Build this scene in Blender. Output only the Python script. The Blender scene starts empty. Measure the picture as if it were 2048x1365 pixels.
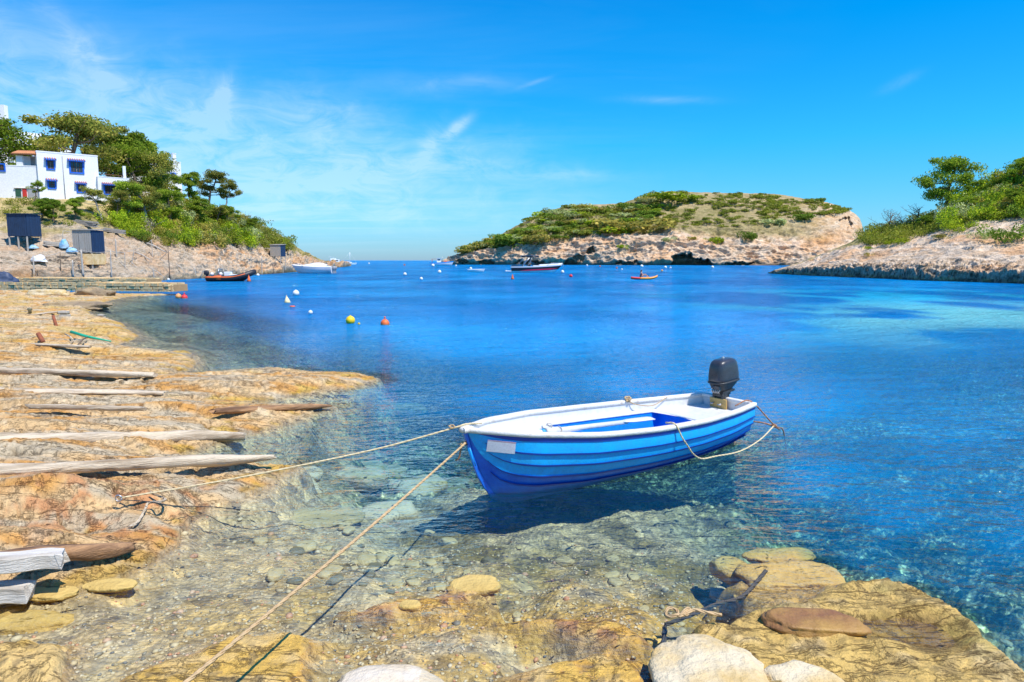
import bpy, bmesh, math, random
import numpy as np
from mathutils import Vector, Matrix, Euler
random.seed(7); RNG = np.random.default_rng(7)
SC = bpy.context.scene
COL = SC.collection
# ---------------------------------------------------------------- camera
F = 1365.3; PITCH = math.atan(161.5 / F); CAMZ = 2.5
cam_d = bpy.data.cameras.new('camera'); cam = bpy.data.objects.new('camera', cam_d); COL.objects.link(cam)
cam.location = (0, 0, CAMZ); cam.rotation_euler = (math.pi / 2 - PITCH, 0, 0)
cam_d.sensor_width = 36; cam_d.lens = 36 * F / 2048; cam_d.clip_start = .05; cam_d.clip_end = 20000
SC.camera = cam
SC.render.resolution_x = 1024; SC.render.resolution_y = 682
# ---------------------------------------------------------------- sun, sky, exposure
SUND = Vector((.50, -.40, 1.12)).normalized()
SUN_EL = math.asin(SUND.z); SUN_AZ = math.atan2(SUND.x, SUND.y)
sl = bpy.data.lights.new('sun', 'SUN'); sl.energy = 4.6; sl.angle = math.radians(.53); sl.color = (1, .95, .87)
so = bpy.data.objects.new('sun', sl); COL.objects.link(so); so.rotation_euler = SUND.to_track_quat('Z', 'Y').to_euler()
so.location = SUND * 50
world = bpy.data.worlds.new('World'); SC.world = world; world.use_nodes = True
SC.view_settings.view_transform = 'Standard'; SC.view_settings.look = 'None'
SC.view_settings.exposure = 0.38; SC.view_settings.gamma = 1; SC.view_settings.use_curve_mapping = False
try:
    SC.cycles.max_bounces = 6; SC.cycles.transparent_max_bounces = 16
    SC.cycles.caustics_reflective = False; SC.cycles.sample_clamp_indirect = 4
except Exception: pass

class NT:
    """tiny node-tree writer"""
    def __init__(s, tree): s.t = tree; s.t.nodes.clear()
    def n(s, typ, _in=None, **kw):
        nd = s.t.nodes.new(typ)
        for k, v in kw.items(): setattr(nd, k, v)
        for k, v in (_in or {}).items():
            if isinstance(v, bpy.types.NodeSocket): s.t.links.new(v, nd.inputs[k])
            else: nd.inputs[k].default_value = v
        return nd
    def math(s, op, a, b=0., c=None, clamp=False):
        d = {0: a, 1: b}
        if c is not None: d[2] = c
        return s.n('ShaderNodeMath', d, operation=op, use_clamp=clamp).outputs[0]
    def vmath(s, op, a, b=None):
        d = {0: a}
        if b is not None: d[1] = b
        return s.n('ShaderNodeVectorMath', d, operation=op).outputs[0]
    def mix(s, f, a, b, mode='MIX'):
        nd = s.n('ShaderNodeMix', data_type='RGBA', blend_type=mode)
        for i, v in ((0, f), (6, a), (7, b)):
            if isinstance(v, bpy.types.NodeSocket): s.t.links.new(v, nd.inputs[i])
            else: nd.inputs[i].default_value = v if i == 0 else (tuple(v) + (1,))[:4]
        return nd.outputs[2]
    def ramp(s, f, stops):
        nd = s.n('ShaderNodeValToRGB', {0: f}); e = nd.color_ramp.elements
        while len(e) < len(stops): e.new(.5)
        for i, (p, c) in enumerate(stops):
            e[i].position = p; e[i].color = (c, c, c, 1) if isinstance(c, (int, float)) else tuple(c) + (1,)
        return nd.outputs[0]
    def noise(s, vec, scale, detail=4, rough=.55, dist=0.):
        return s.n('ShaderNodeTexNoise', {'Vector': vec, 'Scale': scale, 'Detail': detail, 'Roughness': rough, 'Distortion': dist}).outputs[0]
    def mapr(s, v, a, b, c=0., d=1.):
        return s.n('ShaderNodeMapRange', {0: v, 1: a, 2: b, 3: c, 4: d}, clamp=True).outputs[0]

# the sky: Nishita, deepened in hue, with thin high cirrus laid out on a plane far above
w = NT(world.node_tree)
sky = w.n('ShaderNodeTexSky', sky_type='NISHITA', sun_disc=False, sun_elevation=SUN_EL, sun_rotation=SUN_AZ)
sky.altitude = 0; sky.air_density = 1.0; sky.dust_density = .25; sky.ozone_density = 2.5
gen = w.n('ShaderNodeTexCoord').outputs['Generated']
sep = w.n('ShaderNodeSeparateXYZ', {0: gen}); el = w.math('MAXIMUM', sep.outputs[2], 0.0)
tint = w.ramp(el, [(0., (.34, .58, .98)), (.05, (.30, .72, 1.06)), (.16, (.10, .84, 1.22)), (.30, (.0, .82, 1.36)), (.45, (.0, .74, 1.42)), (1., (.0, .62, 1.35))])
skyc = w.mix(1., sky.outputs[0], tint, 'MULTIPLY')
zz = w.math('ADD', el, .07)
cu = w.math('DIVIDE', sep.outputs[0], zz); cv = w.math('DIVIDE', sep.outputs[1], zz)
cp = w.n('ShaderNodeCombineXYZ', {0: cu, 1: cv, 2: 0.}).outputs[0]
rotm = w.n('ShaderNodeMapping', {0: cp, 2: (0, 0, math.radians(-38)), 3: (.55, 1.7, 1)}).outputs[0]
wv = w.n('ShaderNodeMapping', {0: cp, 2: (0, 0, math.radians(20)), 3: (.5, 2.2, 1)}).outputs[0]
n1 = w.noise(rotm, .8, 8, .62, .9); n2 = w.noise(wv, .55, 6, .6, .5)
c1 = w.mapr(n1, .46, .80); c2 = w.mapr(n2, .42, .72)
leftw = w.mapr(cu, 1.2, -3.2)                       # cirrus bank lies to the west of the bay
haze = w.mapr(el, .34, .06)
cl = w.math('MULTIPLY', w.math('ADD', w.math('MULTIPLY', c1, .5), w.math('MULTIPLY', c2, .42)), leftw)
cl = w.math('MULTIPLY', cl, w.math('ADD', w.math('MULTIPLY', haze, .75), .35))
WN = w.noise(gen, 9., 4, .6); WF = w.noise(w.n('ShaderNodeMapping', {0: gen, 2: (.3, .2, .5), 3: (.6, 1, 1.6)}).outputs[0], 22., 6, .68, .8)
def wisp(px, py, L, W, ang, amp, seed):
    """an elongated streak of cirrus about a direction of the sky"""
    u = (px - 1024) / F; v = -(py - 682.5) / F
    d = Vector((u, math.cos(PITCH) + v * math.sin(PITCH), -math.sin(PITCH) + v * math.cos(PITCH))).normalized()
    r = d.cross(Vector((0, 0, 1))).normalized(); up = r.cross(d)
    a = (r * math.cos(ang) + up * math.sin(ang)); b = (up * math.cos(ang) - r * math.sin(ang))
    wn = WN
    da = w.n('ShaderNodeVectorMath', {0: gen, 1: tuple(a)}, operation='DOT_PRODUCT').outputs['Value']
    db = w.n('ShaderNodeVectorMath', {0: gen, 1: tuple(b)}, operation='DOT_PRODUCT').outputs['Value']
    dd = w.n('ShaderNodeVectorMath', {0: gen, 1: tuple(d)}, operation='DOT_PRODUCT').outputs['Value']
    db = w.math('ADD', db, w.math('MULTIPLY', w.math('SUBTRACT', wn, .5), W * 2.2))
    e = w.math('ADD', w.math('POWER', w.math('DIVIDE', da, L), 2.), w.math('POWER', w.math('DIVIDE', db, W), 2.))
    g = w.math('EXPONENT', w.math('MULTIPLY', e, -1.))
    fine = WF
    g = w.math('MULTIPLY', g, w.mapr(fine, .3, .68, .15, 1.))
    return w.math('MULTIPLY', w.math('MULTIPLY', g, amp), w.math('GREATER_THAN', dd, 0.))
for a in ((908, 258, .024, .007, .60, 1.2, 1), (855, 292, .03, .012, 1.1, .6, 2), (440, 205, .030, .010, 1.25, 1.1, 3),
          (430, 235, .02, .02, .3, .4, 4), (900, 168, .09, .012, .02, .28, 5), (1070, 165, .022, .003, .32, .3, 6),
          (90, 75, .16, .03, -.35, .35, 7), (180, 110, .10, .012, -.9, .35, 8), (560, 300, .30, .06, -.1, .38, 9),
          (780, 330, .16, .02, .2, .35, 10), (1330, 200, .06, .005, -.05, .25, 11), (960, 330, .12, .010, -.04, .3, 12),
          (1110, 350, .09, .007, -.02, .35, 13), (250, 250, .22, .05, -.1, .40, 14), (40, 170, .18, .05, -.2, .35, 15),
          (720, 420, .30, .045, 0., .40, 16), (1800, 165, .02, .006, .4, .18, 17), (640, 240, .2, .03, -.15, .3, 18),
          (460, 380, .25, .05, .05, .35, 19)):
    cl = w.math('ADD', cl, wisp(*a))
cl = w.math('MULTIPLY', w.math('MINIMUM', cl, .78), w.mapr(el, .005, .06))
cloudc = w.mix(1., w.mix(.55, skyc, (5.2, 6.0, 6.8)), (1.08, 1.08, 1.1), 'MULTIPLY')
fin = w.mix(cl, skyc, cloudc)
bg = w.n('ShaderNodeBackground', {0: fin, 1: .12})
w.n('ShaderNodeOutputWorld', {0: bg.outputs[0]})

# ---------------------------------------------------------------- helpers
CP, SP = math.cos(PITCH), math.sin(PITCH)
def unp(px, py, z=0.):
    """where the line of sight of a photo pixel meets the level z"""
    u = (px - 1024) / F; v = -(py - 682.5) / F
    Y = CP + v * SP; Z = -SP + v * CP; t = (z - CAMZ) / Z
    return Vector((u * t, Y * t, z))
def at(px, py, Y):
    u = (px - 1024) / F; v = -(py - 682.5) / F
    d = CP + v * SP; Z = -SP + v * CP; t = Y / d
    return Vector((u * t, Y, CAMZ + Z * t))
def atz(px, Y, z):
    fw = Y * CP - (z - CAMZ) * SP
    return Vector(((px - 1024) / F * fw, Y, z))
def pix(P):
    x, y, z = P[0], P[1], P[2] - CAMZ
    fw = y * CP - z * SP; up = y * SP + z * CP
    return 1024 + F * x / fw, 682.5 - F * up / fw

_perm = np.random.default_rng(3).permutation(512)
_g = np.random.default_rng(4).normal(size=(512, 3)); _g /= np.linalg.norm(_g, axis=1)[:, None]
def pn(x, y, z=0., seed=0):
    x, y, z = np.broadcast_arrays(np.asarray(x, float), np.asarray(y, float), np.asarray(z, float))
    xi, yi, zi = np.floor(x).astype(int), np.floor(y).astype(int), np.floor(z).astype(int)
    fx, fy, fz = x - xi, y - yi, z - zi
    sx, sy, sz = (q * q * q * (q * (q * 6 - 15) + 10) for q in (fx, fy, fz))
    out = 0.
    for a in (0, 1):
        for b in (0, 1):
            for c in (0, 1):
                h = _perm[(_perm[(_perm[(xi + a + seed * 17) & 511] + yi + b) & 511] + zi + c) & 511]
                g = _g[h]
                d = g[..., 0] * (fx - a) + g[..., 1] * (fy - b) + g[..., 2] * (fz - c)
                out = out + d * (sx if a else 1 - sx) * (sy if b else 1 - sy) * (sz if c else 1 - sz)
    return out * 1.5
_g2 = np.random.default_rng(6).uniform(0, 2 * math.pi, 512); _g2 = np.stack([np.cos(_g2), np.sin(_g2)], -1).astype(np.float32)
_pn3 = pn
def pn(x, y, z=0., seed=0):
    if not (np.isscalar(z) and z == 0): return _pn3(x, y, z, seed)
    x, y = np.broadcast_arrays(np.asarray(x, float), np.asarray(y, float))
    xi, yi = np.floor(x).astype(int), np.floor(y).astype(int); fx, fy = (x - xi), (y - yi)
    sx = fx * fx * fx * (fx * (fx * 6 - 15) + 10); sy = fy * fy * fy * (fy * (fy * 6 - 15) + 10); out = 0.
    for a in (0, 1):
        pa = _perm[(xi + a + seed * 17) & 511]; wa = sx if a else 1 - sx
        for b in (0, 1):
            g = _g2[_perm[(pa + yi + b) & 511]]; out = out + (g[..., 0] * (fx - a) + g[..., 1] * (fy - b)) * wa * (sy if b else 1 - sy)
    return out * 1.55
def fbm(x, y, z=0., o=4, seed=0, gain=.5):
    s = 0.; a = 1.; f = 1.
    for i in range(o):
        s = s + a * pn(np.asarray(x) * f, np.asarray(y) * f, (0. if np.isscalar(z) and z == 0 else np.asarray(z) * f), seed + i); a *= gain; f *= 2.03
    return s
def ridged(x, y, z=0., o=4, seed=0):
    s = 0.; a = 1.; f = 1.
    for i in range(o):
        s = s + a * (1 - 2.4 * np.abs(pn(np.asarray(x) * f, np.asarray(y) * f, (z * f if not np.isscalar(z) else (0. if z == 0 else z * f)), seed + i))); a *= .5; f *= 2.1
    return s / 1.9
def ss(x, a=0., b=1.):
    t = np.clip((x - a) / (b - a), 0, 1); return t * t * (3 - 2 * t)
def cmix(a, b, t):
    t = np.asarray(t)[..., None]; return np.asarray(a) * (1 - t) + np.asarray(b) * t

def tag(o, label=None, cat=None, group=None, kind=None):
    if label: o['label'] = label
    if cat: o['category'] = cat
    if group: o['group'] = group
    if kind: o['kind'] = kind
    return o
def grid_mesh(name, P, mat, col=None, extra=None, kind='structure', label=None, cat=None):
    """P: (rows, cols, 3) array -> one smooth sheet"""
    R, C = P.shape[:2]
    idx = np.arange(R * C).reshape(R, C)
    q = np.stack([idx[:-1, :-1], idx[:-1, 1:], idx[1:, 1:], idx[1:, :-1]], -1).reshape(-1, 4)
    me = bpy.data.meshes.new(name)
    me.vertices.add(R * C); me.vertices.foreach_set('co', P.reshape(-1).astype(np.float32))
    me.loops.add(q.size); me.loops.foreach_set('vertex_index', q.reshape(-1).astype(np.int32))
    me.polygons.add(len(q)); me.polygons.foreach_set('loop_start', (np.arange(len(q)) * 4).astype(np.int32))
    me.polygons.foreach_set('use_smooth', np.ones(len(q), bool))
    me.update(calc_edges=True); me.validate()
    if col is not None:
        a = me.attributes.new('Col', 'FLOAT_COLOR', 'POINT')
        a.data.foreach_set('color', np.concatenate([np.clip(col, 0, 1), np.ones(col.shape[:2] + (1,))], -1).reshape(-1).astype(np.float32))
    for k, v in (extra or {}).items():
        a = me.attributes.new(k, 'FLOAT', 'POINT'); a.data.foreach_set('value', v.reshape(-1).astype(np.float32))
    me.materials.append(mat)
    o = bpy.data.objects.new(name, me); COL.objects.link(o)
    return tag(o, label, cat, kind=kind)

class MB:
    """collects primitives; build() links them as ONE mesh object"""
    def __init__(s): s.v = []; s.f = []; s.sm = []
    def add(s, vs, fs, smooth=False):
        n = len(s.v); s.v += [tuple(q) for q in vs]; s.f += [tuple(n + i for i in f) for f in fs]; s.sm += [smooth] * len(fs); return s
    def box(s, c, d, rz=0., rot=None, taper=1.):
        M = Matrix.Rotation(rz, 3, 'Z') if rot is None else Euler(rot).to_matrix()
        vs = []
        for z in (-1, 1):
            k = taper if z > 0 else 1
            for x, y in ((-1, -1), (1, -1), (1, 1), (-1, 1)):
                vs.append(Vector(c) + M @ Vector((x * d[0] / 2 * k, y * d[1] / 2 * k, z * d[2] / 2)))
        return s.add(vs, [(3, 2, 1, 0), (4, 5, 6, 7), (0, 1, 5, 4), (1, 2, 6, 5), (2, 3, 7, 6), (3, 0, 4, 7)])
    def tube(s, pts, r, n=8, cap=True, sq=1.):
        pts = [Vector(p) for p in pts]; m = len(pts); rr = r if isinstance(r, (list, tuple)) else [r] * m
        vs = []; ref = None
        for i, p in enumerate(pts):
            d = (pts[min(i + 1, m - 1)] - pts[max(i - 1, 0)]); d = d.normalized() if d.length > 1e-9 else Vector((0, 0, 1))
            if ref is None: ref = Vector((0, 0, 1)) if abs(d.z) < .9 else Vector((1, 0, 0))
            a = (ref - d * ref.dot(d)); a = a.normalized() if a.length > 1e-6 else d.orthogonal().normalized(); b = d.cross(a); ref = a
            for k in range(n):
                t = 2 * math.pi * k / n; vs.append(p + a * (math.cos(t) * rr[i] * sq) + b * (math.sin(t) * rr[i]))
        fs = [(i * n + k, i * n + (k + 1) % n, (i + 1) * n + (k + 1) % n, (i + 1) * n + k) for i in range(m - 1) for k in range(n)]
        s.add(vs, fs, True)
        if cap:
            b0 = len(s.v) - n * m
            s.f += [tuple(b0 + k for k in reversed(range(n))), tuple(b0 + (m - 1) * n + k for k in range(n))]; s.sm += [False, False]
        return s
    def lathe(s, prof, c=(0, 0, 0), n=16, M=None):
        vs = []; c = Vector(c)
        for (r, z) in prof:
            for k in range(n):
                t = 2 * math.pi * k / n; q = Vector((r * math.cos(t), r * math.sin(t), z)); vs.append(c + (M @ q if M else q))
        fs = [(i * n + k, i * n + (k + 1) % n, (i + 1) * n + (k + 1) % n, (i + 1) * n + k) for i in range(len(prof) - 1) for k in range(n)]
        return s.add(vs, fs, True)
    def sphere(s, c, r, n=14, m=8, sc=(1, 1, 1), M=None):
        pr = [(max(1e-4, math.sin(math.pi * i / m)), -math.cos(math.pi * i / m)) for i in range(m + 1)]
        D = Matrix.Diagonal(Vector(sc) * r)
        return s.lathe(pr, c, n, (M @ D) if M else D)
    def prism(s, poly, z0, z1):
        n = len(poly); vs = [(x, y, z0) for x, y in poly] + [(x, y, z1) for x, y in poly]
        return s.add(vs, [tuple(reversed(range(n))), tuple(range(n, 2 * n))] + [(i, (i + 1) % n, n + (i + 1) % n, n + i) for i in range(n)])
    def loft(s, rows, smooth=True, closed=False):
        n = len(rows[0]); vs = [q for r in rows for q in r]; k = n if closed else n - 1
        return s.add(vs, [(i * n + j, i * n + (j + 1) % n, (i + 1) * n + (j + 1) % n, (i + 1) * n + j) for i in range(len(rows) - 1) for j in range(k)], smooth)
    def mesh(s, name, mat, origin=None):
        me = bpy.data.meshes.new(name); o = Vector(origin) if origin is not None else Vector((0, 0, 0))
        me.from_pydata([tuple(Vector(v) - o) for v in s.v], [], s.f); me.polygons.foreach_set('use_smooth', s.sm)
        me.materials.append(mat); me.update(); return me
    def build(s, name, mat, parent=None, origin=None, bevel=0.):
        o = bpy.data.objects.new(name, s.mesh(name, mat, origin)); COL.objects.link(o)
        if parent is not None: o.parent = parent
        elif origin is not None: o.location = origin
        if bevel:
            b = o.modifiers.new('bevel', 'BEVEL'); b.width = bevel; b.segments = 2; b.limit_method = 'ANGLE'
        return o
def thing(name, label, cat, loc=(0, 0, 0), rz=0., group=None, rot=None):
    o = bpy.data.objects.new(name, None); o.empty_display_size = .2; COL.objects.link(o)
    o.location = loc; o.rotation_euler = rot or (0, 0, rz); return tag(o, label, cat, group)
def copy_tree(o, parent=None):
    c = o.copy(); COL.objects.link(c); c.parent = parent
    for ch in list(o.children): copy_tree(ch, c)
    return c

# ---------------------------------------------------------------- materials
def newmat(name): m = bpy.data.materials.new(name); m.use_nodes = True; return m, NT(m.node_tree)
def pm(name, c, c2=None, scale=6., rough=.6, bump=.15, bscale=None, metal=0., spec=.5, stretch=(1, 1, 1), thr=(.35, .7), bd=.01, coat=0.):
    m, t = newmat(name); tc = t.n('ShaderNodeTexCoord').outputs['Object']
    v = t.n('ShaderNodeMapping', {0: tc, 3: stretch}).outputs[0]
    nz = t.noise(v, scale, 6, .62)
    c2 = c2 or tuple(q * .72 for q in c)
    base = t.mix(t.mapr(nz, thr[0], thr[1]), c, c2)
    fine = t.noise(v, (bscale or scale * 6), 4, .6)
    base = t.mix(1., base, t.n('ShaderNodeCombineColor', {0: t.mapr(fine, .2, .8, .86, 1.12), 1: t.mapr(fine, .2, .8, .86, 1.12), 2: t.mapr(fine, .2, .8, .86, 1.12)}).outputs[0], 'MULTIPLY')
    bp = t.n('ShaderNodeBump', {'Strength': min(1, bump * 2), 'Distance': bd, 'Height': fine})
    b = t.n('ShaderNodeBsdfPrincipled', {'Base Color': base, 'Roughness': t.mapr(fine, .2, .8, max(.03, rough - .1), min(1, rough + .1)), 'Metallic': metal, 'Specular IOR Level': spec, 'Coat Weight': coat, 'Normal': bp.outputs[0]})
    t.n('ShaderNodeOutputMaterial', {0: b.outputs[0]}); return m
def foliage(name, ca, cb, cc, scale=.5):
    m, t = newmat(name)
    tc = t.n('ShaderNodeTexCoord').outputs['Object']; oi = t.n('ShaderNodeObjectInfo').outputs['Random']
    isl = t.n('ShaderNodeNewGeometry').outputs['Random Per Island']
    nz = t.noise(tc, scale, 4, .6)
    c = t.mix(t.mapr(nz, .36, .64), ca, cb)
    c = t.mix(t.mapr(isl, .55, 1., 0., .8), c, cc)
    k = t.math('MULTIPLY', t.mapr(isl, 0., 1., .65, 1.3), t.mapr(oi, 0., 1., .75, 1.25))
    c = t.mix(1., c, t.n('ShaderNodeCombineColor', {0: k, 1: k, 2: k}).outputs[0], 'MULTIPLY')
    d = t.n('ShaderNodeBsdfDiffuse', {0: c}); tr = t.n('ShaderNodeBsdfTranslucent', {0: c})
    mx = t.n('ShaderNodeMixShader', {0: .35, 1: d.outputs[0], 2: tr.outputs[0]})
    t.n('ShaderNodeOutputMaterial', {0: mx.outputs[0]}); return m
M = {}
M['pine'] = foliage('pine_foliage', (0.289, 0.408, 0.030), (0.153, 0.255, 0.027), (0.396, 0.408, 0.054))
M['pine_dry'] = foliage('pine_foliage_dry', (0.356, 0.347, 0.054), (0.178, 0.236, 0.041), (0.420, 0.315, 0.082))
M['pine_dark'] = foliage('pine_foliage_dark', (0.176, 0.290, 0.027), (0.117, 0.207, 0.025), (0.313, 0.394, 0.041))
M['shrub_green'] = foliage('shrub_foliage_green', (0.391, 0.518, 0.027), (0.215, 0.332, 0.025), (0.586, 0.600, 0.041), 1.5)
M['shrub_dark'] = foliage('shrub_foliage_dark', (0.196, 0.311, 0.034), (0.117, 0.207, 0.027), (0.332, 0.394, 0.068), 1.5)
M['shrub_brown'] = foliage('shrub_foliage_brown', (0.469, 0.394, 0.082), (0.274, 0.270, 0.054), (0.600, 0.456, 0.109), 1.5)
M['shrub_mix'] = foliage('scrub_foliage', (.30, .34, .03), (.16, .21, .03), (.34, .30, .08), .12)
M['shrub_grey'] = foliage('shrub_foliage_grey', (0.547, 0.600, 0.245), (0.332, 0.394, 0.136), (0.600, 0.600, 0.299), 1.5)
M['bark'] = pm('bark', (.20, .14, .09), (.10, .07, .045), 3, .9, .4, stretch=(1, 1, .3))
M['bark_pale'] = pm('bark_pale', (.42, .37, .30), (.25, .2, .15), 3, .9, .4, stretch=(1, 1, .3))
M['white_wall'] = pm('whitewash', (.86, .86, .86), (.80, .80, .81), .8, .9, .12)
M['cream_wall'] = pm('cream_render', (.70, .62, .50), (.6, .5, .38), .8, .9, .12)
M['grey_wall'] = pm('grey_render', (.40, .40, .40), None, 1.2, .9)
M['blue_paint'] = pm('blue_paint', (.015, .16, .72), (.01, .10, .55), 4, .5)
M['bright_blue'] = pm('pale_blue_paint', (.03, .36, .80), (.02, .28, .7), 4, .5)
M['brown_wood'] = pm('brown_wood', (.18, .07, .03), (.10, .04, .02), 6, .7, stretch=(1, 1, 6))
M['tile'] = pm('terracotta', (.62, .27, .12), (.45, .18, .08), 5, .85)
M['red_paint'] = pm('red_paint', (.65, .04, .03), (.5, .03, .02), 4, .5)
M['green_dark'] = pm('dark_green_paint', (.03, .10, .06), None, 4, .5)
M['navy_wood'] = pm('navy_planks', (.012, .04, .10), (.008, .025, .06), 5, .7, stretch=(1, 1, .3))
M['grey_wood'] = pm('weathered_grey_wood', (.42, .38, .33), (.27, .24, .2), 5, .85, .4, stretch=(6, 6, .6))
M['driftwood'] = pm('sun_bleached_timber', (.68, .56, .40), (.24, .16, .09), 3.2, .85, .7, bscale=30, stretch=(.22, 3., 3.), bd=.02, thr=(.44, .66))
M['driftdark'] = pm('brown_split_timber', (.44, .24, .11), (.14, .07, .035), 3.2, .85, .8, bscale=30, stretch=(.22, 3., 3.), bd=.02, thr=(.42, .62))
M['post'] = pm('bleached_post', (.52, .47, .40), (.34, .3, .25), 5, .85, .3)
M['limestone'] = pm('limestone_block', (.88, .66, .36), (.64, .40, .14), 1.5, .95, .6, bscale=11, bd=.03)
M['mortar'] = pm('pier_core', (.50, .30, .13), (.34, .20, .09), 3, .95, .5)
M['boulder'] = pm('pale_boulder', (.66, .55, .36), (.54, .36, .12), 2.2, .85, .6, bscale=16, bd=.03, thr=(.42, .66))
M['boulder_white'] = pm('white_boulder', (.66, .58, .46), (.56, .42, .24), 2.6, .9, .5, bscale=18, bd=.025)
M['boulder_red'] = pm('red_brown_slab', (.22, .09, .035), (.42, .24, .05), 2.4, .6, .6, bscale=14, bd=.02)
M['boulder_yellow'] = pm('yellow_boulder', (.60, .42, .13), (.46, .30, .08), 2.4, .8, .6, bscale=14, bd=.03)
M['stone_wet'] = pm('wet_stone', (.54, .44, .22), (.34, .28, .14), 3., .6, .5, bscale=14, bd=.02)
M['rock_brown'] = pm('brown_rock', (.42, .30, .16), (.20, .15, .10), 1.2, .95, .7, bscale=9, bd=.06)
M['stone_dark'] = pm('dark_stone', (.14, .13, .08), (.24, .20, .10), 3., .6, .5, bscale=14, bd=.02)
M['rope'] = pm('sand_rope', (.60, .42, .22), (.42, .27, .13), 30, .9, .6, bscale=60, bd=.006)
M['rope_pale'] = pm('cream_rope', (.74, .62, .38), (.6, .46, .25), 30, .9, .6, bscale=60, bd=.006)
M['rope_dark'] = pm('wet_dark_rope', (.05, .05, .06), (.12, .10, .07), 20, .6, .6)
M['rope_red'] = pm('rust_rope', (.40, .12, .07), (.5, .3, .12), 30, .9, .6, bscale=60)
M['rust'] = pm('rusty_iron', (.36, .10, .04), (.18, .06, .03), 9, .8, .5)
M['boat_white'] = pm('worn_white_gelcoat', (.66, .66, .65), (.58, .565, .53), 3, .42, .12, thr=(.5, .8))
M['rail_white'] = pm('chipped_white_rail', (.72, .69, .64), (.55, .45, .35), 7, .5, .3, thr=(.55, .72))
M['hull_blue'] = pm('sky_blue_hull_paint', (.0, .42, .88), (.01, .36, .74), 7, .45, .3, bscale=50, bd=.004, thr=(.4, .62))
M['hull_navy'] = pm('deep_blue_hull_paint', (.0, .10, .58), (.005, .18, .74), 5, .40, .35, bscale=60, bd=.004)
M['stripe_navy'] = pm('navy_stripe', (.0, .04, .28), (.0, .05, .36), 9, .45)  # darker navy for the strake lines and the band under the rail
M['well_blue'] = pm('well_blue_paint', (.0, .22, .78), (.0, .18, .68), 6, .5)
M['well_sunlit'] = pm('well_sunlit_paint', (.03, .45, .80), (.02, .38, .75), 6, .5)  # paler copy of the well blue, sunlight put into the colour
M['sticker'] = pm('faded_sticker', (.80, .76, .80), (.72, .66, .72), 12, .5, thr=(.5, .75))
M['sticker_pink'] = pm('faded_pink_print', (.75, .45, .52), None, 12, .5)
M['ply'] = pm('varnished_plywood', (.62, .40, .13), (.5, .3, .09), 8, .5, stretch=(1, 1, 5))
M['black'] = pm('black_plastic', (.045, .047, .055), (.03, .03, .035), 12, .32, .1, coat=.25)
M['black_metal'] = pm('black_metal', (.02, .02, .022), (.05, .05, .05), 14, .4, .2)
M['steel'] = pm('steel', (.55, .56, .58), None, 10, .35, metal=.9)
M['gel'] = pm('white_gelcoat', (.84, .84, .84), (.78, .79, .80), 2, .3, .02)
M['cover'] = pm('white_canvas_cover', (.74, .74, .74), (.66, .66, .68), 2, .9, .3)
M['hull_black'] = pm('black_gelcoat', (.02, .02, .03), None, 3, .2, .02)
M['crimson'] = pm('crimson_stripe', (.6, .01, .06), None, 5, .35, .02)
M['glass_dark'] = pm('tinted_glass', (.03, .05, .07), None, 3, .08, .0)
M['rubber_orange'] = pm('orange_rubber', (.80, .16, .03), (.65, .10, .02), 4, .5)
M['rubber_black'] = pm('black_rubber', (.03, .03, .035), None, 4, .5)
M['kayak_orange'] = pm('orange_plastic', (.90, .33, .01), (.85, .25, .01), 3, .35)
M['kayak_red'] = pm('red_plastic', (.85, .05, .03), None, 3, .35)
M['skin'] = pm('skin', (.72, .42, .28), (.66, .36, .23), 5, .6, .02)
M['hair'] = pm('dark_hair', (.03, .018, .012), None, 12, .7)
M['red_cloth'] = pm('red_cloth', (.65, .08, .07), None, 8, .9)
M['b_yellow'] = pm('yellow_buoy', (.90, .62, .01), (.8, .5, .01), 5, .45)
M['b_orange'] = pm('orange_buoy', (.85, .17, .03), (.72, .12, .03), 5, .5)
M['b_red'] = pm('red_buoy', (.85, .04, .04), None, 5, .5)
M['b_peach'] = pm('faded_orange_buoy', (.88, .38, .12), None, 5, .5)
M['b_white'] = pm('white_buoy', (.84, .83, .80), (.66, .65, .6), 5, .5)
M['b_cream'] = pm('cream_buoy', (.78, .68, .38), (.6, .5, .25), 5, .55)
M['tarp_blue'] = pm('blue_tarpaulin', (.10, .38, .62), (.45, .55, .62), 2, .6)
M['tarp_white'] = pm('white_tarpaulin', (.78, .78, .78), (.60, .62, .66), 2, .7)
M['tarp_navy'] = pm('navy_tarpaulin', (.03, .05, .10), (.06, .08, .14), 2, .6)
M['green_plastic'] = pm('green_plastic', (.02, .45, .26), None, 4, .4)
M['pale_timber'] = pm('pale_weathered_timber', (.62, .57, .50), (.34, .28, .21), 3., .8, .6, bscale=30, stretch=(.3, 3, 3), bd=.012, thr=(.46, .66))
M['concrete'] = pm('concrete', (.55, .50, .42), (.40, .36, .30), 8, .9, .5)
M['blue_plank'] = pm('flaked_blue_paint', (.62, .56, .46), (.20, .45, .62), 2.6, .7, .3, thr=(.52, .60))
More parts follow.
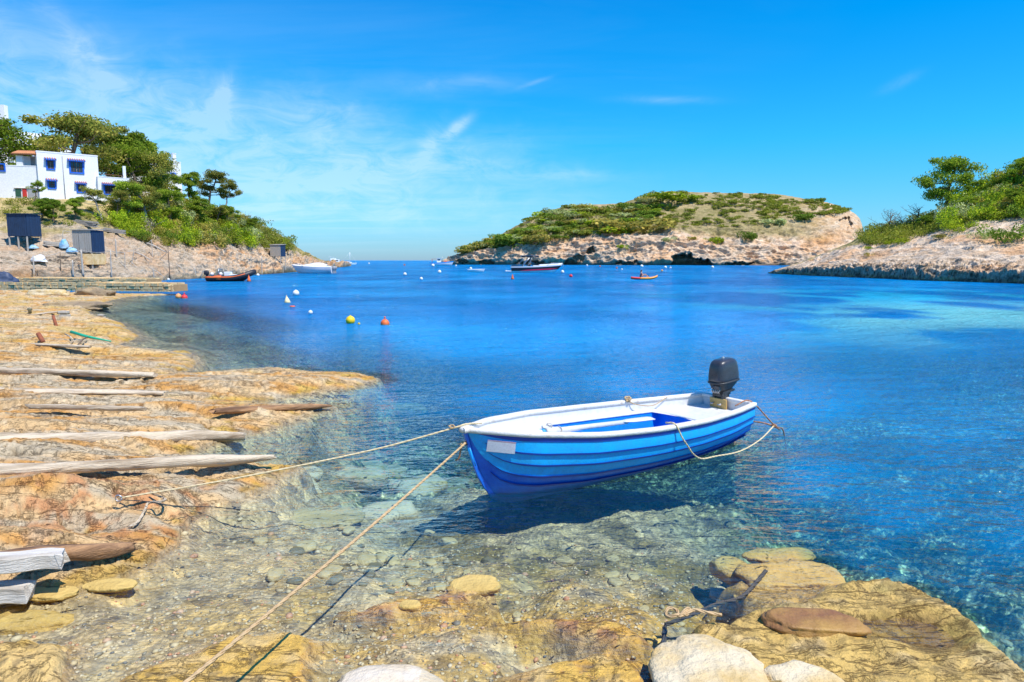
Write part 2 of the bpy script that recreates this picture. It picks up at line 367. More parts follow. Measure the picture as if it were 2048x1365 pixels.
# ---------------------------------------------------------------- the near shore and the seabed (one sheet)
def poly_w(pts): return np.array([[*unp(a, b)[:2]] for a, b in pts])
def sdf(poly, x, y):
    """signed distance in metres, positive inside"""
    d = np.full(x.shape, 1e9); ins = np.zeros(x.shape, bool); n = len(poly)
    for i in range(n):
        ax, ay = poly[i]; bx, by = poly[(i + 1) % n]; ex, ey = bx - ax, by - ay
        k = np.clip(((x - ax) * ex + (y - ay) * ey) / (ex * ex + ey * ey + 1e-12), 0, 1)
        d = np.minimum(d, (x - ax - k * ex) ** 2 + (y - ay - k * ey) ** 2)
        c = ((ay > y) != (by > y)); ins ^= c & (x < (bx - ax) * (y - ay) / (by - ay + 1e-12) + ax)
    return np.where(ins, 1, -1) * np.sqrt(d)
LAND = poly_w([(-2600, 592), (-300, 586), (342, 590), (255, 594), (215, 603), (205, 612), (176, 624), (192, 634), (240, 645), (254, 657), (277, 675), (240, 690),
    (262, 703), (375, 706), (393, 729), (380, 742), (340, 750), (400, 748), (500, 744), (590, 742), (640, 748), (730, 749), (758, 760), (700, 775),
    (610, 789), (520, 800), (480, 808), (560, 813), (668, 812), (612, 829), (560, 847), (520, 864), (470, 873), (440, 882), (330, 918), (430, 926),
    (520, 926), (590, 934), (562, 952), (545, 972), (430, 1013), (374, 1050), (350, 1090), (272, 1138), (235, 1160), (180, 1180), (60, 1188), (0, 1184),
    (-100, 1200), (-700, 1290), (-3200, 1500), (-3200, 900)])
YEL = poly_w([(-500, 1262), (0, 1276), (100, 1258), (180, 1275), (196, 1296), (172, 1330), (140, 1375), (60, 1560), (-900, 1700)])
ROP = poly_w([(215, 1345), (330, 1290), (440, 1256), (600, 1240), (685, 1246), (680, 1290), (630, 1380), (520, 1600), (120, 1700)])
MID = poly_w([(640, 1222), (700, 1196), (830, 1180), (930, 1150), (985, 1160), (1000, 1186), (920, 1205), (1020, 1222), (1150, 1212), (1340, 1262), (1290, 1300), (1120, 1262), (1010, 1256), (900, 1225), (780, 1232)])
MD2 = poly_w([(985, 1330), (1040, 1310), (1190, 1280), (1325, 1300), (1318, 1370), (1200, 1500), (960, 1480)])
SLAB = poly_w([(1330, 1265), (1360, 1240), (1420, 1226), (1500, 1205), (1560, 1170), (1640, 1150), (1760, 1146), (1840, 1160), (1930, 1205), (2010, 1262), (2060, 1310), (2150, 1420), (2300, 1700), (1300, 1700), (1320, 1400)])
STN = poly_w([(1400, 1150), (1470, 1096), (1600, 1082), (1690, 1120), (1760, 1150), (1600, 1230), (1480, 1220)])
POOL = poly_w([(1690, 1225), (1800, 1215), (1900, 1240), (1975, 1290), (1960, 1330), (1820, 1310), (1690, 1285), (1600, 1262)])
SEA = np.array([(180, 1230, -.06), (100, 1215, -.10), (300, 1160, -.12), (500, 1200, -.10), (350, 1250, -.08), (420, 1110, -.13), (560, 1110, -.12), (700, 1130, -.16), (650, 990, -.35), (560, 1010, -.25), (800, 1000, -.55),
    (850, 1130, -.22), (820, 1060, -.38), (980, 1100, -.28), (800, 1320, -.035), (900, 1270, -.045), (1150, 1150, -.14), (1250, 1220, -.07), (1330, 1120, -.30), (1100, 1060, -.42), (1200, 1020, -.40), (1400, 1040, -.55), (1480, 1090, -.45), (1650, 1080, -.95),
    (1850, 1120, -.9), (2048, 1220, -.7), (2300, 1400, -.7), (1800, 1020, -1.7), (2048, 1050, -1.6), (1650, 950, -1.9), (1300, 980, -.50), (1000, 930, -.52), (1100, 1000, -.40), (1150, 960, -.5), (1450, 940, -.75), (760, 880, -.95), (620, 880, -.6),
    (800, 800, -1.4), (1000, 800, -2.1), (1300, 760, -2.8), (1600, 800, -2.6), (1900, 850, -2.0), (2200, 800, -1.6), (600, 830, -.6), (480, 700, -.55), (640, 690, -1.6), (330, 680, -.22), (380, 640, -.30), (300, 620, -.2), (450, 650, -.7), (420, 600, -1.3),
    (250, 600, -.15), (700, 620, -3.2), (1000, 680, -4.), (1300, 640, -3.), (1750, 640, -1.6), (1950, 660, -1.3), (1850, 700, -1.8), (2150, 620, -1.2), (1200, 600, -6), (600, 580, -4), (1000, 570, -8), (1700, 585, -2.2), (2000, 600, -1.4), (1500, 600, -4),
    (400, 575, -1.5), (1100, 550, -12), (800, 545, -12), (1600, 560, -4), (1900, 575, -1.6)])
LANDH = np.array([(0, 600, .45), (200, 600, .18), (0, 650, .40), (150, 650, .30), (0, 700, .40), (200, 690, .22), (0, 760, .42), (200, 730, .30), (380, 720, .12), (500, 760, .20), (700, 755, .10), (250, 790, .26), (0, 850, .45),
    (300, 850, .26), (500, 830, .14), (0, 960, .40), (300, 940, .20), (500, 950, .10), (100, 1020, .42), (300, 1040, .28), (60, 1120, .30), (200, 1120, .16), (-300, 900, .7), (-600, 1100, .7), (-300, 650, .8), (-800, 620, 1.6), (-200, 590, .9)])
def _idw(pts, x, y, pw=3.):
    u = x / y; l = np.log(y); s = 0.; ws = 0.
    for a, b, z in pts:
        P = unp(a, b); q = ((u - P.x / P.y) * 1.6) ** 2 + (l - math.log(P.y)) ** 2 + 2e-4
        k = 1 / (q * np.sqrt(q)); s = s + k * z; ws = ws + k
    return s / ws
def ground(x, y, want_col=False):
    x = np.asarray(x, float); y = np.asarray(y, float)
    yy = np.maximum(y, .3)
    wx = x + .10 * fbm(x * 1.3, y * 1.3, 0, 3, 11) * ss(yy, 2, 8) + .03 * fbm(x * 5, y * 5, 0, 2, 12)
    wy = y + .12 * fbm(x * 1.1 + 9, y * 1.1, 0, 3, 13) * ss(yy, 2, 8) + .03 * fbm(x * 5, y * 5, 0, 2, 14)
    L = sdf(LAND, wx, wy)
    far = np.clip(yy / 12, .55, 3.)
    sea = _idw(SEA, x, yy); hl = _idw(LANDH, x, yy)
    # long ledges run out towards the water; broken into steps
    st = fbm(x * .13, y * 1.25 + .06 * x, 0, 3, 21); stp = st * 4.5; fr = stp - np.floor(stp)
    terr = (np.floor(stp) + ss(fr, .0, .09)) / 4.5
    lump = fbm(x * .5, y * 1.9, 0, 4, 23)
    zl = .58 * hl * (1 - np.exp(-np.maximum(L, 0) / .3)) * (1 + .15 * lump) + .16 * terr * ss(L, .05, .6) + .020 * lump * ss(L, .0, .6)
    ck = np.abs(fbm(x * .38 + 3, y * 1.9, 0, 4, 31)); crack = np.exp(-(ck / .022) ** 2) * ss(L, .1, .4)
    pit = np.exp(-(np.abs(fbm(x * 6, y * 9, 0, 2, 35)) / .06) ** 2) * ss(fbm(x * .9, y * 1.8, 0, 3, 37), .05, .35)
    zl = np.maximum(zl, .015 + .07 * ss(L, 0, .25) + .012 * lump)
    zl = zl - .07 * crack - .018 * pit + .010 * fbm(x * 14, y * 18, 0, 3, 33)
    bed = .05 * fbm(x * 1.4, y * 1.6, 0, 4, 41) + .025 * fbm(x * 7, y * 8, 0, 3, 43)
    zs = sea * ss(-L / (.55 * far), 0, 1) - .012 + bed * np.clip(-sea * 2.2, .12, 2.0) * ss(-L, 0, .3)
    red = np.exp(-(((x + 3.6) / 1.5) ** 2 + ((y - 6.3) / .75) ** 2))          # reddish rounded lumps on the bank
    zl = zl + red * (.06 * ridged(x * 1.7, y * 2.4, 0, 3, 45) - .02)
    z = np.where(L > 0, zl, zs); z = np.where((z < -.01) & (L > .15), -.01 + (z + .01) * .2, z)
    masks = {}
    def bump(poly, top, w, amp, seed, fq=2.):
        nonlocal z
        D = sdf(poly, x + .07 * fbm(x * 2.5, y * 2.5, 0, 3, seed), y + .07 * fbm(x * 2.5 + 5, y * 2.5, 0, 3, seed + 1))
        k = ss(D, -.04, w); n_ = fbm(x * fq, y * fq, 0, 5, seed + 2)
        z = z * (1 - k) + k * (top + amp * n_ + .5 * amp * ridged(x * fq * 1.7, y * fq * 1.7, 0, 3, seed + 4)); return k
    masks['yel'] = bump(YEL, .05, .25, .04, 51)
    masks['rop'] = bump(ROP, .005, .22, .022, 61)
    masks['mid'] = bump(MID, -.012, .14, .018, 71, 3.)
    masks['md2'] = bump(MD2, .0, .16, .014, 76, 3.)
    masks['slab'] = bump(SLAB, .045, .22, .035, 81, 2.2)
    masks['slab'] = np.maximum(masks['slab'], bump(STN, -.05, .25, .03, 95, 2.2) * .8)
    masks['pool'] = bump(POOL, -.012, .20, .010, 91)
    z = np.where(y > 75, np.minimum(z, -1.2 - .06 * (y - 75)), z); z = np.maximum(z, -26.)
    if not want_col: return z
    # ---- what the rock is made of
    n_a = fbm(x * .7, y * 2.0, 0, 4, 101); n_b = fbm(x * 2.2, y * 4.0, 0, 4, 103); n_c = fbm(x * 7, y * 9, 0, 3, 105)
    cream = (.66, .44, .21); orange = (.62, .31, .08); yellow = (.60, .36, .03); redc = (.56, .23, .08); grey = (.50, .43, .30); dark = (.16, .12, .07)
    c = cmix(cream, orange, ss(n_a, -.15, .45)); c = cmix(c, grey, ss(fbm(x * .4, y * 2.6, 0, 3, 107), .05, .35) * .75)
    c = cmix(c, (.70, .56, .36), ss(n_b, .1, .5) * .6); c = cmix(c, (.60, .38, .05), ss(fbm(x * .3, y * 1.4, 0, 3, 108), .0, .4) * .5 * ss(y, 14, 22))
    c = cmix(c, yellow, ss(.10 + .10 * n_b - z, 0, .08) * ss(n_a + n_b, -.4, .3) * .75)
    c = cmix(c, redc, np.clip(red * 1.5, 0, 1) * ss(n_b + .3 * n_c, -.15, .35) * .8)
    c = cmix(c, orange, masks['rop'] * .0)
    c = cmix(c, dark, np.clip(crack + pit * .6, 0, 1) * .7)
    c = cmix(c, dark, ss(n_c + .5 * n_b, .5, .8) * .35)
    # seabed
    sand = (.50, .42, .28); pale = (.64, .54, .38); weed = (.13, .10, .03); alga = (.58, .38, .09); deepd = (.05, .07, .04)
    s = cmix(sand, pale, ss(fbm(x * 1.2, y * 1.2, 0, 4, 111), .0, .5) * .6)
    s = cmix(s, weed, ss(fbm(x * .9, y * .9, 0, 4, 113), .18, .5) * .75 * ss(-z, .10, .3))
    shal = np.exp(-((x - .5) / 3.4) ** 2 - ((y - 4.7) / 1.3) ** 2)
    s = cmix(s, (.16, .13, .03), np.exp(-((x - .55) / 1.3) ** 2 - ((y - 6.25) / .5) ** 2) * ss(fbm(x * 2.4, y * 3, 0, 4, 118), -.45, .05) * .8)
    s = cmix(s, alga, shal * ss(fbm(x * 2, y * 2, 0, 4, 115), -.5, .1) * .9)
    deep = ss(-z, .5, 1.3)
    mott = fbm(x * 1.6, y * 2.6, 0, 3, 117, .6) + .8 * fbm(x * 5., y * 7., 0, 3, 116, .7) + .15 * np.sin(x * .6)  # mottle of the deep bed, also suggests light dappled through ripples
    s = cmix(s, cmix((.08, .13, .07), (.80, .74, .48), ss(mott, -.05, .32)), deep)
    s = cmix(s, (.16, .13, .09), ss(n_c, .2, .6) * .35)
    # pale sand flats and dark meadow farther out
    outer = ss(-z, 1.0, 2.0) * ss(y, 11, 18)
    flat_ = ss(fbm(x * .10, y * .16, 0, 3, 119) + .45 * ss(x, 3, 18), -.15, .25)
    s = cmix(s, cmix((.10, .15, .10), (.80, .74, .50), flat_), outer)
    c = c * (1 - .42 * (np.exp(-np.maximum(L, 0) / .07) * ss(.09 + .05 * n_b - z, 0, .06)))[..., None]
    lk = ss(L, -.06, .06)
    c = cmix(s, c, lk)
    rk = np.clip(masks['yel'] + masks['rop'] + masks['mid'] + masks['md2'], 0, 1)
    o2 = cmix((.70, .42, .08), (.72, .48, .17), ss(n_b, -.2, .4)); o2 = cmix(o2, (.44, .20, .09), masks['mid'] * ss(n_c + n_b, .05, .5) * .8)
    o2 = cmix(o2, dark, ss(n_c + .6 * pn(x * 20, y * 20, 0, 9), .35, .7) * .6); c = cmix(c, o2, rk)
    sl_ = cmix((.64, .42, .12), (.72, .53, .26), ss(z + .06 * n_b, .04, .12)); sl_ = cmix(sl_, (.48, .35, .09), ss(n_a + .6 * n_b, .0, .5) * .8)
    sl_ = cmix(sl_, (.30, .20, .07), ss(n_c + .6 * n_b, .1, .5) * .6); c = cmix(c, sl_, masks['slab'])
    c = cmix(c, cmix((.22, .13, .03), (.38, .25, .05), ss(n_b, -.2, .4)), masks['pool'] * .85)
    peb = np.clip((1 - lk) * (1 - rk) * (1 - masks['slab']), 0, 1)
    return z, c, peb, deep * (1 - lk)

us = np.unique(np.concatenate([np.linspace(-2.6, -.86, 60), np.linspace(-.86, .86, 840), np.linspace(.86, 2.6, 60)]))
ys = np.concatenate([np.geomspace(1.5, 64, 540), np.geomspace(66, 900, 50)])
U, Y = np.meshgrid(us, ys); X = U * Y
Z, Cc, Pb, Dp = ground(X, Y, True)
# continuous sheet: last row drops away, seabed slope continues under the open sea
m_shore, t = newmat('shore_rock_and_seabed')
vc = t.n('ShaderNodeAttribute', attribute_name='Col').outputs['Color']; pb = t.n('ShaderNodeAttribute', attribute_name='Peb').outputs['Fac']
pos = t.n('ShaderNodeNewGeometry').outputs['Position']; tc = t.n('ShaderNodeTexCoord').outputs['Object']
vor = t.n('ShaderNodeTexVoronoi', {'Vector': t.n('ShaderNodeMapping', {0: tc, 3: (1, 1.1, 1)}).outputs[0], 'Scale': 24., 'Randomness': 1.})
vr2 = t.n('ShaderNodeTexVoronoi', {'Vector': tc, 'Scale': 9., 'Randomness': 1.})
sepc = t.n('ShaderNodeSeparateColor', {0: vor.outputs['Color']}); sep2 = t.n('ShaderNodeSeparateColor', {0: vr2.outputs['Color']})
pebc = t.mix(sepc.outputs[0], (.66, .62, .50), (1.5, 1.45, 1.25)); pebc = t.mix(t.mapr(sep2.outputs[0], .7, .95), pebc, (1.9, 1.75, 1.3))
pebc = t.mix(t.mapr(sep2.outputs[1], .84, .99), pebc, (.35, .35, .38))
gap = t.mapr(vor.outputs['Distance'], .35, .75, 1.05, .74)
pebc = t.mix(1., pebc, t.n('ShaderNodeCombineColor', {0: gap, 1: gap, 2: gap}).outputs[0], 'MULTIPLY')
base = t.mix(t.math('MULTIPLY', pb, .72), vc, t.mix(1., vc, pebc, 'MULTIPLY'))
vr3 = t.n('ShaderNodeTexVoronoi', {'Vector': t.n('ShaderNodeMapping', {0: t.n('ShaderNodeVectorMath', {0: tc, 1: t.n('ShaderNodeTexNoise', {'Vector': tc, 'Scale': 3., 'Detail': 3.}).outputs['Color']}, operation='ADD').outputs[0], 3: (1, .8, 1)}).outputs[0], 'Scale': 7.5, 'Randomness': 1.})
s3 = t.n('ShaderNodeSeparateColor', {0: vr3.outputs['Color']}); kk = t.math('MULTIPLY', t.ramp(s3.outputs[0], [(0, .42), (.45, .8), (.7, 1.4), (1, 2.3)]), t.mapr(vr3.outputs['Distance'], .2, .6, 1.15, .45))  # strong pale and dark cells put caustic light into the deep bed colour
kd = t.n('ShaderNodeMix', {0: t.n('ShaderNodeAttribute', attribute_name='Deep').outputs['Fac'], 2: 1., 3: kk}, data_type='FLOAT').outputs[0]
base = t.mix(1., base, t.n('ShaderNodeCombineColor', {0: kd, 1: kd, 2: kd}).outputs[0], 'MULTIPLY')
f1 = t.noise(tc, 9., 7, .68); f2 = t.noise(tc, 46., 5, .66)
k = t.math('MULTIPLY', t.mapr(f1, .3, .72, .80, 1.18), t.mapr(f2, .3, .7, .82, 1.14))
base = t.mix(1., base, t.n('ShaderNodeCombineColor', {0: k, 1: k, 2: k}).outputs[0], 'MULTIPLY')
f3 = t.noise(tc, 3.1, 8, .72, .6); ckn = t.mapr(t.math('ABSOLUTE', t.math('SUBTRACT', f3, .5)), .0, .016, .62, 1.); lay = t.noise(t.n('ShaderNodeMapping', {0: tc, 2: (0, 0, .06), 3: (.22, 2.1, 1)}).outputs[0], 2.2, 7, .6, .4); ckn = t.math('MULTIPLY', ckn, t.mapr(t.math('ABSOLUTE', t.math('SUBTRACT', lay, .5)), .0, .010, .42, 1.)); pit = t.mapr(t.noise(tc, 22., 4, .75), .27, .36, .6, 1.)
dk = t.math('ADD', t.math('MULTIPLY', t.math('MULTIPLY', ckn, pit), t.math('SUBTRACT', 1., pb)), pb); dk = t.math('MINIMUM', dk, 1.)
base = t.mix(1., base, t.n('ShaderNodeCombineColor', {0: dk, 1: t.math('POWER', dk, 1.15), 2: t.math('POWER', dk, 1.3)}).outputs[0], 'MULTIPLY')
zc = t.n('ShaderNodeSeparateXYZ', {0: pos}).outputs[2]
wet = t.mapr(t.math('ADD', zc, t.math('MULTIPLY', f1, .03)), .02, .06)
hgt = t.math('ADD', t.math('ADD', t.math('ADD', t.math('MULTIPLY', f1, .7), t.math('MULTIPLY', dk, .35)), t.math('MULTIPLY', f2, .28)), t.math('MULTIPLY', t.math('MULTIPLY', pb, -.35), vor.outputs['Distance']))
bp = t.n('ShaderNodeBump', {'Strength': .9, 'Distance': .07, 'Height': hgt})
b = t.n('ShaderNodeBsdfPrincipled', {'Base Color': base, 'Roughness': t.mapr(wet, 0, 1, .42, .92), 'Specular IOR Level': .3, 'Normal': bp.outputs[0]})
t.n('ShaderNodeOutputMaterial', {0: b.outputs[0]})
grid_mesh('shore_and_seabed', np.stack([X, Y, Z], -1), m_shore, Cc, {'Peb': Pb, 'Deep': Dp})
_ly = np.log(ys)
def samp(A, x, y):
    u = np.clip(np.asarray(x, float) / y, us[0], us[-1] - 1e-6); l = np.clip(np.log(y), _ly[0], _ly[-1] - 1e-6)
    i = np.clip(np.searchsorted(us, u, 'right') - 1, 0, len(us) - 2); j = np.clip(np.searchsorted(_ly, l, 'right') - 1, 0, len(ys) - 2)
    a = (u - us[i]) / (us[i + 1] - us[i]); b = (l - _ly[j]) / (_ly[j + 1] - _ly[j])
    return A[j, i] * (1 - a) * (1 - b) + A[j, i + 1] * a * (1 - b) + A[j + 1, i] * (1 - a) * b + A[j + 1, i + 1] * a * b
def gz(x, y): return float(samp(Z, x, max(y, 1.6)))

# ---------------------------------------------------------------- water sheet with its depth
uw = np.unique(np.concatenate([np.linspace(-4, -.86, 40), np.linspace(-.86, .86, 330), np.linspace(.86, 4, 40)]))
yw = np.concatenate([np.geomspace(1.0, 70, 330), np.geomspace(72, 9000, 60)])
UW, YW = np.meshgrid(uw, yw); XW = UW * YW
DW = -samp(Z, XW, YW); DW = np.maximum(DW, 0.)
DW = DW * (1 + 1.6 * ss(YW, 15, 32)); far_d = ss(YW, 60, 130); DW = DW * (1 - far_d) + 14. * far_d
pt = fbm(XW * .05, YW * .035, 0, 4, 201); p2 = fbm(XW * .16, YW * .10, 0, 4, 203)
# tone of the light scattered back out of the water: blue over depth, turquoise over pale sand
deepc = cmix((.0, .20, .53), (.003, .28, .66), ss(pt, -.3, .3))
sandw = ss(XW / YW + .22 * p2, .18, .62) * ss(YW, 12, 24) * (1 - ss(YW, 45, 72))
deepc = cmix(deepc, (.02, .48, .72), sandw * ss(p2 + .4 * pt, -.3, .3) * .8)
sw2 = ss(XW / YW + .15 * p2, .36, .66) * ss(YW, 14, 22) * (1 - ss(YW, 28, 48)); deepc = cmix(deepc, (.22, .62, .58), sw2 * ss(p2, -.4, .2) * .85)
deepc = cmix(deepc, (.0, .29, .66), (1 - ss(YW, 14, 34)) * .85)
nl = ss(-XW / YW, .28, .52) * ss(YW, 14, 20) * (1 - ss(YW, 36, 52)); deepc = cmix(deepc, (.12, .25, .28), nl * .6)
m_w, t = newmat('sea_water')
dep = t.n('ShaderNodeAttribute', attribute_name='Depth').outputs['Fac']; wc = t.n('ShaderNodeAttribute', attribute_name='Col').outputs['Color']
def ex(k): return t.math('EXPONENT', t.math('MULTIPLY', dep, -k))
tcol = t.n('ShaderNodeCombineColor', {0: ex(.48), 1: ex(.12), 2: ex(.07)}).outputs[0]
tc = t.n('ShaderNodeTexCoord').outputs['Object']
mp1 = t.n('ShaderNodeMapping', {0: tc, 2: (0, 0, .12), 3: (.55, 1.25, 1)}).outputs[0]
mp2 = t.n('ShaderNodeMapping', {0: tc, 2: (0, 0, -.35), 3: (.9, 1.5, 1)}).outputs[0]
w1 = t.noise(mp1, 1.1, 3, .5, .3); w2 = t.noise(mp2, 4.2, 3, .55, .4); w3 = t.noise(mp1, 13., 2, .5)
far = t.n('ShaderNodeSeparateXYZ', {0: tc}).outputs[1]
calm = t.mapr(t.noise(tc, .09, 3, .5), .35, .65, .55, 1.1)
w0 = t.noise(mp1, .30, 3, .5, .4); w00 = t.noise(t.n('ShaderNodeMapping', {0: tc, 2: (0, 0, .1), 3: (.5, 1.4, 1)}).outputs[0], .10, 3, .5, .4)
nearf = t.mapr(far, 4., 16., .30, 1.)
hh = t.math('ADD', t.math('MULTIPLY', w1, .95), t.math('ADD', t.math('MULTIPLY', w2, .46), t.math('MULTIPLY', w3, .13)))
hh = t.math('ADD', hh, t.math('ADD', t.math('MULTIPLY', w0, t.mapr(far, 10., 40., 0., 2.2)), t.math('MULTIPLY', w00, t.mapr(far, 40., 120., 0., 7.))))
hh = t.math('MULTIPLY', hh, t.math('MULTIPLY', calm, nearf))
bp = t.n('ShaderNodeBump', {'Strength': 1., 'Distance': t.mapr(far, 8., 50., .38, 1.25), 'Height': hh})
tr = t.n('ShaderNodeBsdfTransparent', {0: tcol}); df = t.n('ShaderNodeBsdfDiffuse', {0: wc, 'Normal': bp.outputs[0]})
body = t.n('ShaderNodeMixShader', {0: t.math('SUBTRACT', 1., t.math('EXPONENT', t.math('MULTIPLY', t.math('MULTIPLY', dep, dep), -.17))), 1: tr.outputs[0], 2: df.outputs[0]})
gl = t.n('ShaderNodeBsdfGlossy', {0: (1, 1, 1, 1), 'Roughness': .05, 'Normal': bp.outputs[0]})
fr = t.n('ShaderNodeFresnel', {0: 1.33, 'Normal': bp.outputs[0]})
fin_ = t.n('ShaderNodeMixShader', {0: fr.outputs[0], 1: body.outputs[0], 2: gl.outputs[0]})
t.n('ShaderNodeOutputMaterial', {0: fin_.outputs[0]})
grid_mesh('sea_water', np.stack([XW, YW, XW * 0], -1), m_w, deepc, {'Depth': DW})
# ---------------------------------------------------------------- rocky coasts, each lofted from the sea up over its crest and down behind
class Coast:
    def __init__(s, name, curves, x0, x1, nc, segs, mat, colfn, amp, label=None, dispfn=None):
        px = np.array(nc) if not np.isscalar(nc) else np.linspace(x0, x1, nc); nc = len(px); rows = []
        cs = []
        for cv in curves:
            P = []
            for q in cv: P.append((q[0],) + tuple(atz(q[0], q[1], q[2][0]) if isinstance(q[2], tuple) else at(*q)))
            P = np.array(P); k = P[:, 0]
            # interpolate depth and elevation ratio along the bearing
            Yc = np.interp(px, k, P[:, 2]); Zc = np.interp(px, k, (P[:, 3] - CAMZ) / P[:, 2]) * Yc + CAMZ
            ker = np.hanning(9); ker /= ker.sum()
            Zc = np.convolve(np.pad(Zc, 4, mode='edge'), ker, 'valid'); Yc = np.convolve(np.pad(Yc, 4, mode='edge'), ker, 'valid')
            Xc = (px - 1024) / F * (Yc * CP - (Zc - CAMZ) * SP)
            cs.append(np.stack([Xc, Yc, Zc], -1))
        V = []
        for i, n in enumerate(segs):
            for j in range(n):
                t_ = j / n
                rows.append(cs[i] * (1 - t_) + cs[i + 1] * t_); V.append(i + t_)
        rows.append(cs[-1]); V.append(len(segs))
        P = np.stack(rows, 0); V = np.array(V)[:, None] + np.zeros(nc)
        # smooth vertically a little, then displace with rock relief
        for _ in range(2):
            P[1:-1] = (P[:-2] + 2 * P[1:-1] + P[2:]) / 4
        x, y, z = P[..., 0], P[..., 1], P[..., 2]
        a, nrm = amp(x, y, z, V)
        P = P + a[..., None] * nrm
        if dispfn is not None: P = dispfn(P, V)
        s.P = P; s.V = V; s.px, s.py = pix((P[..., 0], P[..., 1], P[..., 2]))
        s.obj = grid_mesh(name, P, mat, colfn(P, V), label=label)
        s.cols = px
    def hit(s, px, py):
        """first surface point seen along a pixel's line of sight"""
        i = int(np.argmin(np.abs(s.cols - px))); c = s.py[:, i]
        for j in range(1, len(c)):
            if c[j] <= py: return Vector(s.P[j, i])
        return Vector(s.P[int(np.argmin(c)), i])

def rock_mat(name, sc, bd):
    m, t = newmat(name)
    vc = t.n('ShaderNodeAttribute', attribute_name='Col').outputs['Color']; tc = t.n('ShaderNodeTexCoord').outputs['Object']
    st = t.n('ShaderNodeMapping', {0: tc, 3: (1, 1, 2.4)}).outputs[0]
    f1 = t.noise(st, sc, 6, .7); f2 = t.noise(st, sc * 4.5, 5, .7)
    k = t.math('MULTIPLY', t.mapr(f1, .3, .7, .70, 1.22), t.mapr(f2, .32, .68, .72, 1.2))  # bump hollows darkened too: crevice shade put into the colour
    base = t.mix(1., vc, t.n('ShaderNodeCombineColor', {0: k, 1: k, 2: k}).outputs[0], 'MULTIPLY')
    h = t.math('ADD', t.math('MULTIPLY', f1, .8), t.math('MULTIPLY', f2, .35))
    bp = t.n('ShaderNodeBump', {'Strength': 1., 'Distance': bd, 'Height': h})
    b = t.n('ShaderNodeBsdfPrincipled', {'Base Color': base, 'Roughness': .95, 'Specular IOR Level': .1, 'Normal': bp.outputs[0]})
    t.n('ShaderNodeOutputMaterial', {0: b.outputs[0]}); return m
PINK = (.66, .46, .29); PALE = (.74, .58, .42); ORA = (.64, .31, .11); GREYR = (.40, .34, .26); DARKR = (.10, .085, .06); SOIL = (.42, .34, .14); GREENG = (.22, .20, .07)

# --- left hillside
LC = [
 [(-700, 46, (-1.5,)), (-200, 60, (-1.5,)), (0, 68, (-1.5,)), (290, 80, (-1.5,)), (343, 87, (-1.5,)), (430, 98, (-1.5,)), (560, 131, (-1.5,)), (610, 156, (-1.5,)), (650, 195, (-1.5,)), (690, 262, (-1.5,)), (702, 300, (-1.5,))],
 [(-700, 540, 47), (-200, 548, 61), (0, 548, 68.5), (290, 552, 80.5), (343, 549, 87.5), (430, 546, 98.5), (560, 540, 132), (610, 538, 157), (650, 533, 197), (690, 530, 264), (702, 530, 301)],
 [(-700, 500, 60), (-200, 512, 66), (0, 512, 72), (150, 513, 76), (290, 500, 90), (343, 497, 98), (430, 498, 109), (500, 500, 124), (560, 512, 142), (610, 519, 168), (650, 527, 207), (690, 528, 270), (702, 530, 303)],
 [(-700, 440, 76), (-200, 450, 80), (0, 455, 82), (150, 455, 85), (290, 450, 100), (430, 455, 120), (500, 462, 135), (560, 486, 152), (610, 510, 180), (650, 525, 218), (690, 528, 280), (702, 530, 306)],
 [(-700, 390, 92), (-200, 396, 94), (0, 400, 93), (150, 405, 94.5), (210, 408, 98), (290, 398, 110), (350, 405, 117), (430, 420, 130), (500, 440, 144), (560, 470, 162), (590, 494, 178), (610, 506, 190), (650, 525, 230), (690, 528, 290), (702, 530, 310)],
 [(-700, 320, 130), (-200, 340, 128), (0, 355, 124), (150, 360, 124), (290, 375, 134), (350, 390, 140), (430, 415, 150), (500, 438, 160), (560, 472, 176), (590, 496, 192), (610, 508, 205), (650, 526, 240), (690, 529, 296), (702, 531, 316)],
 [(-700, 240, (-2.,)), (-200, 240, (-2.,)), (290, 260, (-2.,)), (702, 400, (-2.,))]]
def left_amp(x, y, z, V):
    k = ss(z, -1.2, .8) * (1 - ss(V, 2.6, 3.6) * .75)
    st = 1.2 * fbm(x * .10, y * .10, z * .55, 4, 301) + .8 * ridged(x * .5, y * .5, z * 1.5, 4, 305) + .3 * ridged(x * 1.3, y * 1.3, z * 3., 3, 307)
    a = st * .85 * k * (1 - .0 * V); a = a * np.clip((y / 90), .6, 2.5)
    n = np.stack([0 * x + .35, 0 * x - .75, 0 * x + .45], -1); return a, n
def left_col(P, V):
    x, y, z = P[..., 0], P[..., 1], P[..., 2]
    n1_ = fbm(x * .18, y * .18, z * .5, 4, 311); n2_ = fbm(x * .7, y * .7, z * 1.4, 4, 313)
    c = cmix(PINK, PALE, ss(n2_, -.2, .3)); c = cmix(c, ORA, ss(n1_, .05, .45) * .55); c = cmix(c, GREYR, ss(-n1_, .0, .4) * .5)
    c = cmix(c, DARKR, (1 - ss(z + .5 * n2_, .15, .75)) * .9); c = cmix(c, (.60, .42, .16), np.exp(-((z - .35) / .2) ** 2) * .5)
    c = cmix(c, DARKR, ss(n2_, .30, .55) * .6); c = cmix(c, GREYR, ss(-x, 24, 40) * (1 - ss(y, 88, 110)) * .5)  # dark blotches put crevice shade into the rock colour
    up = ss(V + .5 * n1_ - .5 * (1 - ss(y, 92, 112)), 2.1, 2.7); c = cmix(c, cmix(SOIL, (.62, .46, .22), ss(n2_, 0, .3)), up); c = cmix(c, GREENG, up * ss(n1_ + .5 * n2_, -.35, .15) * ss(x, -75, -45) * .9)
    return c
m_l = rock_mat('left_coast_rock', 1.1, .35)
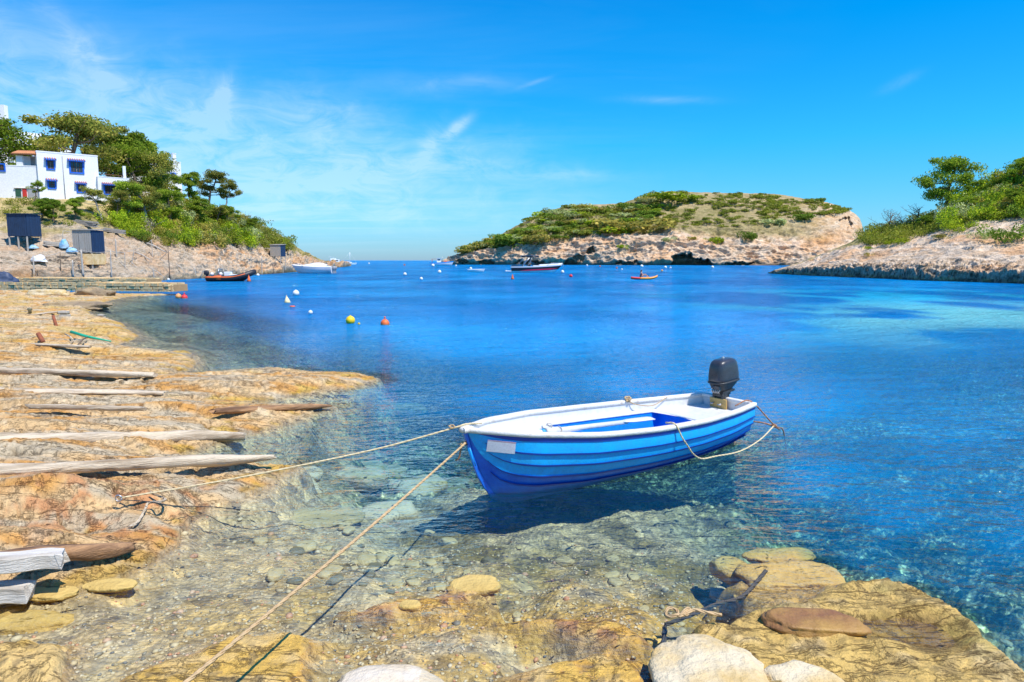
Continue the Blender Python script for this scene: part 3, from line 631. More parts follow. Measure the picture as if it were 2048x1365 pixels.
left = Coast('left_hillside', LC, -700, 702, np.r_[np.linspace(-700, -60, 40), np.linspace(-56, 702, 640)], (8, 60, 34, 34, 20, 8), m_l, left_col, left_amp)

# --- island across the mouth of the bay
IC = [
 [(884, 395, (-2.,)), (1000, 385, (-2.,)), (1300, 350, (-2.,)), (1600, 335, (-2.,)), (1800, 330, (-2.,))],
 [(884, 527, 396), (1000, 524, 386), (1300, 524, 351), (1600, 526, 336), (1800, 526, 331)],
 [(884, 526, 398), (900, 520, 398), (950, 508, 394), (1000, 498, 392), (1100, 488, 384), (1200, 478, 374), (1300, 480, 366), (1400, 485, 360), (1520, 492, 352), (1640, 500, 348), (1800, 505, 345)],
 [(884, 526, 402), (900, 518, 402), (950, 500, 402), (1000, 484, 402), (1100, 462, 400), (1200, 452, 396), (1300, 450, 390), (1400, 452, 384), (1520, 455, 376), (1600, 455, 372), (1660, 455, 372), (1705, 460, 374), (1722, 480, 376), (1800, 500, 372)],
 [(884, 526, 408), (900, 517, 410), (950, 497, 414), (1000, 476, 418), (1060, 444, 420), (1130, 424, 424), (1200, 420, 424), (1300, 405, 420), (1400, 402, 414), (1500, 408, 404), (1600, 415, 396), (1660, 420, 390), (1700, 432, 386), (1716, 446, 384), (1726, 478, 384), (1800, 500, 384)],
 [(884, 526, 414), (900, 516, 418), (950, 494, 424), (1000, 471, 430), (1060, 437, 438), (1130, 413, 444), (1180, 409, 446), (1240, 408, 446), (1290, 392, 446), (1335, 382, 444), (1400, 384, 440), (1450, 386, 436), (1520, 386, 430), (1560, 389, 424), (1610, 398, 416), (1660, 406, 408), (1700, 420, 398), (1720, 434, 390), (1724, 448, 388), (1730, 478, 388), (1800, 500, 390)],
 [(884, 470, (-3.,)), (1200, 540, (-3.,)), (1800, 470, (-3.,))]]
def isl_amp(x, y, z, V):
    k = ss(z, -1.5, 2.)
    low = 1 - ss(V, 2.6, 3.6) * .72
    st = 1.1 * fbm(x * .03, y * .03, z * .12, 4, 401) + .9 * ridged(x * .15, y * .15, z * .38, 4, 405)
    a = st * 3.2 * k * low; n = np.stack([0 * x - .1, 0 * x - .8, 0 * x + .45], -1); return a, n
def isl_disp(P, V):
    px, py = pix((P[..., 0], P[..., 1], P[..., 2]))
    def hole(cx, cy, rx, ry, dep, pw=2):
        e = (np.abs((px - cx + 7 * pn(py * .11, cx, 0, 3)) / rx)) ** pw + (np.abs((py - cy + 5 * pn(px * .09, cx, 0, 4) + 2.5 * pn(px * .25, cx, 0, 5)) / ry)) ** pw
        return dep * (1 - ss(e, .75, 1.1))
    j = 4 * pn(px * .05, py * .08, 0, 7)
    d = np.maximum(hole(1368, 528, 27, 21, 15), hole(1396, 530, 26, 13, 14)) + hole(1182, 503, 9, 7, 8)
    d = d + hole(1142, 527, 14, 9, 6) + hole(1158, 516, 12, 6, 5) + hole(975, 525, 16, 5, 5) + hole(925, 523, 12, 4, 5) + hole(1692, 446, 13, 12, 3.5) + hole(1060, 526, 30, 4, 5) + hole(1255, 527, 26, 4, 4) + hole(1480, 528, 30, 3, 4)
    d = d * (V > .4) * (V < 5)
    P = P.copy(); P[..., 1] += d; P[..., 0] += d * (px - 1024) / F
    return P
def isl_col(P, V):
    x, y, z = P[..., 0], P[..., 1], P[..., 2]; px, py = pix((x, y, z))
    n1_ = fbm(x * .05, y * .05, z * .12, 4, 411); n2_ = fbm(x * .2, y * .2, z * .4, 4, 413)
    c = cmix((.68, .45, .27), (.76, .58, .41), ss(n2_, -.2, .3)); c = cmix(c, ORA, ss(n1_, .12, .5) * .4); c = cmix(c, GREYR, ss(-n1_, .1, .5) * .35)
    c = cmix(c, DARKR, (1 - ss(z + 1.2 * n2_, .6, 2.6)) * .75); c = cmix(c, DARKR, ss(n2_, .30, .55) * .5)  # waterline band, then dark blotches painted as crevice shade
    c = cmix(c, ORA, np.exp(-((px - 1650) / 50) ** 2 - ((py - 480 - (px - 1650) * -.3) / 12) ** 2) * .7)
    up = ss(V + .35 * n1_, 2.2, 2.8) * (1 - ss(px, 1560, 1690) * .85) ; c = cmix(c, cmix((.38, .30, .14), (.64, .46, .26), ss(n2_, -.1, .3)), up * .85)
    c = cmix(c, GREENG, up * ss(n1_ + n2_, -.8, .2) * .8 * (1 - ss(px, 1300, 1600) * .4))
    return c
m_i = rock_mat('island_rock', .30, 1.1)
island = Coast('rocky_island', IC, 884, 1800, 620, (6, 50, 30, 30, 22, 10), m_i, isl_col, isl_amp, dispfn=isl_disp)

# --- right headland
RC = [
 [(1535, 134, (-1.5,)), (1548, 127, (-1.5,)), (1620, 112, (-1.5,)), (1700, 101, (-1.5,)), (1850, 84, (-1.5,)), (2048, 73, (-1.5,)), (2500, 60, (-1.5,))],
 [(1535, 548, 134.5), (1548, 544, 127.5), (1620, 540, 112.6), (1700, 539, 101.8), (1850, 543, 85), (2048, 547, 74), (2500, 556, 61)],
 [(1535, 547, 137), (1548, 541, 131), (1600, 532, 124), (1650, 520, 119), (1700, 508, 113), (1760, 500, 106), (1850, 492, 98), (1950, 478, 91), (2048, 490, 84), (2500, 500, 70)],
 [(1535, 547, 139), (1548, 541, 134), (1600, 527, 131), (1650, 508, 128), (1700, 490, 124), (1760, 480, 117), (1850, 468, 108), (1950, 444, 101), (2048, 440, 95), (2500, 430, 84)],
 [(1535, 547, 141), (1548, 541, 138), (1600, 525, 137), (1650, 506, 136), (1700, 486, 134), (1720, 472, 132), (1780, 452, 129), (1850, 438, 122), (1900, 425, 117), (1960, 398, 112), (2048, 352, 108), (2500, 260, 96)],
 [(1535, 270, (-3.,)), (1700, 250, (-3.,)), (2500, 190, (-3.,))]]
def rt_amp(x, y, z, V):
    k = ss(z, -1.2, .8) * (1 - ss(V, 2.8, 3.6) * .6)
    st = 1.0 * fbm(x * .11, y * .11, z * .35, 4, 501) + .6 * ridged(x * .40 + z * .3, y * .40, z * 1.1, 4, 505)
    band = ss(V, .4, 1.) * (1 - ss(V, 1.1, 1.5)); a = (st * .9 + band * 1.0 * ridged(x * 1.0, y * 1.0, z * 1.4, 4, 508)) * k
    n = np.stack([0 * x - .35, 0 * x - .75, 0 * x + .4], -1); return a, n
def rt_col(P, V):
    x, y, z = P[..., 0], P[..., 1], P[..., 2]; px, py = pix((x, y, z))
    n1_ = fbm(x * .12, y * .12, z * .4, 4, 511); n2_ = fbm(x * .6, y * .6, z * 1.3, 4, 513); n3_ = fbm(x * 1.8, y * 1.8, z * 3, 3, 515)
    c = cmix(PINK, PALE, ss(n2_, -.3, .2)); c = cmix(c, ORA, ss(n1_, .1, .45) * .5); c = cmix(c, GREYR, ss(-n1_, .1, .5) * .25)
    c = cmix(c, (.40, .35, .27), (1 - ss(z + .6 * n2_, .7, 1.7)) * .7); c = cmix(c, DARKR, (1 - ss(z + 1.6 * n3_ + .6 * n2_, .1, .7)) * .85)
    c = cmix(c, (.62, .42, .12), np.exp(-((z - .3) / .2) ** 2) * .45 * ss(n2_, -.1, .3)); c = cmix(c, DARKR, ss(n3_, .40, .6) * .5 * (1 - ss(z, 1.5, 5)))  # ochre tide band, then dark pits with their shade in the colour
    up = ss(V + .45 * n1_, 2.7, 3.2); c = cmix(c, cmix(SOIL, GREENG, ss(n2_, -.2, .2)), up)
    return c
m_r = rock_mat('headland_rock', .9, .4)
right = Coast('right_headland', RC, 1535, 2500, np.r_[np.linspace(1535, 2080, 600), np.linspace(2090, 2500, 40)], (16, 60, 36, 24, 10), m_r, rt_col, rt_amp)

# ---------------------------------------------------------------- plants
def leaves(mb, c, rad, n, size, rng, shell=.55, up=.35):
    c = np.array(c); rad = np.array(rad)
    d = rng.normal(size=(n, 3)); d /= np.linalg.norm(d, axis=1)[:, None]
    r = rng.uniform(shell, 1.05, n) ** .7
    p = c + d * rad * r[:, None]
    a = rng.normal(size=(n, 3)) + np.array([0, 0, up]) + d * .4; a /= np.linalg.norm(a, axis=1)[:, None]
    t = np.cross(a, rng.normal(size=(n, 3))); t /= np.linalg.norm(t, axis=1)[:, None]; b = np.cross(a, t)
    s = size * rng.uniform(.6, 1.4, n)[:, None]
    base = len(mb.v)
    q = np.stack([p - t * s, p + b * s * .55, p + t * s, p - b * s * .45], 1).reshape(-1, 3)
    mb.v += [tuple(v) for v in q]; mb.f += [(base + 4 * i, base + 4 * i + 1, base + 4 * i + 2, base + 4 * i + 3) for i in range(n)]; mb.sm += [False] * n
def pine_meshes(seed, H=6., W=5., flat=.45, lean=.3, nl=9, base=.35, dens=1., lsz=.15):
    """returns (trunk mesh builder, crown mesh builder): umbrella-shaped coastal pine"""
    rng = np.random.default_rng(seed); tr = MB(); cr = MB()
    path = [Vector((0, 0, -.4))]; n = 7
    for i in range(1, n + 1):
        k = i / n; path.append(Vector((lean * H * .5 * k ** 1.4 + rng.normal() * .10, rng.normal() * .10, H * .86 * k)))
    r0 = H * .028; tr.tube(path, [r0 * (1 - .75 * i / n) + .02 for i in range(n + 1)], 7)
    for i in range(nl):
        k = base + (1 - base) * (i + rng.uniform(0, .8)) / nl; k = min(k, .98)
        j = k * n; a = path[int(j)].lerp(path[min(int(j) + 1, n)], j - int(j))
        az = rng.uniform(0, 6.283) if i % 3 else (0 if i % 2 else 3.14) + rng.normal() * .3
        wdt = W * .5 * (1. - .45 * abs(k - .62) / .4) * rng.uniform(.55, 1.05)
        e = a + Vector((math.cos(az) * wdt, math.sin(az) * wdt * .8, H * rng.uniform(.02, .14)))
        m_ = a.lerp(e, .5) + Vector((0, 0, -.06 * wdt + rng.normal() * .1))
        tr.tube([a, m_, e], [r0 * .42, r0 * .28, .02], 5)
        for q in range(3):
            f_ = rng.uniform(.45, 1.08); c = a.lerp(e, f_) + Vector((rng.normal() * .28, rng.normal() * .28, .12 + rng.normal() * .12))
            if q: tr.tube([a.lerp(e, f_ * .7), c], [r0 * .16, .01], 4)
            R = W * rng.uniform(.07, .16)
            leaves(cr, c, (R * 1.15, R * 1.1, R * flat), int(250 * dens), lsz * .62, rng, .1)
    top = path[-1]
    for q in range(4):
        R = W * rng.uniform(.12, .2); leaves(cr, top + Vector((rng.normal() * W * .12, rng.normal() * W * .12, rng.uniform(-.1, .25))), (R * 1.2, R * 1.2, R * flat), int(340 * dens), lsz * .62, rng, .1)
    return tr, cr
PINES = []
for sd, kw in ((1, dict(H=6, W=6.2, flat=.62, lean=.35, nl=14)), (2, dict(H=6, W=4.6, flat=.6, lean=-.2, nl=12, base=.25, dens=1.2)), (3, dict(H=6, W=5.4, flat=.66, lean=.55, nl=13)),
               (4, dict(H=6, W=4.2, flat=.75, lean=.1, nl=14, base=.18, dens=1.3)), (5, dict(H=6, W=5., flat=.6, lean=.5, nl=9, base=.5, dens=.75)), (6, dict(H=6, W=6.5, flat=.7, lean=-.4, nl=16, base=.25, dens=1.1))):
    PINES.append(tuple(b_ for b_ in pine_meshes(sd, **kw)))
_tm = [p[0].mesh('trunk', M['bark']) for p in PINES]; _cm = [p[1].mesh('crown', M['pine']) for p in PINES]
def setmat(o, m):
    o.material_slots[0].link = 'OBJECT'; o.material_slots[0].material = m
def pine(coast, px, py, hpx, label, var=0, mat='pine', group=None, wide=1., flip=1, bark='bark', dY=0., P=None, name='pine_tree'):
    P = P or coast.hit(px, py); P = P + Vector((0, dY, 0)) * 1.; dist = P.y; H = hpx / F * dist
    t_ = thing(name, label, 'tree', P - Vector((0, 0, .2)), group=group)
    s_ = H / 5.6; t_.scale = (s_ * wide * flip, s_ * wide, s_)
    a = bpy.data.objects.new('trunk', _tm[var]); b_ = bpy.data.objects.new('crown', _cm[var])
    for o, m in ((a, M[bark]), (b_, M[mat])): COL.objects.link(o); o.parent = t_; setmat(o, m)
    return t_
SHR = []
for sd in range(6):
    rng = np.random.default_rng(50 + sd); mb = MB()
    for q in range(7 + sd % 3):
        R = rng.uniform(.28, .5); c = (rng.normal() * .42, rng.normal() * .35, rng.uniform(.12, .42))
        leaves(mb, c, (R, R, R * .75), 95, .095, rng, .5, .6)
    SHR.append(mb.mesh('shrub', M['shrub_green']))
SHF = []
for sd in range(4):
    rng = np.random.default_rng(80 + sd); mb = MB()
    for q in range(12):
        R = rng.uniform(.22, .42); c = (rng.normal() * .48, rng.normal() * .4, rng.uniform(.1, .55))
        leaves(mb, c, (R, R, R * .8), 120, .05, rng, .45, .6)
    SHF.append(mb.mesh('shrub', M['shrub_green']))
def shrub(P, w_, h_, mat, label, group, rng, fine=False):
    me = (SHF if fine else SHR)[int(rng.integers(4 if fine else 6))]
    o = bpy.data.objects.new('shrub', me); COL.objects.link(o); o.location = P - Vector((0, 0, .06 * h_))
    o.scale = (w_ / 1.6, w_ / 1.6, h_ / .85); o.rotation_euler = (0, 0, rng.uniform(0, 6.28)); setmat(o, M[mat])
    tag(o, label, 'shrub', group); return o
def band(x, pts): return float(np.interp(x, [p[0] for p in pts], [p[1] for p in pts]))
rs = np.random.default_rng(21)
# island scrub: dense and green to the left, sparse and grey towards the cliff
I_TOP = [(884, 526), (950, 497), (1000, 474), (1060, 440), (1130, 416), (1240, 410), (1335, 384), (1520, 388), (1610, 399), (1660, 408), (1700, 422)]
I_LOW = [(884, 527), (950, 498), (1000, 494), (1100, 480), (1200, 470), (1320, 458), (1400, 456), (1500, 452), (1600, 436), (1700, 424)]
SHN = {'shrub_green': 'green', 'shrub_dark': 'dark green', 'shrub_brown': 'brownish', 'shrub_grey': 'grey-green'}
WH = [(985, 'above its left tip'), (1030, 'above the speedboat stern'), (1075, 'above the speedboat'), (1120, 'above the speedboat bow'), (1160, 'above the red buoy'), (1205, 'above the small cave'), (1255, 'right of the small cave'), (1315, 'above the kayak'), (1370, 'above the large cave'), (1420, 'above the right of the large cave'), (1500, 'on the summit side'), (1590, 'on the pale right slope'), (1720, 'by the right cliff')]
def where(px, tbl):
    for a, b_ in tbl:
        if px < a: return b_
    return tbl[-1][1]
cnt = 0; ISL = []
while cnt < 650:
    px = rs.uniform(935, 1700); hi = band(px, I_TOP); lo = band(px, I_LOW); v = rs.uniform(0, 1)
    if px > 1560 and rs.uniform() < .3: continue
    py = hi + 1 + (lo - hi) * v
    P = island.hit(px, py); sz = rs.uniform(10, 30) * (1.25 if px < 1330 else .72) / F * P.y
    m = rs.choice(['shrub_green', 'shrub_dark', 'shrub_brown', 'shrub_grey'], p=[.26, .32, .22, .20] if px < 1330 else [.18, .2, .22, .40])
    lv = 'ridge' if v < .3 else ('slope' if v < .7 else 'scrub edge')
    ISL.append((P, sz, sz * rs.uniform(.22, .36), m, f'{SHN[m]} shrub on the {lv} of the island, {where(px, WH)}', f'{SHN[m]} shrubs on the island {lv}, {where(px, WH)}')); cnt += 1
for (px, py, w_, h_, m, lb) in ((1270, 462, 120, 36, 'shrub_brown', 'broad rusty-topped thicket halfway up the island slope'), (1235, 470, 70, 20, 'shrub_green', 'bright green bush at the foot of the rusty thicket on the island'),
        (1030, 490, 70, 26, 'shrub_dark', 'wide dark bush at the left foot of the island greenery'), (1075, 486, 50, 22, 'shrub_brown', 'brownish bush right of the dark bush at the left foot of the island'), (1360, 400, 90, 18, 'shrub_green', 'large green thicket on the very top of the island'),
        (1500, 478, 34, 18, 'shrub_dark', 'lone round dark bush on bare pale rock right of the island middle'), (1430, 486, 36, 16, 'shrub_green', 'small lone bush above the cave on the island'), (1332, 482, 26, 9, 'shrub_grey', 'low grey-green tuft on the pale rock above the caves'),
        (1382, 480, 20, 9, 'shrub_brown', 'small brownish tuft right above the large cave'), (1240, 498, 20, 9, 'shrub_green', 'small green tuft low on the rocks right of the small cave'), (1640, 402, 22, 9, 'shrub_dark', 'small dark bush alone near the cliff top of the island'),
        (1545, 450, 46, 18, 'shrub_grey', 'grey bush on the pale slope right of the summit'), (1600, 440, 40, 14, 'shrub_dark', 'dark bush on the pale slope below the cliff top')):
    P = island.hit(px, py); shrub(P, w_ / F * P.y, h_ / F * P.y, m, lb, 'bushes scattered over the island', rs)
# left hillside scrub
L_TOP = [(0, 402), (80, 406), (210, 410), (300, 398), (350, 400), (430, 425), (500, 440), (540, 458), (575, 482), (592, 496)]
L_LOW = [(0, 452), (150, 452), (215, 448), (290, 486), (343, 492), (430, 494), (500, 496), (560, 500), (592, 505)]
LW = [(90, 'by the dark hut'), (150, 'below the house door'), (215, 'below the house windows'), (262, 'right of the plank hut'), (300, 'above the pier end'), (340, 'by the tall dark pole'), (385, 'left of the inflatable boat'), (430, 'above the inflatable boat stern'), (470, 'above the inflatable boat'), (505, 'above the inflatable boat bow'), (540, 'left of the small stilt hut'), (700, 'above the small stilt hut')]
LFT = []
for i in range(250):
    px = rs.uniform(0, 592) if i < 100 else rs.uniform(250, 592); hi = band(px, L_TOP); lo = band(px, L_LOW); v = rs.uniform(0, 1) ** .9; py = hi + 2 + (lo - hi) * v
    P = left.hit(px, py); sz = rs.uniform(22, 48) / F * P.y * (1 if px < 500 else .75)
    if px < 230: sz *= .7
    m = rs.choice(['shrub_green', 'shrub_dark', 'shrub_brown', 'shrub_grey'], p=[.5, .24, .16, .10])
    lv = 'upper' if v < .4 else 'lower'
    LFT.append((P, sz, sz * rs.uniform(.45, .7), m, f'{SHN[m]} shrub on the {lv} left hillside, {where(px, LW)}', f'{SHN[m]} shrubs on the {lv} left hillside, {where(px, LW)}'))
# right headland scrub
R_TOP = [(1715, 474), (1780, 450), (1850, 436), (1900, 422), (1960, 392), (2048, 345), (2300, 300)]
R_LOW = [(1715, 490), (1760, 492), (1810, 482), (1850, 470), (1900, 458), (1950, 445), (2048, 440), (2300, 420)]
RW = [(1765, 'at the left end'), (1800, 'by the bare dead tree'), (1845, 'left of the leaning pine'), (1890, 'under the leaning pine'), (1930, 'right of the leaning pine'), (1970, 'below the low green pine'), (2010, 'above the big olive bush'), (2048, 'just inside the right edge'), (9999, 'past the right edge')]
RGT = []
for i in range(230):
    px = rs.uniform(1722, 2110) if i > 60 else rs.uniform(1722, 1900); hi = band(px, R_TOP); lo = band(px, R_LOW); v = rs.uniform(0, 1); py = hi + 1 + (lo - hi) * v
    P = right.hit(px, py); sz = rs.uniform(24, 60) / F * P.y * (1.1 if px > 1900 else .6)
    m = rs.choice(['shrub_green', 'shrub_dark', 'shrub_brown', 'shrub_grey'], p=[.58, .2, .08, .14])
    lv = 'upper' if v < .45 else 'lower'
    RGT.append((P, sz, sz * rs.uniform(.5, .75), m, f'{SHN[m]} shrub on the {lv} right headland, {where(px, RW)}', f'{SHN[m]} shrubs on the {lv} right headland, {where(px, RW)}'))
def plant(lst, keep, label, fine):
    """the shrubs that show largest stand alone; the rest of the thicket is one mass"""
    lst = sorted(lst, key=lambda q: -q[1] / q[0].y)
    for q in lst[:keep]: shrub(*q, rs, fine)
    mb = MB(); rng = np.random.default_rng(77)
    for P, w_, h_, m, _, _ in lst[keep:]:
        for k in range(6):
            c = P + Vector((rng.normal() * .26 * w_, rng.normal() * .22 * w_, rng.uniform(.15, .5) * h_)); leaves(mb, c, (w_ * .27, w_ * .27, h_ * .42), 42, w_ * (.05 if fine else .065), rng, .5, .6)
    o = mb.build('scrub', M['shrub_mix']); tag(o, label, 'scrub', kind='stuff')
plant(ISL, 110, 'mass of low scrub between the bushes on the island', False)
plant(LFT, 72, 'mass of low scrub between the bushes on the left hillside', True)
plant(RGT, 72, 'mass of low scrub between the bushes on the right headland', True)
for (px, py, w_, h_, m, lb) in ((2010, 484, 76, 40, 'shrub_dark', 'big dark olive bush over the pale rocks at the right edge'), (1970, 478, 40, 22, 'shrub_grey', 'grey-green bush left of the big dark olive bush'), (1790, 492, 44, 16, 'shrub_green', 'low green bush on the rocks at the left of the headland'),
        (1736, 500, 20, 8, 'shrub_green', 'small green tuft lowest left on the headland rock'), (1738, 512, 14, 8, 'shrub_brown', 'tiny brownish tuft on bare headland rock'), (1880, 480, 30, 12, 'shrub_brown', 'brownish tuft hanging over the pale rock of the headland'), (1925, 462, 60, 26, 'shrub_green', 'bright yellow-green bush above the pale headland rock')):
    P = right.hit(px, py); shrub(P, w_ / F * P.y, h_ / F * P.y, m, lb, 'bushes along the headland rocks', rs, True)

# pines: left hillside
for a in ((36, 400, 172, 'tall umbrella pine with a dark trunk behind the far-left white wing', 0, 'pine_dry', 1.15, 1, 10), (-60, 400, 160, 'umbrella pine cut by the left edge of the picture', 5, 'pine', 1, 1, 6), (98, 395, 152, 'flat-topped olive pine rising behind the roof of the left wing', 0, 'pine_dry', .8, -1, 16),
          (165, 392, 128, 'bright green bushy tree right behind the blue-windowed house', 3, 'pine', .95, 1, 12), (205, 395, 118, 'second bright green tree behind the house corner', 3, 'pine', 1, -1, 12),
          (250, 402, 108, 'broad green pine over the low right wing of the house', 5, 'pine', 1., 1, 4), (285, 408, 96, 'dense olive pine with dark shade under its crown', 5, 'pine_dry', .9, -1, 2),
          (330, 412, 66, 'green pine in front of the white house with the chimney', 1, 'pine', 1.1, 1, 2), (368, 414, 66, 'green pine just right of the chimney house', 3, 'pine', 1., 1, 2), (405, 418, 74, 'olive and rust pine on the skyline right of the chimney house', 2, 'pine_dry', 1.05, 1, 2),
          (440, 428, 62, 'thin wind-blown pine leaning seaward, last on the skyline', 4, 'pine_dry', .95, 1, 2), (428, 446, 34, 'small ragged pine beneath the wind-blown pine', 4, 'pine_dry', 1.2, 1, 1),
          (110, 412, 44, 'small young pine standing against the white house wall', 4, 'pine', .9, 1, -4), (205, 445, 66, 'rust-tinted pine in front of the low wing, thin and see-through', 4, 'pine_dry', 1.05, -1, 0), (232, 440, 58, 'sparse brownish pine beside the low wing', 2, 'pine_dry', .9, 1, 0),
          (262, 446, 80, 'leaning green pine with a pale trunk right of the low wing', 1, 'pine', 1.05, 1, 0), (300, 452, 84, 'olive pine whose pale stem shows above the bushes', 2, 'pine_dry', 1.1, -1, 0), (345, 450, 70, 'green pine with dark trunk in the middle of the slope', 1, 'pine', 1.1, 1, 0),
          (10, 448, 60, 'pine branches in front of the dark blue hut', 1, 'pine', 1.2, 1, -4), (85, 442, 44, 'dark dense pine right of the dark blue hut', 3, 'pine_dark', 1.1, 1, 0), (110, 446, 46, 'dark bushy pine between the two huts', 3, 'pine_dark', 1.2, -1, 0), (150, 440, 44, 'dark green pine under the house windows', 3, 'pine', 1.2, 1, 0),
          (395, 456, 54, 'green slope pine merging with the bushes', 3, 'pine', 1.3, 1, 0), (455, 462, 46, 'small green pine on the outer slope', 3, 'pine', 1.3, -1, 0), (500, 468, 30, 'lowest green pine on the outer slope', 3, 'pine', 1.5, 1, 0), (-30, 440, 70, 'green pine at the left edge above the dark hut', 1, 'pine_dry', 1., -1, 0),
          (-120, 420, 120, 'pine beyond the left edge of the picture', 5, 'pine', 1., -1, 0)):
    pine(left, a[0], a[1], a[2], a[3], a[4], a[5], 'pines on the left hillside', a[6], a[7], 'bark_pale' if 'pale' in a[3] or 'thin' in a[3] else 'bark', a[8])
# pines: right headland
for a in ((1885, 438, 118, 'leaning umbrella pine with open flat crown on the right headland', 0, 'pine', .95, 1, 0), (1962, 410, 50, 'low green pine right of the leaning umbrella pine', 2, 'pine', 1.05, 1, 2), (2010, 398, 42, 'green pine climbing towards the right edge', 5, 'pine', 1.1, -1, 2),
          (2052, 382, 62, 'tallest pine at the right edge of the picture', 3, 'pine', 1., 1, 1), (1935, 435, 40, 'small pine in the green mass below the leaning pine', 3, 'pine', 1.4, 1, 0), (2110, 375, 66, 'pine beyond the right edge of the picture', 5, 'pine', 1.1, 1, 0), (1850, 462, 30, 'low dark pine at the foot of the leaning pine', 3, 'pine_dark', 1.3, 1, 0),
          (2030, 430, 46, 'green pine above the big dark olive bush', 3, 'pine', 1.3, -1, 0)):
    pine(right, a[0], a[1], a[2], a[3], a[4], a[5], 'pines on the right headland', a[6], a[7], 'bark', a[8])
def dead_tree(P, H, label, seed, mat='bark_pale'):
    rng = np.random.default_rng(seed); mb = MB(); t_ = thing('dead_tree', label, 'tree', P, group='dead trees')
    mb.tube([(0, 0, -.2), (.05 * H, 0, .3 * H), (.12 * H, 0, .6 * H)], [.03 * H, .022 * H, .012 * H], 6); mb.build('trunk', M[mat], t_)
    b2 = MB()
    for q in range(16):
        a = Vector((.06 * H, 0, rng.uniform(.15, .6) * H)); e = a + Vector((rng.normal() * .32, rng.normal() * .2, rng.uniform(.1, .45))) * H
        m_ = a.lerp(e, .5) + Vector((rng.normal(), rng.normal(), rng.normal())) * .04 * H
        b2.tube([a, m_, e], [.010 * H, .007 * H, .003 * H], 4)
        for k in range(3): b2.tube([m_.lerp(e, k / 3), m_.lerp(e, k / 3) + Vector((rng.normal() * .10, rng.normal() * .1, rng.uniform(0, .14))) * H], [.005 * H, .002 * H], 3)
    b2.build('branches', M[mat], t_)
for (px, py, h_, lb, sd, m) in ((1776, 462, 52, 'bare dead tree on the skyline at the left of the headland', 3, 'bark'), (1788, 470, 36, 'pale twisted dead bush below the bare dead tree', 4, 'bark_pale'), (1832, 450, 52, 'leafless grey tree left of the leaning pine', 5, 'bark'), (1800, 468, 44, 'dry grey thicket stem between the dead trees', 6, 'bark')):
    P = right.hit(px, py); dead_tree(P, h_ / F * P.y, lb, sd, m)
for (px, py, h_, lb, sd) in ((492, 446, 24, 'small dead bush on the skyline of the left point', 8), (512, 452, 22, 'rust-brown dry bush on the skyline, right of the small dead bush', 9), (300, 470, 40, 'pale bare stem on the left slope', 10), (456, 480, 30, 'pale dead branches in the middle of the left slope', 11)):
    P = left.hit(px, py); dead_tree(P, h_ / F * P.y, lb, sd)
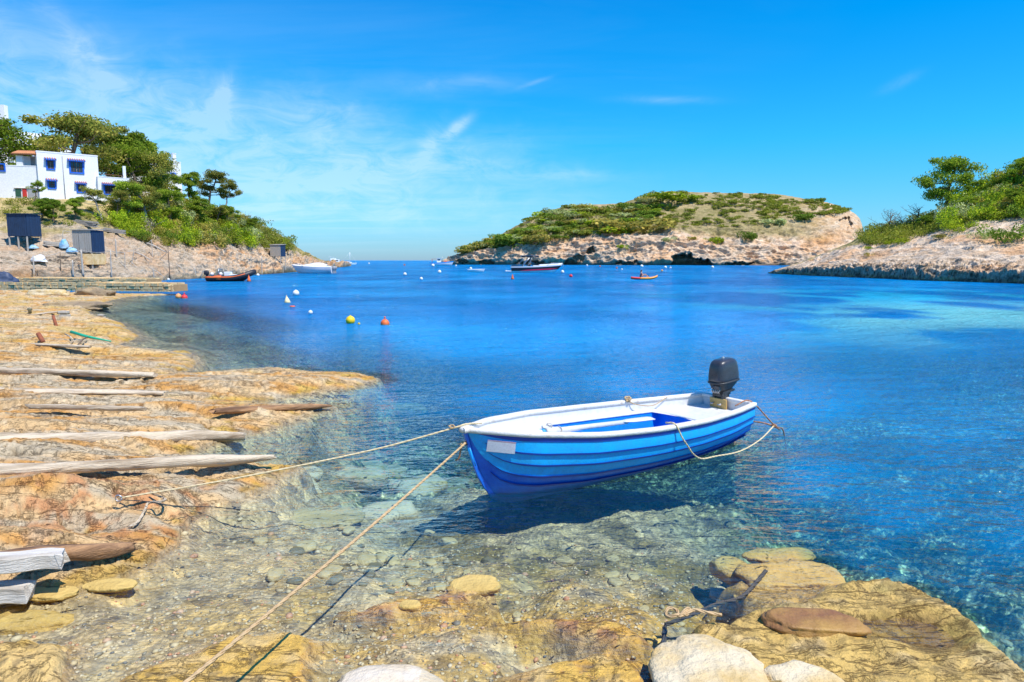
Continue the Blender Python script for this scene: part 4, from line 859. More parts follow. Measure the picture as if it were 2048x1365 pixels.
# ---------------------------------------------------------------- houses on the left hillside
def frame(pA, pB):
    """an Empty at A with its x axis towards B"""
    d = pB - pA; return math.atan2(d.y, d.x), math.hypot(d.x, d.y)
class House:
    def __init__(s, label, pxA, YA, pxB, YB, ptop, pbot, depth, mat='white_wall', name='house', parapet=.18, door=None):
        s.A = at(pxA, pbot, YA); s.zt = at(pxA, ptop, YA).z - s.A.z; B = at(pxB, pbot, YB)
        s.rz, s.w = frame(s.A, B); s.B = B
        s.t = thing(name, label, 'house', s.A, s.rz); s.d = depth
        s.a = (pxA, pxB)
        b = MB(); b.box((s.w / 2, depth / 2, s.zt / 2 - .8), (s.w, depth, s.zt + 1.6)); s.wall = b.build('wall', M[mat], s.t)
        if parapet:
            c = MB(); z = s.zt + .05
            for (x, y, lx, ly) in ((s.w / 2, .09, s.w + .06, .24), (s.w / 2, depth - .09, s.w + .06, .24), (.09, depth / 2, .24, depth - .30), (s.w - .09, depth / 2, .24, depth - .30)):
                c.box((x, y, z + parapet / 2 - .05), (lx, ly, parapet))
            c.build('parapet', M[mat], s.t)
    def loc(s, px, py):
        """facade coordinates of a photo pixel (on the front plane)"""
        u = (px - 1024) / F; v = -(py - 682.5) / F; d = Vector((u, CP + v * SP, -SP + v * CP)); o = Vector((0, 0, CAMZ))
        ex = Vector((math.cos(s.rz), math.sin(s.rz), 0)); n = Vector((-ex.y, ex.x, 0))
        k = (s.A - o).dot(n) / d.dot(n); P = o + d * k - s.A
        return P.dot(ex), P.z
    def window(s, x0, y0, x1, y1, hood=True, pane='brown_wood', fr='blue_paint', fw=.16):
        a, zt = s.loc(x0, y0); b, zb = s.loc(x1, y1); w, h = b - a, zt - zb; cx, cz = (a + b) / 2, (zt + zb) / 2
        f = MB()
        for (x, z, lx, lz) in ((cx, cz + h / 2 - fw / 2, w, fw), (cx, cz - h / 2 + fw / 2, w, fw), (a + fw / 2, cz, fw, h - 2 * fw), (b - fw / 2, cz, fw, h - 2 * fw)): f.box((x, -.04, z), (lx, .14, lz))
        o = f.build('window', M[fr], s.t)
        p = MB(); iw, ih = w - 2 * fw, h - 2 * fw; n = 2 if iw > .7 else 1
        for k in range(n): p.box((cx - iw / 2 + iw * (k + .5) / n, .0, cz), (iw / n - .03, .07, ih))
        p.build('shutter', M[pane], o)
        for k in range(n * 2):
            for j in range(2): q = MB(); q.box((cx - iw / 2 + iw * (k + .5) / (n * 2), -.045, cz - ih / 4 + j * ih / 2), (iw / (n * 2) - .10, .02, ih / 2 - .12)); q.build('pane', M['glass_dark'], o)
        if hood: s.hood(a - .18, b + .18, zt + .22)
    def hood(s, a, b, z, out=.55, drop=.26, under='blue_paint'):
        g = MB(); n = max(4, int((b - a) / .24)); st = (b - a) / n
        g.add([(a, -.01, z), (b, -.01, z), (b, -out, z - drop), (a, -out, z - drop), (a, -.01, z - .08), (b, -.01, z - .08), (b, -out, z - drop - .08), (a, -out, z - drop - .08)],
              [(0, 1, 2, 3), (7, 6, 5, 4), (3, 2, 6, 7), (0, 3, 7, 4), (2, 1, 5, 6), (1, 0, 4, 5)]); o = g.build('hood', M[under], s.t)
        for k in range(n):
            t_ = MB(); x = a + st * (k + .5); t_.tube([(x, .0, z + .05), (x, -out - .05, z - drop + .05)], .075, 7); t_.build('tile', M['tile'], o)
h = House('white two-storey house with four blue-framed windows', 80, 95, 201, 99.5, 304, 402, 8)
h.window(91, 319, 111, 341); h.window(137, 321, 169, 349, fw=.2); h.window(94, 361, 113, 379); h.window(152, 367, 172, 387)
x_, z_ = h.loc(127, 350); b = MB(); b.tube([(x_, -.07, -.2), (x_, -.07, h.zt - .3)], .05, 6); b.build('drainpipe', M['grey_wall'], h.t)
h2 = House('long low white wing left of the blue-windowed house, with covered porch', -62, 93.5, 79.6, 95.4, 330, 392, 9, parapet=.12, name='house')
h2.window(-4, 327, 12, 344, hood=False); h2.window(-52, 340, -30, 360, True)
def recess(hh, x0, y0, x1, y1, mat, nm, out=.0, thick=.12):
    a, zt = hh.loc(x0, y0); b_, zb = hh.loc(x1, y1); m = MB(); m.box(((a + b_) / 2, -out - thick / 2 + .02, (zt + zb) / 2), (b_ - a, thick, zt - zb)); return m.build(nm, M[mat], hh.t)
# raised storey with the porch
a, zt = h2.loc(30, 312); b_, zb = h2.loc(79, 345)
m = MB(); m.box(((a + b_) / 2, 4.2, h2.zt + (zt - h2.zt) / 2 + .1), (b_ - a, 5., zt - h2.zt + .2)); m.build('upper_storey', M['white_wall'], h2.t)
m = MB(); m.box(((a + b_) / 2 + .5, 1.64, h2.zt + .75), (b_ - a - 1.4, .1, 1.5)); m.build('porch_back', M['grey_wall'], h2.t)
m = MB(); m.box((a + .45, .25, h2.zt + .72), (.75, .5, 1.42)); m.build('porch_pillar', M['white_wall'], h2.t)
m = MB(); m.box((b_ - .12, .7, h2.zt + .6), (.14, .1, 1.5)); m.build('porch_post', M['brown_wood'], h2.t)
rf = MB(); zr = h2.zt + 1.48
rf.add([(a - .3, 1.7, zr + .75), (b_, 1.7, zr + .75), (b_, -.4, zr + .1), (a - .3, -.4, zr + .1), (a - .3, 1.7, zr + .6), (b_, 1.7, zr + .6), (b_, -.4, zr - .03), (a - .3, -.4, zr - .03)], [(0, 1, 2, 3), (7, 6, 5, 4), (3, 2, 6, 7), (0, 3, 7, 4), (2, 1, 5, 6), (1, 0, 4, 5)])
ro = rf.build('porch_roof', M['brown_wood'], h2.t)
n_ = 14
for k in range(n_):
    t_ = MB(); xx = a - .3 + (b_ - a + .3) * (k + .5) / n_; t_.tube([(xx, 1.68, zr + .80), (xx, -.46, zr + .14)], .10, 7); t_.build('tile', M['tile'], ro)
recess(h2, 31, 378, 43, 394, 'green_dark', 'garage_door'); recess(h2, 45, 378, 54.5, 395, 'red_paint', 'door'); recess(h2, 56, 380, 77, 395, 'grey_wall', 'garage_panel')
recess(h2, 28, 376, 79, 377.6, 'cream_wall', 'lintel', .02, .2)
h3 = House('low white wing right of the blue-windowed house, with roof terrace', 199, 98.8, 262, 101.5, 354, 412, 7, parapet=.1)
h3.window(206, 369, 237, 392, fw=.18)
x_, z_ = h3.loc(249, 340); m = MB(); m.box((x_, .25, h3.zt + .9), (.36, .36, 1.8)); m.build('chimney', M['white_wall'], h3.t)
m = MB(); m.tube([(.5, .15, h3.zt + .42), (x_ - .2, .15, h3.zt + .42)], .05, 6)
for k in range(6): m.tube([(.5 + k * (x_ - .7) / 5, .15, h3.zt), (.5 + k * (x_ - .7) / 5, .15, h3.zt + .42)], .03, 5)
m.build('railing', M['brown_wood'], h3.t)
h4 = House('plain white house half hidden behind the pines right of the low wing', 246, 112, 335, 116, 352, 420, 8); h4.window(262, 372, 276, 388, False)
h5 = House('tall white house with a slim chimney rising above the pines', 300, 126, 366, 130, 320, 408, 8)
x_, z_ = h5.loc(351, 304); m = MB(); m.box((x_, 1., h5.zt + .8), (.6, .6, 1.75)); m.box((x_, 1., h5.zt + 1.72), (.7, .7, .12)); m.build('chimney', M['white_wall'], h5.t); h5.window(340, 345, 352, 358, False)
h6 = House('white house on the hill behind the olive pines, seen through their branches', 30, 125, 146, 131, 288, 345, 10); h6.window(50, 300, 62, 312, False); h6.window(108, 296, 120, 306, False)
x_, z_ = h6.loc(125, 270); m = MB(); m.box((x_, 1., h6.zt + .8), (.6, .6, 1.9)); m.build('chimney', M['white_wall'], h6.t)
m = MB(); m.box((2.4, 4.6, h6.zt + 1.2), (4.4, 6, 2.6)); m.build('upper_storey', M['white_wall'], h6.t)
h7 = House('tall white house behind the big umbrella pine at the left edge', -70, 128, 8, 128, 256, 345, 9); h7.window(-20, 260, -6, 276, False)
x_, z_ = h7.loc(2, 210); m = MB(); m.box((x_ - .3, .8, z_ / 2 + h7.zt / 2), (1.1, 1.0, z_ - h7.zt + .2)); m.build('chimney', M['white_wall'], h7.t)

# ---------------------------------------------------------------- huts on the rocks
def hut(label, pxA, pxB, ptop, pbot, Y, dep, mat, side_mat, legs=0., yaw=0., door=True, nA=9, ladder=False):
    Y = left.hit((pxA + pxB) / 2, pbot).y - .1; A = at(pxA, pbot, Y); B = at(pxB, pbot, Y); w_ = (B - A).length; H = at(pxA, ptop, Y).z - A.z
    t_ = thing('plank_hut', label, 'hut', A, yaw, 'wooden huts on the shore rocks')
    z0 = legs * H
    core = MB(); core.box((w_ / 2, dep / 2, (z0 + H) / 2), (w_ - .12, dep - .12, H - z0 - .04)); core.build('frame', M[side_mat], t_)
    if legs < .1: sk_ = MB(); sk_.box((w_ / 2, dep / 2, -.6), (w_ + .1, dep + .1, 1.2)); sk_.build('footing', M['limestone'], t_)
    for k in range(nA):
        if door and nA // 2 - 1 <= k <= nA // 2: dz = .1
        else: dz = 0
        p = MB(); p.box(((k + .5) * w_ / nA, -.0 + dz * .1, (z0 + H) / 2 + random.uniform(-.04, .04)), (w_ / nA - .025, .06, H - z0 - .08)); p.build('plank', M[mat], t_)
    nB = max(4, int(dep / .4))
    for k in range(nB):
        for sx in (0, w_):
            p = MB(); p.box((sx, .05 + (k + .5) * (dep - .1) / nB, (z0 + H) / 2 + random.uniform(-.04, .04)), (.06, (dep - .1) / nB - .025, H - z0 - .08)); p.build('plank', M[side_mat], t_)
    r = MB(); r.box((w_ / 2, dep / 2, H + .06), (w_ + .3, dep + .3, .09), rot=(.05, 0, 0)); r.build('roof', M['grey_wood' if 'grey' in mat else 'navy_wood'], t_)
    for (x, y) in ((.08, .08), (w_ - .08, .08), (w_ * .5, .08), (.08, dep - .08), (w_ - .08, dep - .08)):
        l = MB(); l.box((x, y, z0 / 2 - .9), (.12, .12, z0 + 1.8)); l.build('leg', M['post' if legs else 'grey_wood'], t_)
    if door:
        d = MB(); d.box((w_ * .5, -.05, z0 + (H - z0) * .44), (w_ * .26, .05, (H - z0) * .8)); d.build('door', M[mat], t_)
    if ladder:
        d = MB()
        for sx in (-.3, .3): d.tube([(w_ * .45 + sx, -.1, z0 + .05), (w_ * .45 + sx, -1.0, -.4)], .04, 5)
        for k in range(5): d.tube([(w_ * .45 - .3, -.1 - .18 * k, z0 - .1 - .22 * k), (w_ * .45 + .3, -.1 - .18 * k, z0 - .1 - .22 * k)], .03, 5)
        d.build('ladder', M['grey_wood'], t_)
    return t_
hut('dark blue boathouse on stilts at the left edge, half behind branches', 18, 56, 428, 496, 70, 2.4, 'navy_wood', 'navy_wood', .34, .0, False, 10)
hut('grey plank hut with dark blue side above the pier', 147, 184, 460, 508, 74, 2.5, 'grey_wood', 'navy_wood', .04, .0, True, 9)
hut('small grey hut on stilts with a ladder, alone near the tip of the point', 541, 562, 490, 521, 140, 2.8, 'grey_wood', 'navy_wood', .24, .0, False, 8, True)

# ---------------------------------------------------------------- posts, rails, timber stacks on the rocks
def post(px0, py0, px1, py1, label, r=.06, mat='post', Y=None, coast=left):
    P = coast.hit(px0, py0); Yp = (Y or P.y) - .25; A = at(px0, py0, Yp); B = at(px1, py1, Yp)
    m = MB(); n = 5; m.tube([A + (A - B).normalized() * .35] + [A.lerp(B, k / n) + Vector((random.uniform(-.02, .02), 0, 0)) for k in range(n + 1)], [r * 1.1] + [r * (1 - .25 * k / n) for k in range(n + 1)], 6)
    o = m.build('wooden_post', M[mat], origin=A); tag(o, label, 'post', 'posts along the shore rocks'); return A, B
PO = {}
for i, (x0, y0, x1, y1, lb, r) in enumerate(((68, 545, 66, 511, 'short pale post at the left end of the pier', .08), (121, 536, 120, 504, 'thin post between the dark hut and the white tarpaulin', .05), (146, 548, 145, 521, 'stubby pale post above the pier wall', .09), (166, 546, 162, 500, 'thick bleached post in front of the plank hut', .12),
        (184, 506, 183, 470, 'thin pole beside the plank hut corner', .05), (125, 496, 126, 462, 'pole holding the rail left of the plank hut', .05), (223, 550, 221, 502, 'tall pale post right of the plank hut', .08), (233, 512, 231, 478, 'bleached stump-like trunk behind the tall pale post', .10),
        (250, 534, 249, 506, 'thin post right of the tall pale post', .05), (263, 530, 268, 500, 'slightly leaning post above the end of the pier', .05), (305, 512, 303, 480, 'thin pole on the rocks past the pier', .05), (340, 552, 336, 495, 'tall thin dark pole at the corner past the pier', .06),
        (308, 555, 306, 538, 'short post standing in the water behind the pier', .07), (524, 548, 523, 512, 'post by the water left of the small hut', .09), (547, 547, 546, 530, 'short dark post under the small hut', .08), (566, 545, 565, 528, 'short post near the bow of the covered white boat', .08),
        (391, 548, 388, 536, 'stump post behind the orange inflatable', .08), (402, 552, 408, 540, 'leaning stump right of the stump post', .06))):
    PO[i] = post(x0, y0, x1, y1, lb, r, 'rust' if False else ('bark' if 'dark' in lb else 'post'))
def rail(a, b_, label, r=.022, sag=.25, mat='post', cat='rail', name='rail', group='rails and lines between the shore posts'):
    m = MB(); m.tube([a.lerp(b_, k / 8) - Vector((0, 0, sag * (1 - (k / 4 - 1) ** 2))) for k in range(9)], r, 5); o = m.build(name, M[mat], origin=a); tag(o, label, cat, group)
rail(PO[5][1], PO[4][1], 'rail from the pole to the plank hut corner', .035, .02); rail(PO[0][1], PO[1][1], 'rope between the two leftmost posts'); rail(PO[1][1], PO[3][1], 'rope from the thin post to the thick bleached post')
rail(PO[3][1], PO[6][1], 'rope from the thick bleached post to the tall pale post'); rail(PO[6][1], PO[9][1], 'rope from the tall pale post to the leaning post'); rail(PO[9][1], PO[10][1], 'rope up to the thin pole past the pier')
for k, (x0, y0, x1, y1, r, lb) in enumerate(((528, 498, 541, 498, .06, 'bare pole sticking out left of the small hut'), (270, 505, 300, 520, .09, 'fallen plank sloping on the rocks past the pier'), (292, 486, 330, 504, .12, 'thick weathered beam lying on the slope'), (240, 525, 262, 548, .05, 'bleached stick leaning above the pier end'),
        (262, 524, 290, 556, .05, 'longer bleached stick leaning to the water behind the pier'), (286, 540, 268, 556, .05, 'crossed driftwood stick behind the pier'), (300, 536, 330, 556, .05, 'driftwood stick by the water past the pier'), (352, 528, 372, 548, .06, 'driftwood branch over the rock past the dark pole'), (320, 520, 345, 496, .04, 'thin branch beside the dark pole'))):
    Yk = left.hit(x0, y0).y - .7; a_, b_ = at(x0, y0, Yk), at(x1, y1, Yk - .3); m = MB(); c_ = a_.lerp(b_, .5) + Vector((.05, 0, .10)); m.tube([a_, c_, b_], [r, r * .9, r * .6], 6); tag(m.build('driftwood', M['post'], origin=a_), lb, 'driftwood', 'sticks and beams on the left rocks')
def stack(px, py, w_, n, label, ang=-.2, mat='grey_wood'):
    P = left.hit(px, py); t_ = thing('timber_stack', label, 'timber stack', P - Vector((0, .4, .1)), ang); L = w_ / F * P.y
    for k in range(n):
        m = MB(); m.box((random.uniform(-.1, .1), -.1 + .25 * (k % 3), .12 + .16 * (k // 3)), (L * random.uniform(.8, 1.05), .2, .13), rot=(0, random.uniform(-.05, .05) + .12, random.uniform(-.08, .08))); m.build('plank', M[mat], t_)
stack(175, 452, 48, 12, 'stack of grey planks on the slope right above the plank hut'); stack(232, 466, 40, 9, 'smaller stack of dark boards on the slope right of the plank hut', .1); stack(112, 492, 36, 9, 'heap of bent grey sticks left of the blue tarpaulins', .3, 'post')
def heap(P, w_, d_, h_, mat, name, label, cat, seed, group=None):
    n, m_ = 26, 14; rows = []
    for i in range(m_ + 1):
        v = i / m_; r_ = []
        for j in range(n):
            t_ = 2 * math.pi * j / n; k = 1 + .28 * float(fbm(math.cos(t_) * 1.4 + seed, math.sin(t_) * 1.4, v * 2, 3, seed))
            q = math.sin((1 - v) * math.pi / 2) ** .7 if v < 1 else .001
            r_.append((math.cos(t_) * w_ / 2 * q * k, math.sin(t_) * d_ / 2 * q * k, h_ * (math.sin(v * math.pi / 2)) * (1 + .35 * float(pn(math.cos(t_) * 2, math.sin(t_) * 2, v * 3, seed))) - .1))
        rows.append(r_)
    mb = MB(); mb.loft([[tuple(Vector(q) + P) for q in r] for r in rows], closed=True); o = mb.build(name, M[mat], origin=P); return tag(o, label, cat, group)
def hp(px, py, w_, h_, mat, label, seed, coast=left, name='tarpaulin_heap', cat='tarpaulin'):
    P = coast.hit(px, py) - Vector((0, .5, .0)); s_ = P.y / F; return heap(P, w_ * s_, w_ * s_ * .7, h_ * s_, mat, name, label, cat, seed, 'tarpaulin heaps')
hp(84, 522, 30, 12, 'tarp_white', 'white tarpaulin lying on the rocks above the pier', 3); hp(135, 497, 18, 16, 'tarp_blue', 'pale blue tarpaulin heap left of the plank hut', 5); hp(150, 504, 22, 8, 'tarp_blue', 'flat blue and white sheet in front of the plank hut', 6); hp(72, 498, 18, 6, 'tarp_blue', 'small pale blue sheet beneath the dark boathouse', 9)
P = unp(2, 566, .45); heap(P, 2.6, 1.6, 1.05, 'tarp_navy', 'covered_boat_bow', 'dark navy covered boat end at the left edge beside the pier', 'boat', 8)

# ---------------------------------------------------------------- stone pier
def stone_mesh(seed):
    rng = np.random.default_rng(seed); me = MB(); me.box((0, 0, 0), (1, 1, 1)); me.v = [tuple(np.array(v) * (1 + rng.uniform(-.10, .04, 3))) for v in me.v]; return me.mesh('stone', M['limestone'])
STM = [stone_mesh(k) for k in range(8)]
pier = thing('stone_pier', 'low pier of rough yellow limestone blocks running into the water', 'pier', unp(342, 584))
def brickrow(p0, p1, z0, z1, rows, avg, thick=.5):
    """courses of stone blocks between two ground points, heights z0..z1"""
    d = Vector((p1.x - p0.x, p1.y - p0.y, 0)); L = d.length; d.normalize(); rz = math.atan2(d.y, d.x); n = Vector((d.y, -d.x, 0))
    hh = (z1 - z0) / rows
    for r in range(rows):
        x = -random.uniform(0, avg * .5)
        while x < L:
            w_ = avg * random.uniform(.6, 1.5); a = max(x, 0); b_ = min(x + w_, L)
            if b_ - a > .12:
                o = bpy.data.objects.new('stone', STM[random.randrange(8)]); COL.objects.link(o); o.parent = pier
                o.location = Vector((p0.x, p0.y, 0)) + d * ((a + b_) / 2) + n * random.uniform(-.02, .06) + Vector((0, 0, z0 + hh * (r + .5) + random.uniform(-.02, .02))) - pier.location
                o.rotation_euler = (random.uniform(-.04, .04), random.uniform(-.03, .03), rz + random.uniform(-.05, .05)); o.scale = (b_ - a - .045, thick * random.uniform(.8, 1.), hh - .04 * random.uniform(.6, 1.4))
            x += w_
def core(p0, p1, z0, z1, back, nm):
    d = Vector((p1.x - p0.x, p1.y - p0.y, 0)); L = d.length; rz = math.atan2(d.y, d.x); n = Vector((-d.y, d.x, 0)).normalized()
    c = Vector(((p0.x + p1.x) / 2, (p0.y + p1.y) / 2, (z0 + z1) / 2)) + n * (back / 2 + .02) - pier.location
    m = MB(); m.box(c, (L, back, z1 - z0), rz); o = m.build(nm, M['mortar'], pier)
f0, f1 = unp(-120, 578), unp(342, 584); zf = at(342, 567, f1.y).z
core(f0, f1, -1.5, zf - .12, 1.9, 'lower_core'); brickrow(f0, f1, -.12, zf, 3, .62)
core(f1 + Vector((-.3, -.1, 0)), f1 + Vector((-.25, 1.7, 0)), -1.4, zf - .1, .3, 'end_core'); brickrow(f1 + Vector((-.18, .1, 0)), f1 + Vector((-.18, 1.9, 0)), -.12, zf, 3, .7)
def capstones(p0, p1, z, back, avg):
    d = Vector((p1.x - p0.x, p1.y - p0.y, 0)); L = d.length; d.normalize(); rz = math.atan2(d.y, d.x); n = Vector((-d.y, d.x, 0)); x = 0
    while x < L:
        w_ = avg * random.uniform(.7, 1.4); b_ = min(x + w_, L)
        for k in range(2):
            o = bpy.data.objects.new('paving_stone', STM[random.randrange(8)]); COL.objects.link(o); o.parent = pier
            o.location = Vector((p0.x, p0.y, 0)) + d * ((x + b_) / 2) + n * (back * (k + .5) / 2) + Vector((0, 0, z - .06 + random.uniform(-.02, .02))) - pier.location
            o.rotation_euler = (random.uniform(-.02, .02), random.uniform(-.02, .02), rz); o.scale = (b_ - x - .04, back / 2 - .03, .16)
        x += w_
capstones(unp(190, 582), f1, zf, 1.7, .9)
g0, g1 = unp(-120, 571), unp(284, 573.5)
g0.z = g1.z = 0; zg = at(284, 557, g1.y + .6).z; g0 = g0 + Vector((0, .9, 0)); g1 = g1 + Vector((0, .9, 0))
core(g0, g1, -1.4, zg - .1, 2.2, 'upper_core'); brickrow(g0, g1, zf - .45, zg, 3, .62); capstones(g0, g1, zg, 2.0, .9)

# ---------------------------------------------------------------- timbers of the slipway and other things on the rock
def beam(a, b_, w_, h_, mat, label, seed, taper=.35, square=False, name='timber_beam', cat='timber', sag=0., ends=(1., 1.)):
    """weathered log: uneven section, split grooves along the grain, ragged ends"""
    n = 16 if not square else 8; m_ = 60; d = (b_ - a); L = d.length; dx = d.normalized(); side = dx.cross(Vector((0, 0, 1))).normalized(); up = side.cross(dx); rows = []
    for i in range(m_ + 1):
        k = i / m_; c = a.lerp(b_, k) + side * (.05 * float(pn(k * 3, seed, 0, 5))) - Vector((0, 0, sag * math.sin(k * math.pi)))
        e = ends[0] * (1 - k) + ends[1] * k; e *= 1 - taper * max(0, (k - .8) / .2) ** 1.5; r = []
        for j in range(n):
            t_ = 2 * math.pi * (j + .5) / n; cs, sn = math.cos(t_), math.sin(t_)
            if square: cs, sn = ((1, .8), (.8, 1), (-.8, 1), (-1, .8), (-1, -.8), (-.8, -1), (.8, -1), (1, -.8))[j]; rr = 1 + .03 * float(pn(k * L * 2, j * 3.1, 0, seed))
            else: rr = 1 + .20 * float(pn(k * L * .9, j * 2.3, 0, seed)) + .16 * float(pn(k * L * 6, j * 5.3, 0, seed + 1)) - .34 * math.exp(-((j - n * .30 - 1.2 * float(pn(k * L, seed + 3, 0, 2))) / .8) ** 2)
            r.append(c + side * (cs * w_ / 2 * e * rr) + up * (sn * h_ / 2 * e * rr) + dx * ((.06 if i in (0, m_) else 0) * float(pn(j * 1.7, i, 0, seed)) * 2))
        rows.append(r)
    mb = MB(); mb.loft(rows, not square, True); N = len(mb.v); mb.f += [tuple(reversed(range(n))), tuple(range(N - n, N))]; mb.sm += [False, False]
    mid = a.lerp(b_, .5); rz = math.atan2(d.y, d.x); o = bpy.data.objects.new(name, None)
    R = Matrix.Rotation(-rz, 4, 'Z'); mb.v = [tuple(R @ (Vector(v) - a)) for v in mb.v]
    bpy.data.objects.remove(o); o = mb.build(name, M[mat]); o.location = a; o.rotation_euler = (0, 0, rz)
    return tag(o, label, cat, 'timbers laid across the slipway rock')
def onrock(px, py, dz=.0, z0=.3):
    P = unp(px, py, z0)
    for _ in range(6): z = max(gz(P.x, P.y), -.05); P = unp(px, py, z + dz)
    return P
beam(onrock(-160, 884, .10), onrock(488, 872, .08), .22, .18, 'driftwood', 'thick bleached log, longest on the slip, pointing at the water below the middle ledge', 11)
beam(onrock(-160, 950, .10), onrock(548, 914, .15), .15, .13, 'driftwood', 'thinner cracked log whose dark split tip reaches over the water', 12, .6)
beam(onrock(-120, 1128, .11), onrock(268, 1094, .06), .17, .13, 'driftdark', 'brown split beam lying on the bank by the shallow pool', 13, .5)
a_ = onrock(-140, 1136, .16); b_ = onrock(130, 1118, .15)
beam(a_, b_,   .14, .12, 'pale_timber', 'squared pale beam with bluish top in front of the brown split beam', 14, 0, True)
bb = beam(onrock(-140, 1190, .13), onrock(60, 1184, .14), .15, .13, 'pale_timber', 'white beam end with flaking blue paint, nearest the left corner', 15, 0, True)
Lb = (onrock(60, 1184, .14) - onrock(-140, 1190, .13)); zt_ = math.tan(math.atan2(Lb.z, math.hypot(Lb.x, Lb.y))); Lh = math.hypot(Lb.x, Lb.y)
m = MB(); m.box((Lh - .06, .01, (Lh - .06) * zt_ + .055), (.09, .11, .012)); m.build('painted_tip', M['bright_blue'], bb)
beam(onrock(-160, 737, .07), onrock(310, 750, .05), .20, .14, 'driftwood', 'half-buried log with a dark gap beneath it, upper part of the slip', 16, .3)
beam(onrock(-160, 777, .05), onrock(330, 787, .04), .24, .10, 'driftwood', 'flat whitish plank along the ledge under the half-buried log', 17, .3)
beam(onrock(60, 813, .04), onrock(290, 818, .03), .12, .08, 'driftwood', 'slender grey plank on the wide rock terrace', 18, .3)
beam(onrock(430, 822, .06), onrock(660, 812, .06), .14, .10, 'driftdark', 'slender brown plank on the thin spit of rock', 19, .7)
beam(onrock(15, 688, .05), onrock(180, 694, .05), .16, .09, 'driftwood', 'short white plank below the rusty stakes', 20, .3)
beam(onrock(-20, 640, .05), onrock(130, 622, .05), .16, .08, 'driftwood', 'grey plank set in the upper slope of the slip', 21, .3)
def stake(x0, y0, x1, y1, mat, label, r):
    A = onrock(x0, y0); B = at(x1, y1, A.y + .05); m = MB(); m.tube([A + (A - B) * .3, A, A.lerp(B, .5), B], [r, r, r * 1.05, r * .95], 8); tag(m.build('iron_stake', M[mat], origin=A), label, 'stake', 'rusty stakes on the rock')
stake(115, 661, 106, 631, 'rust', 'taller rusty stake leaning left on the rock', .05); stake(84, 681, 76, 667, 'rust', 'shorter rusty stub left of the taller stake', .06)
A = onrock(142, 664, .22); B = onrock(222, 683, .10); m = MB(); m.tube([A, A.lerp(B, .4) + Vector((0, 0, -.03)), B], [.045, .04, .02], 8); tag(m.build('green_pole', M['green_plastic'], origin=A), 'green plastic pole propped over driftwood on the rock', 'pole')
for i, (x0, y0, x1, y1) in enumerate(((130, 668, 150, 684), (156, 690, 176, 674), (140, 686, 165, 682))):
    A = onrock(x0, y0, .08); B = onrock(x1, y1, .05); m = MB(); m.tube([A, A.lerp(B, .5) + Vector((0, 0, .04)), B], [.02, .025, .012], 6); tag(m.build('driftwood_stick', M['bark' if i == 1 else 'driftwood'], origin=A), ('sand-coloured stick sloping under the green pole', 'dark stick crossing beneath the green pole', 'short flat stick beside the dark crossing stick')[i], 'driftwood', 'sticks under the green pole')
def block(px, py, w_, h_, label, double=False):
    P = onrock(px, py, 0); s_ = P.y / F; t_ = thing('mooring_block', label, 'concrete block', P, .15)
    m = MB(); m.box((0, 0, h_ * s_ * .22), (w_ * s_, w_ * s_ * .7, h_ * s_ * .44)); m.build('base', M['concrete'], t_, bevel=.01)
    m = MB(); m.box((-.03, 0, h_ * s_ * .80), (w_ * s_ * .95, w_ * s_ * .75, h_ * s_ * .34)); m.build('cap', M['concrete'], t_, bevel=.01)
    m = MB(); m.box((0, 0, h_ * s_ * .53), (w_ * s_ * .8, w_ * s_ * .6, h_ * s_ * .22)); m.build('gap_block', M['stone_dark'], t_)
block(130, 635, 17, 13, 'pale double block of concrete with a dark gap on the rock shelf'); block(204, 637, 11, 8, 'small mossy concrete block at the water edge')
P = onrock(60, 626); m = MB(); m.lathe([(.001, 0), (.07, 0), (.06, .08), (.10, .14), (.09, .2), (.001, .23)], P, 12); tag(m.build('bollard', M['stone_dark'], origin=P), 'tiny round grey bollard on the upper rock', 'bollard')

# ---------------------------------------------------------------- boulders and stones
def rockmesh(mb, c, sx, sy, sz, seed, sub=4, amp=.22, flat=.0, rz=0.):
    bm = bmesh.new(); bmesh.ops.create_icosphere(bm, subdivisions=sub, radius=1.); V = np.array([v.co[:] for v in bm.verts])
    P_ = V.copy(); nz = fbm(V[:, 0] * .9 + seed * 3.1, V[:, 1] * .9, V[:, 2] * .9, 3, seed) * amp * 1.8 + ridged(V[:, 0] * 2.2, V[:, 1] * 2.2 + seed, V[:, 2] * 2.2, 3, seed + 2) * amp * .5 + fbm(V[:, 0] * 7, V[:, 1] * 7 + seed, V[:, 2] * 7, 3, seed + 2) * amp * .22
    P_ *= (1 + nz)[:, None]; P_ = np.sign(P_) * np.abs(P_) ** .82; 
    if flat: P_[:, 2] = np.minimum(P_[:, 2], 1 - flat + .12 * (P_[:, 2] - 1 + flat))
    P_ *= np.array([sx, sy, sz]) / 2 * np.array([1, 1, 1]); cz, sn_ = math.cos(rz), math.sin(rz)
    X_ = P_[:, 0] * cz - P_[:, 1] * sn_; Y_ = P_[:, 0] * sn_ + P_[:, 1] * cz; P_[:, 0] = X_; P_[:, 1] = Y_
    P_ += np.array(c); mb.add([tuple(p) for p in P_], [tuple(v.index for v in f.verts) for f in bm.faces], True); bm.free(); return mb
def boulder(px, py, w_, d_, h_, sink, mat, label, seed, amp=.2, flat=0., rz=0., sub=4, group='rocks along the near water edge', name='boulder', cat='rock', z=None):
    P = unp(px, py, .0 if z is None else z); P = unp(px, py, gz(P.x, P.y)); c = Vector((0, 0, h_ / 2 - sink))
    mb = rockmesh(MB(), c, w_, d_, h_, seed, sub, amp, flat); o = mb.build(name, M[mat]); o.location = P; o.rotation_euler = (0, 0, rz); return tag(o, label, cat, group)
boulder(775, 1390, .66, .5, .24, .14, 'boulder_white', 'smooth whitish boulder cut by the bottom edge of the picture', 31, .10)
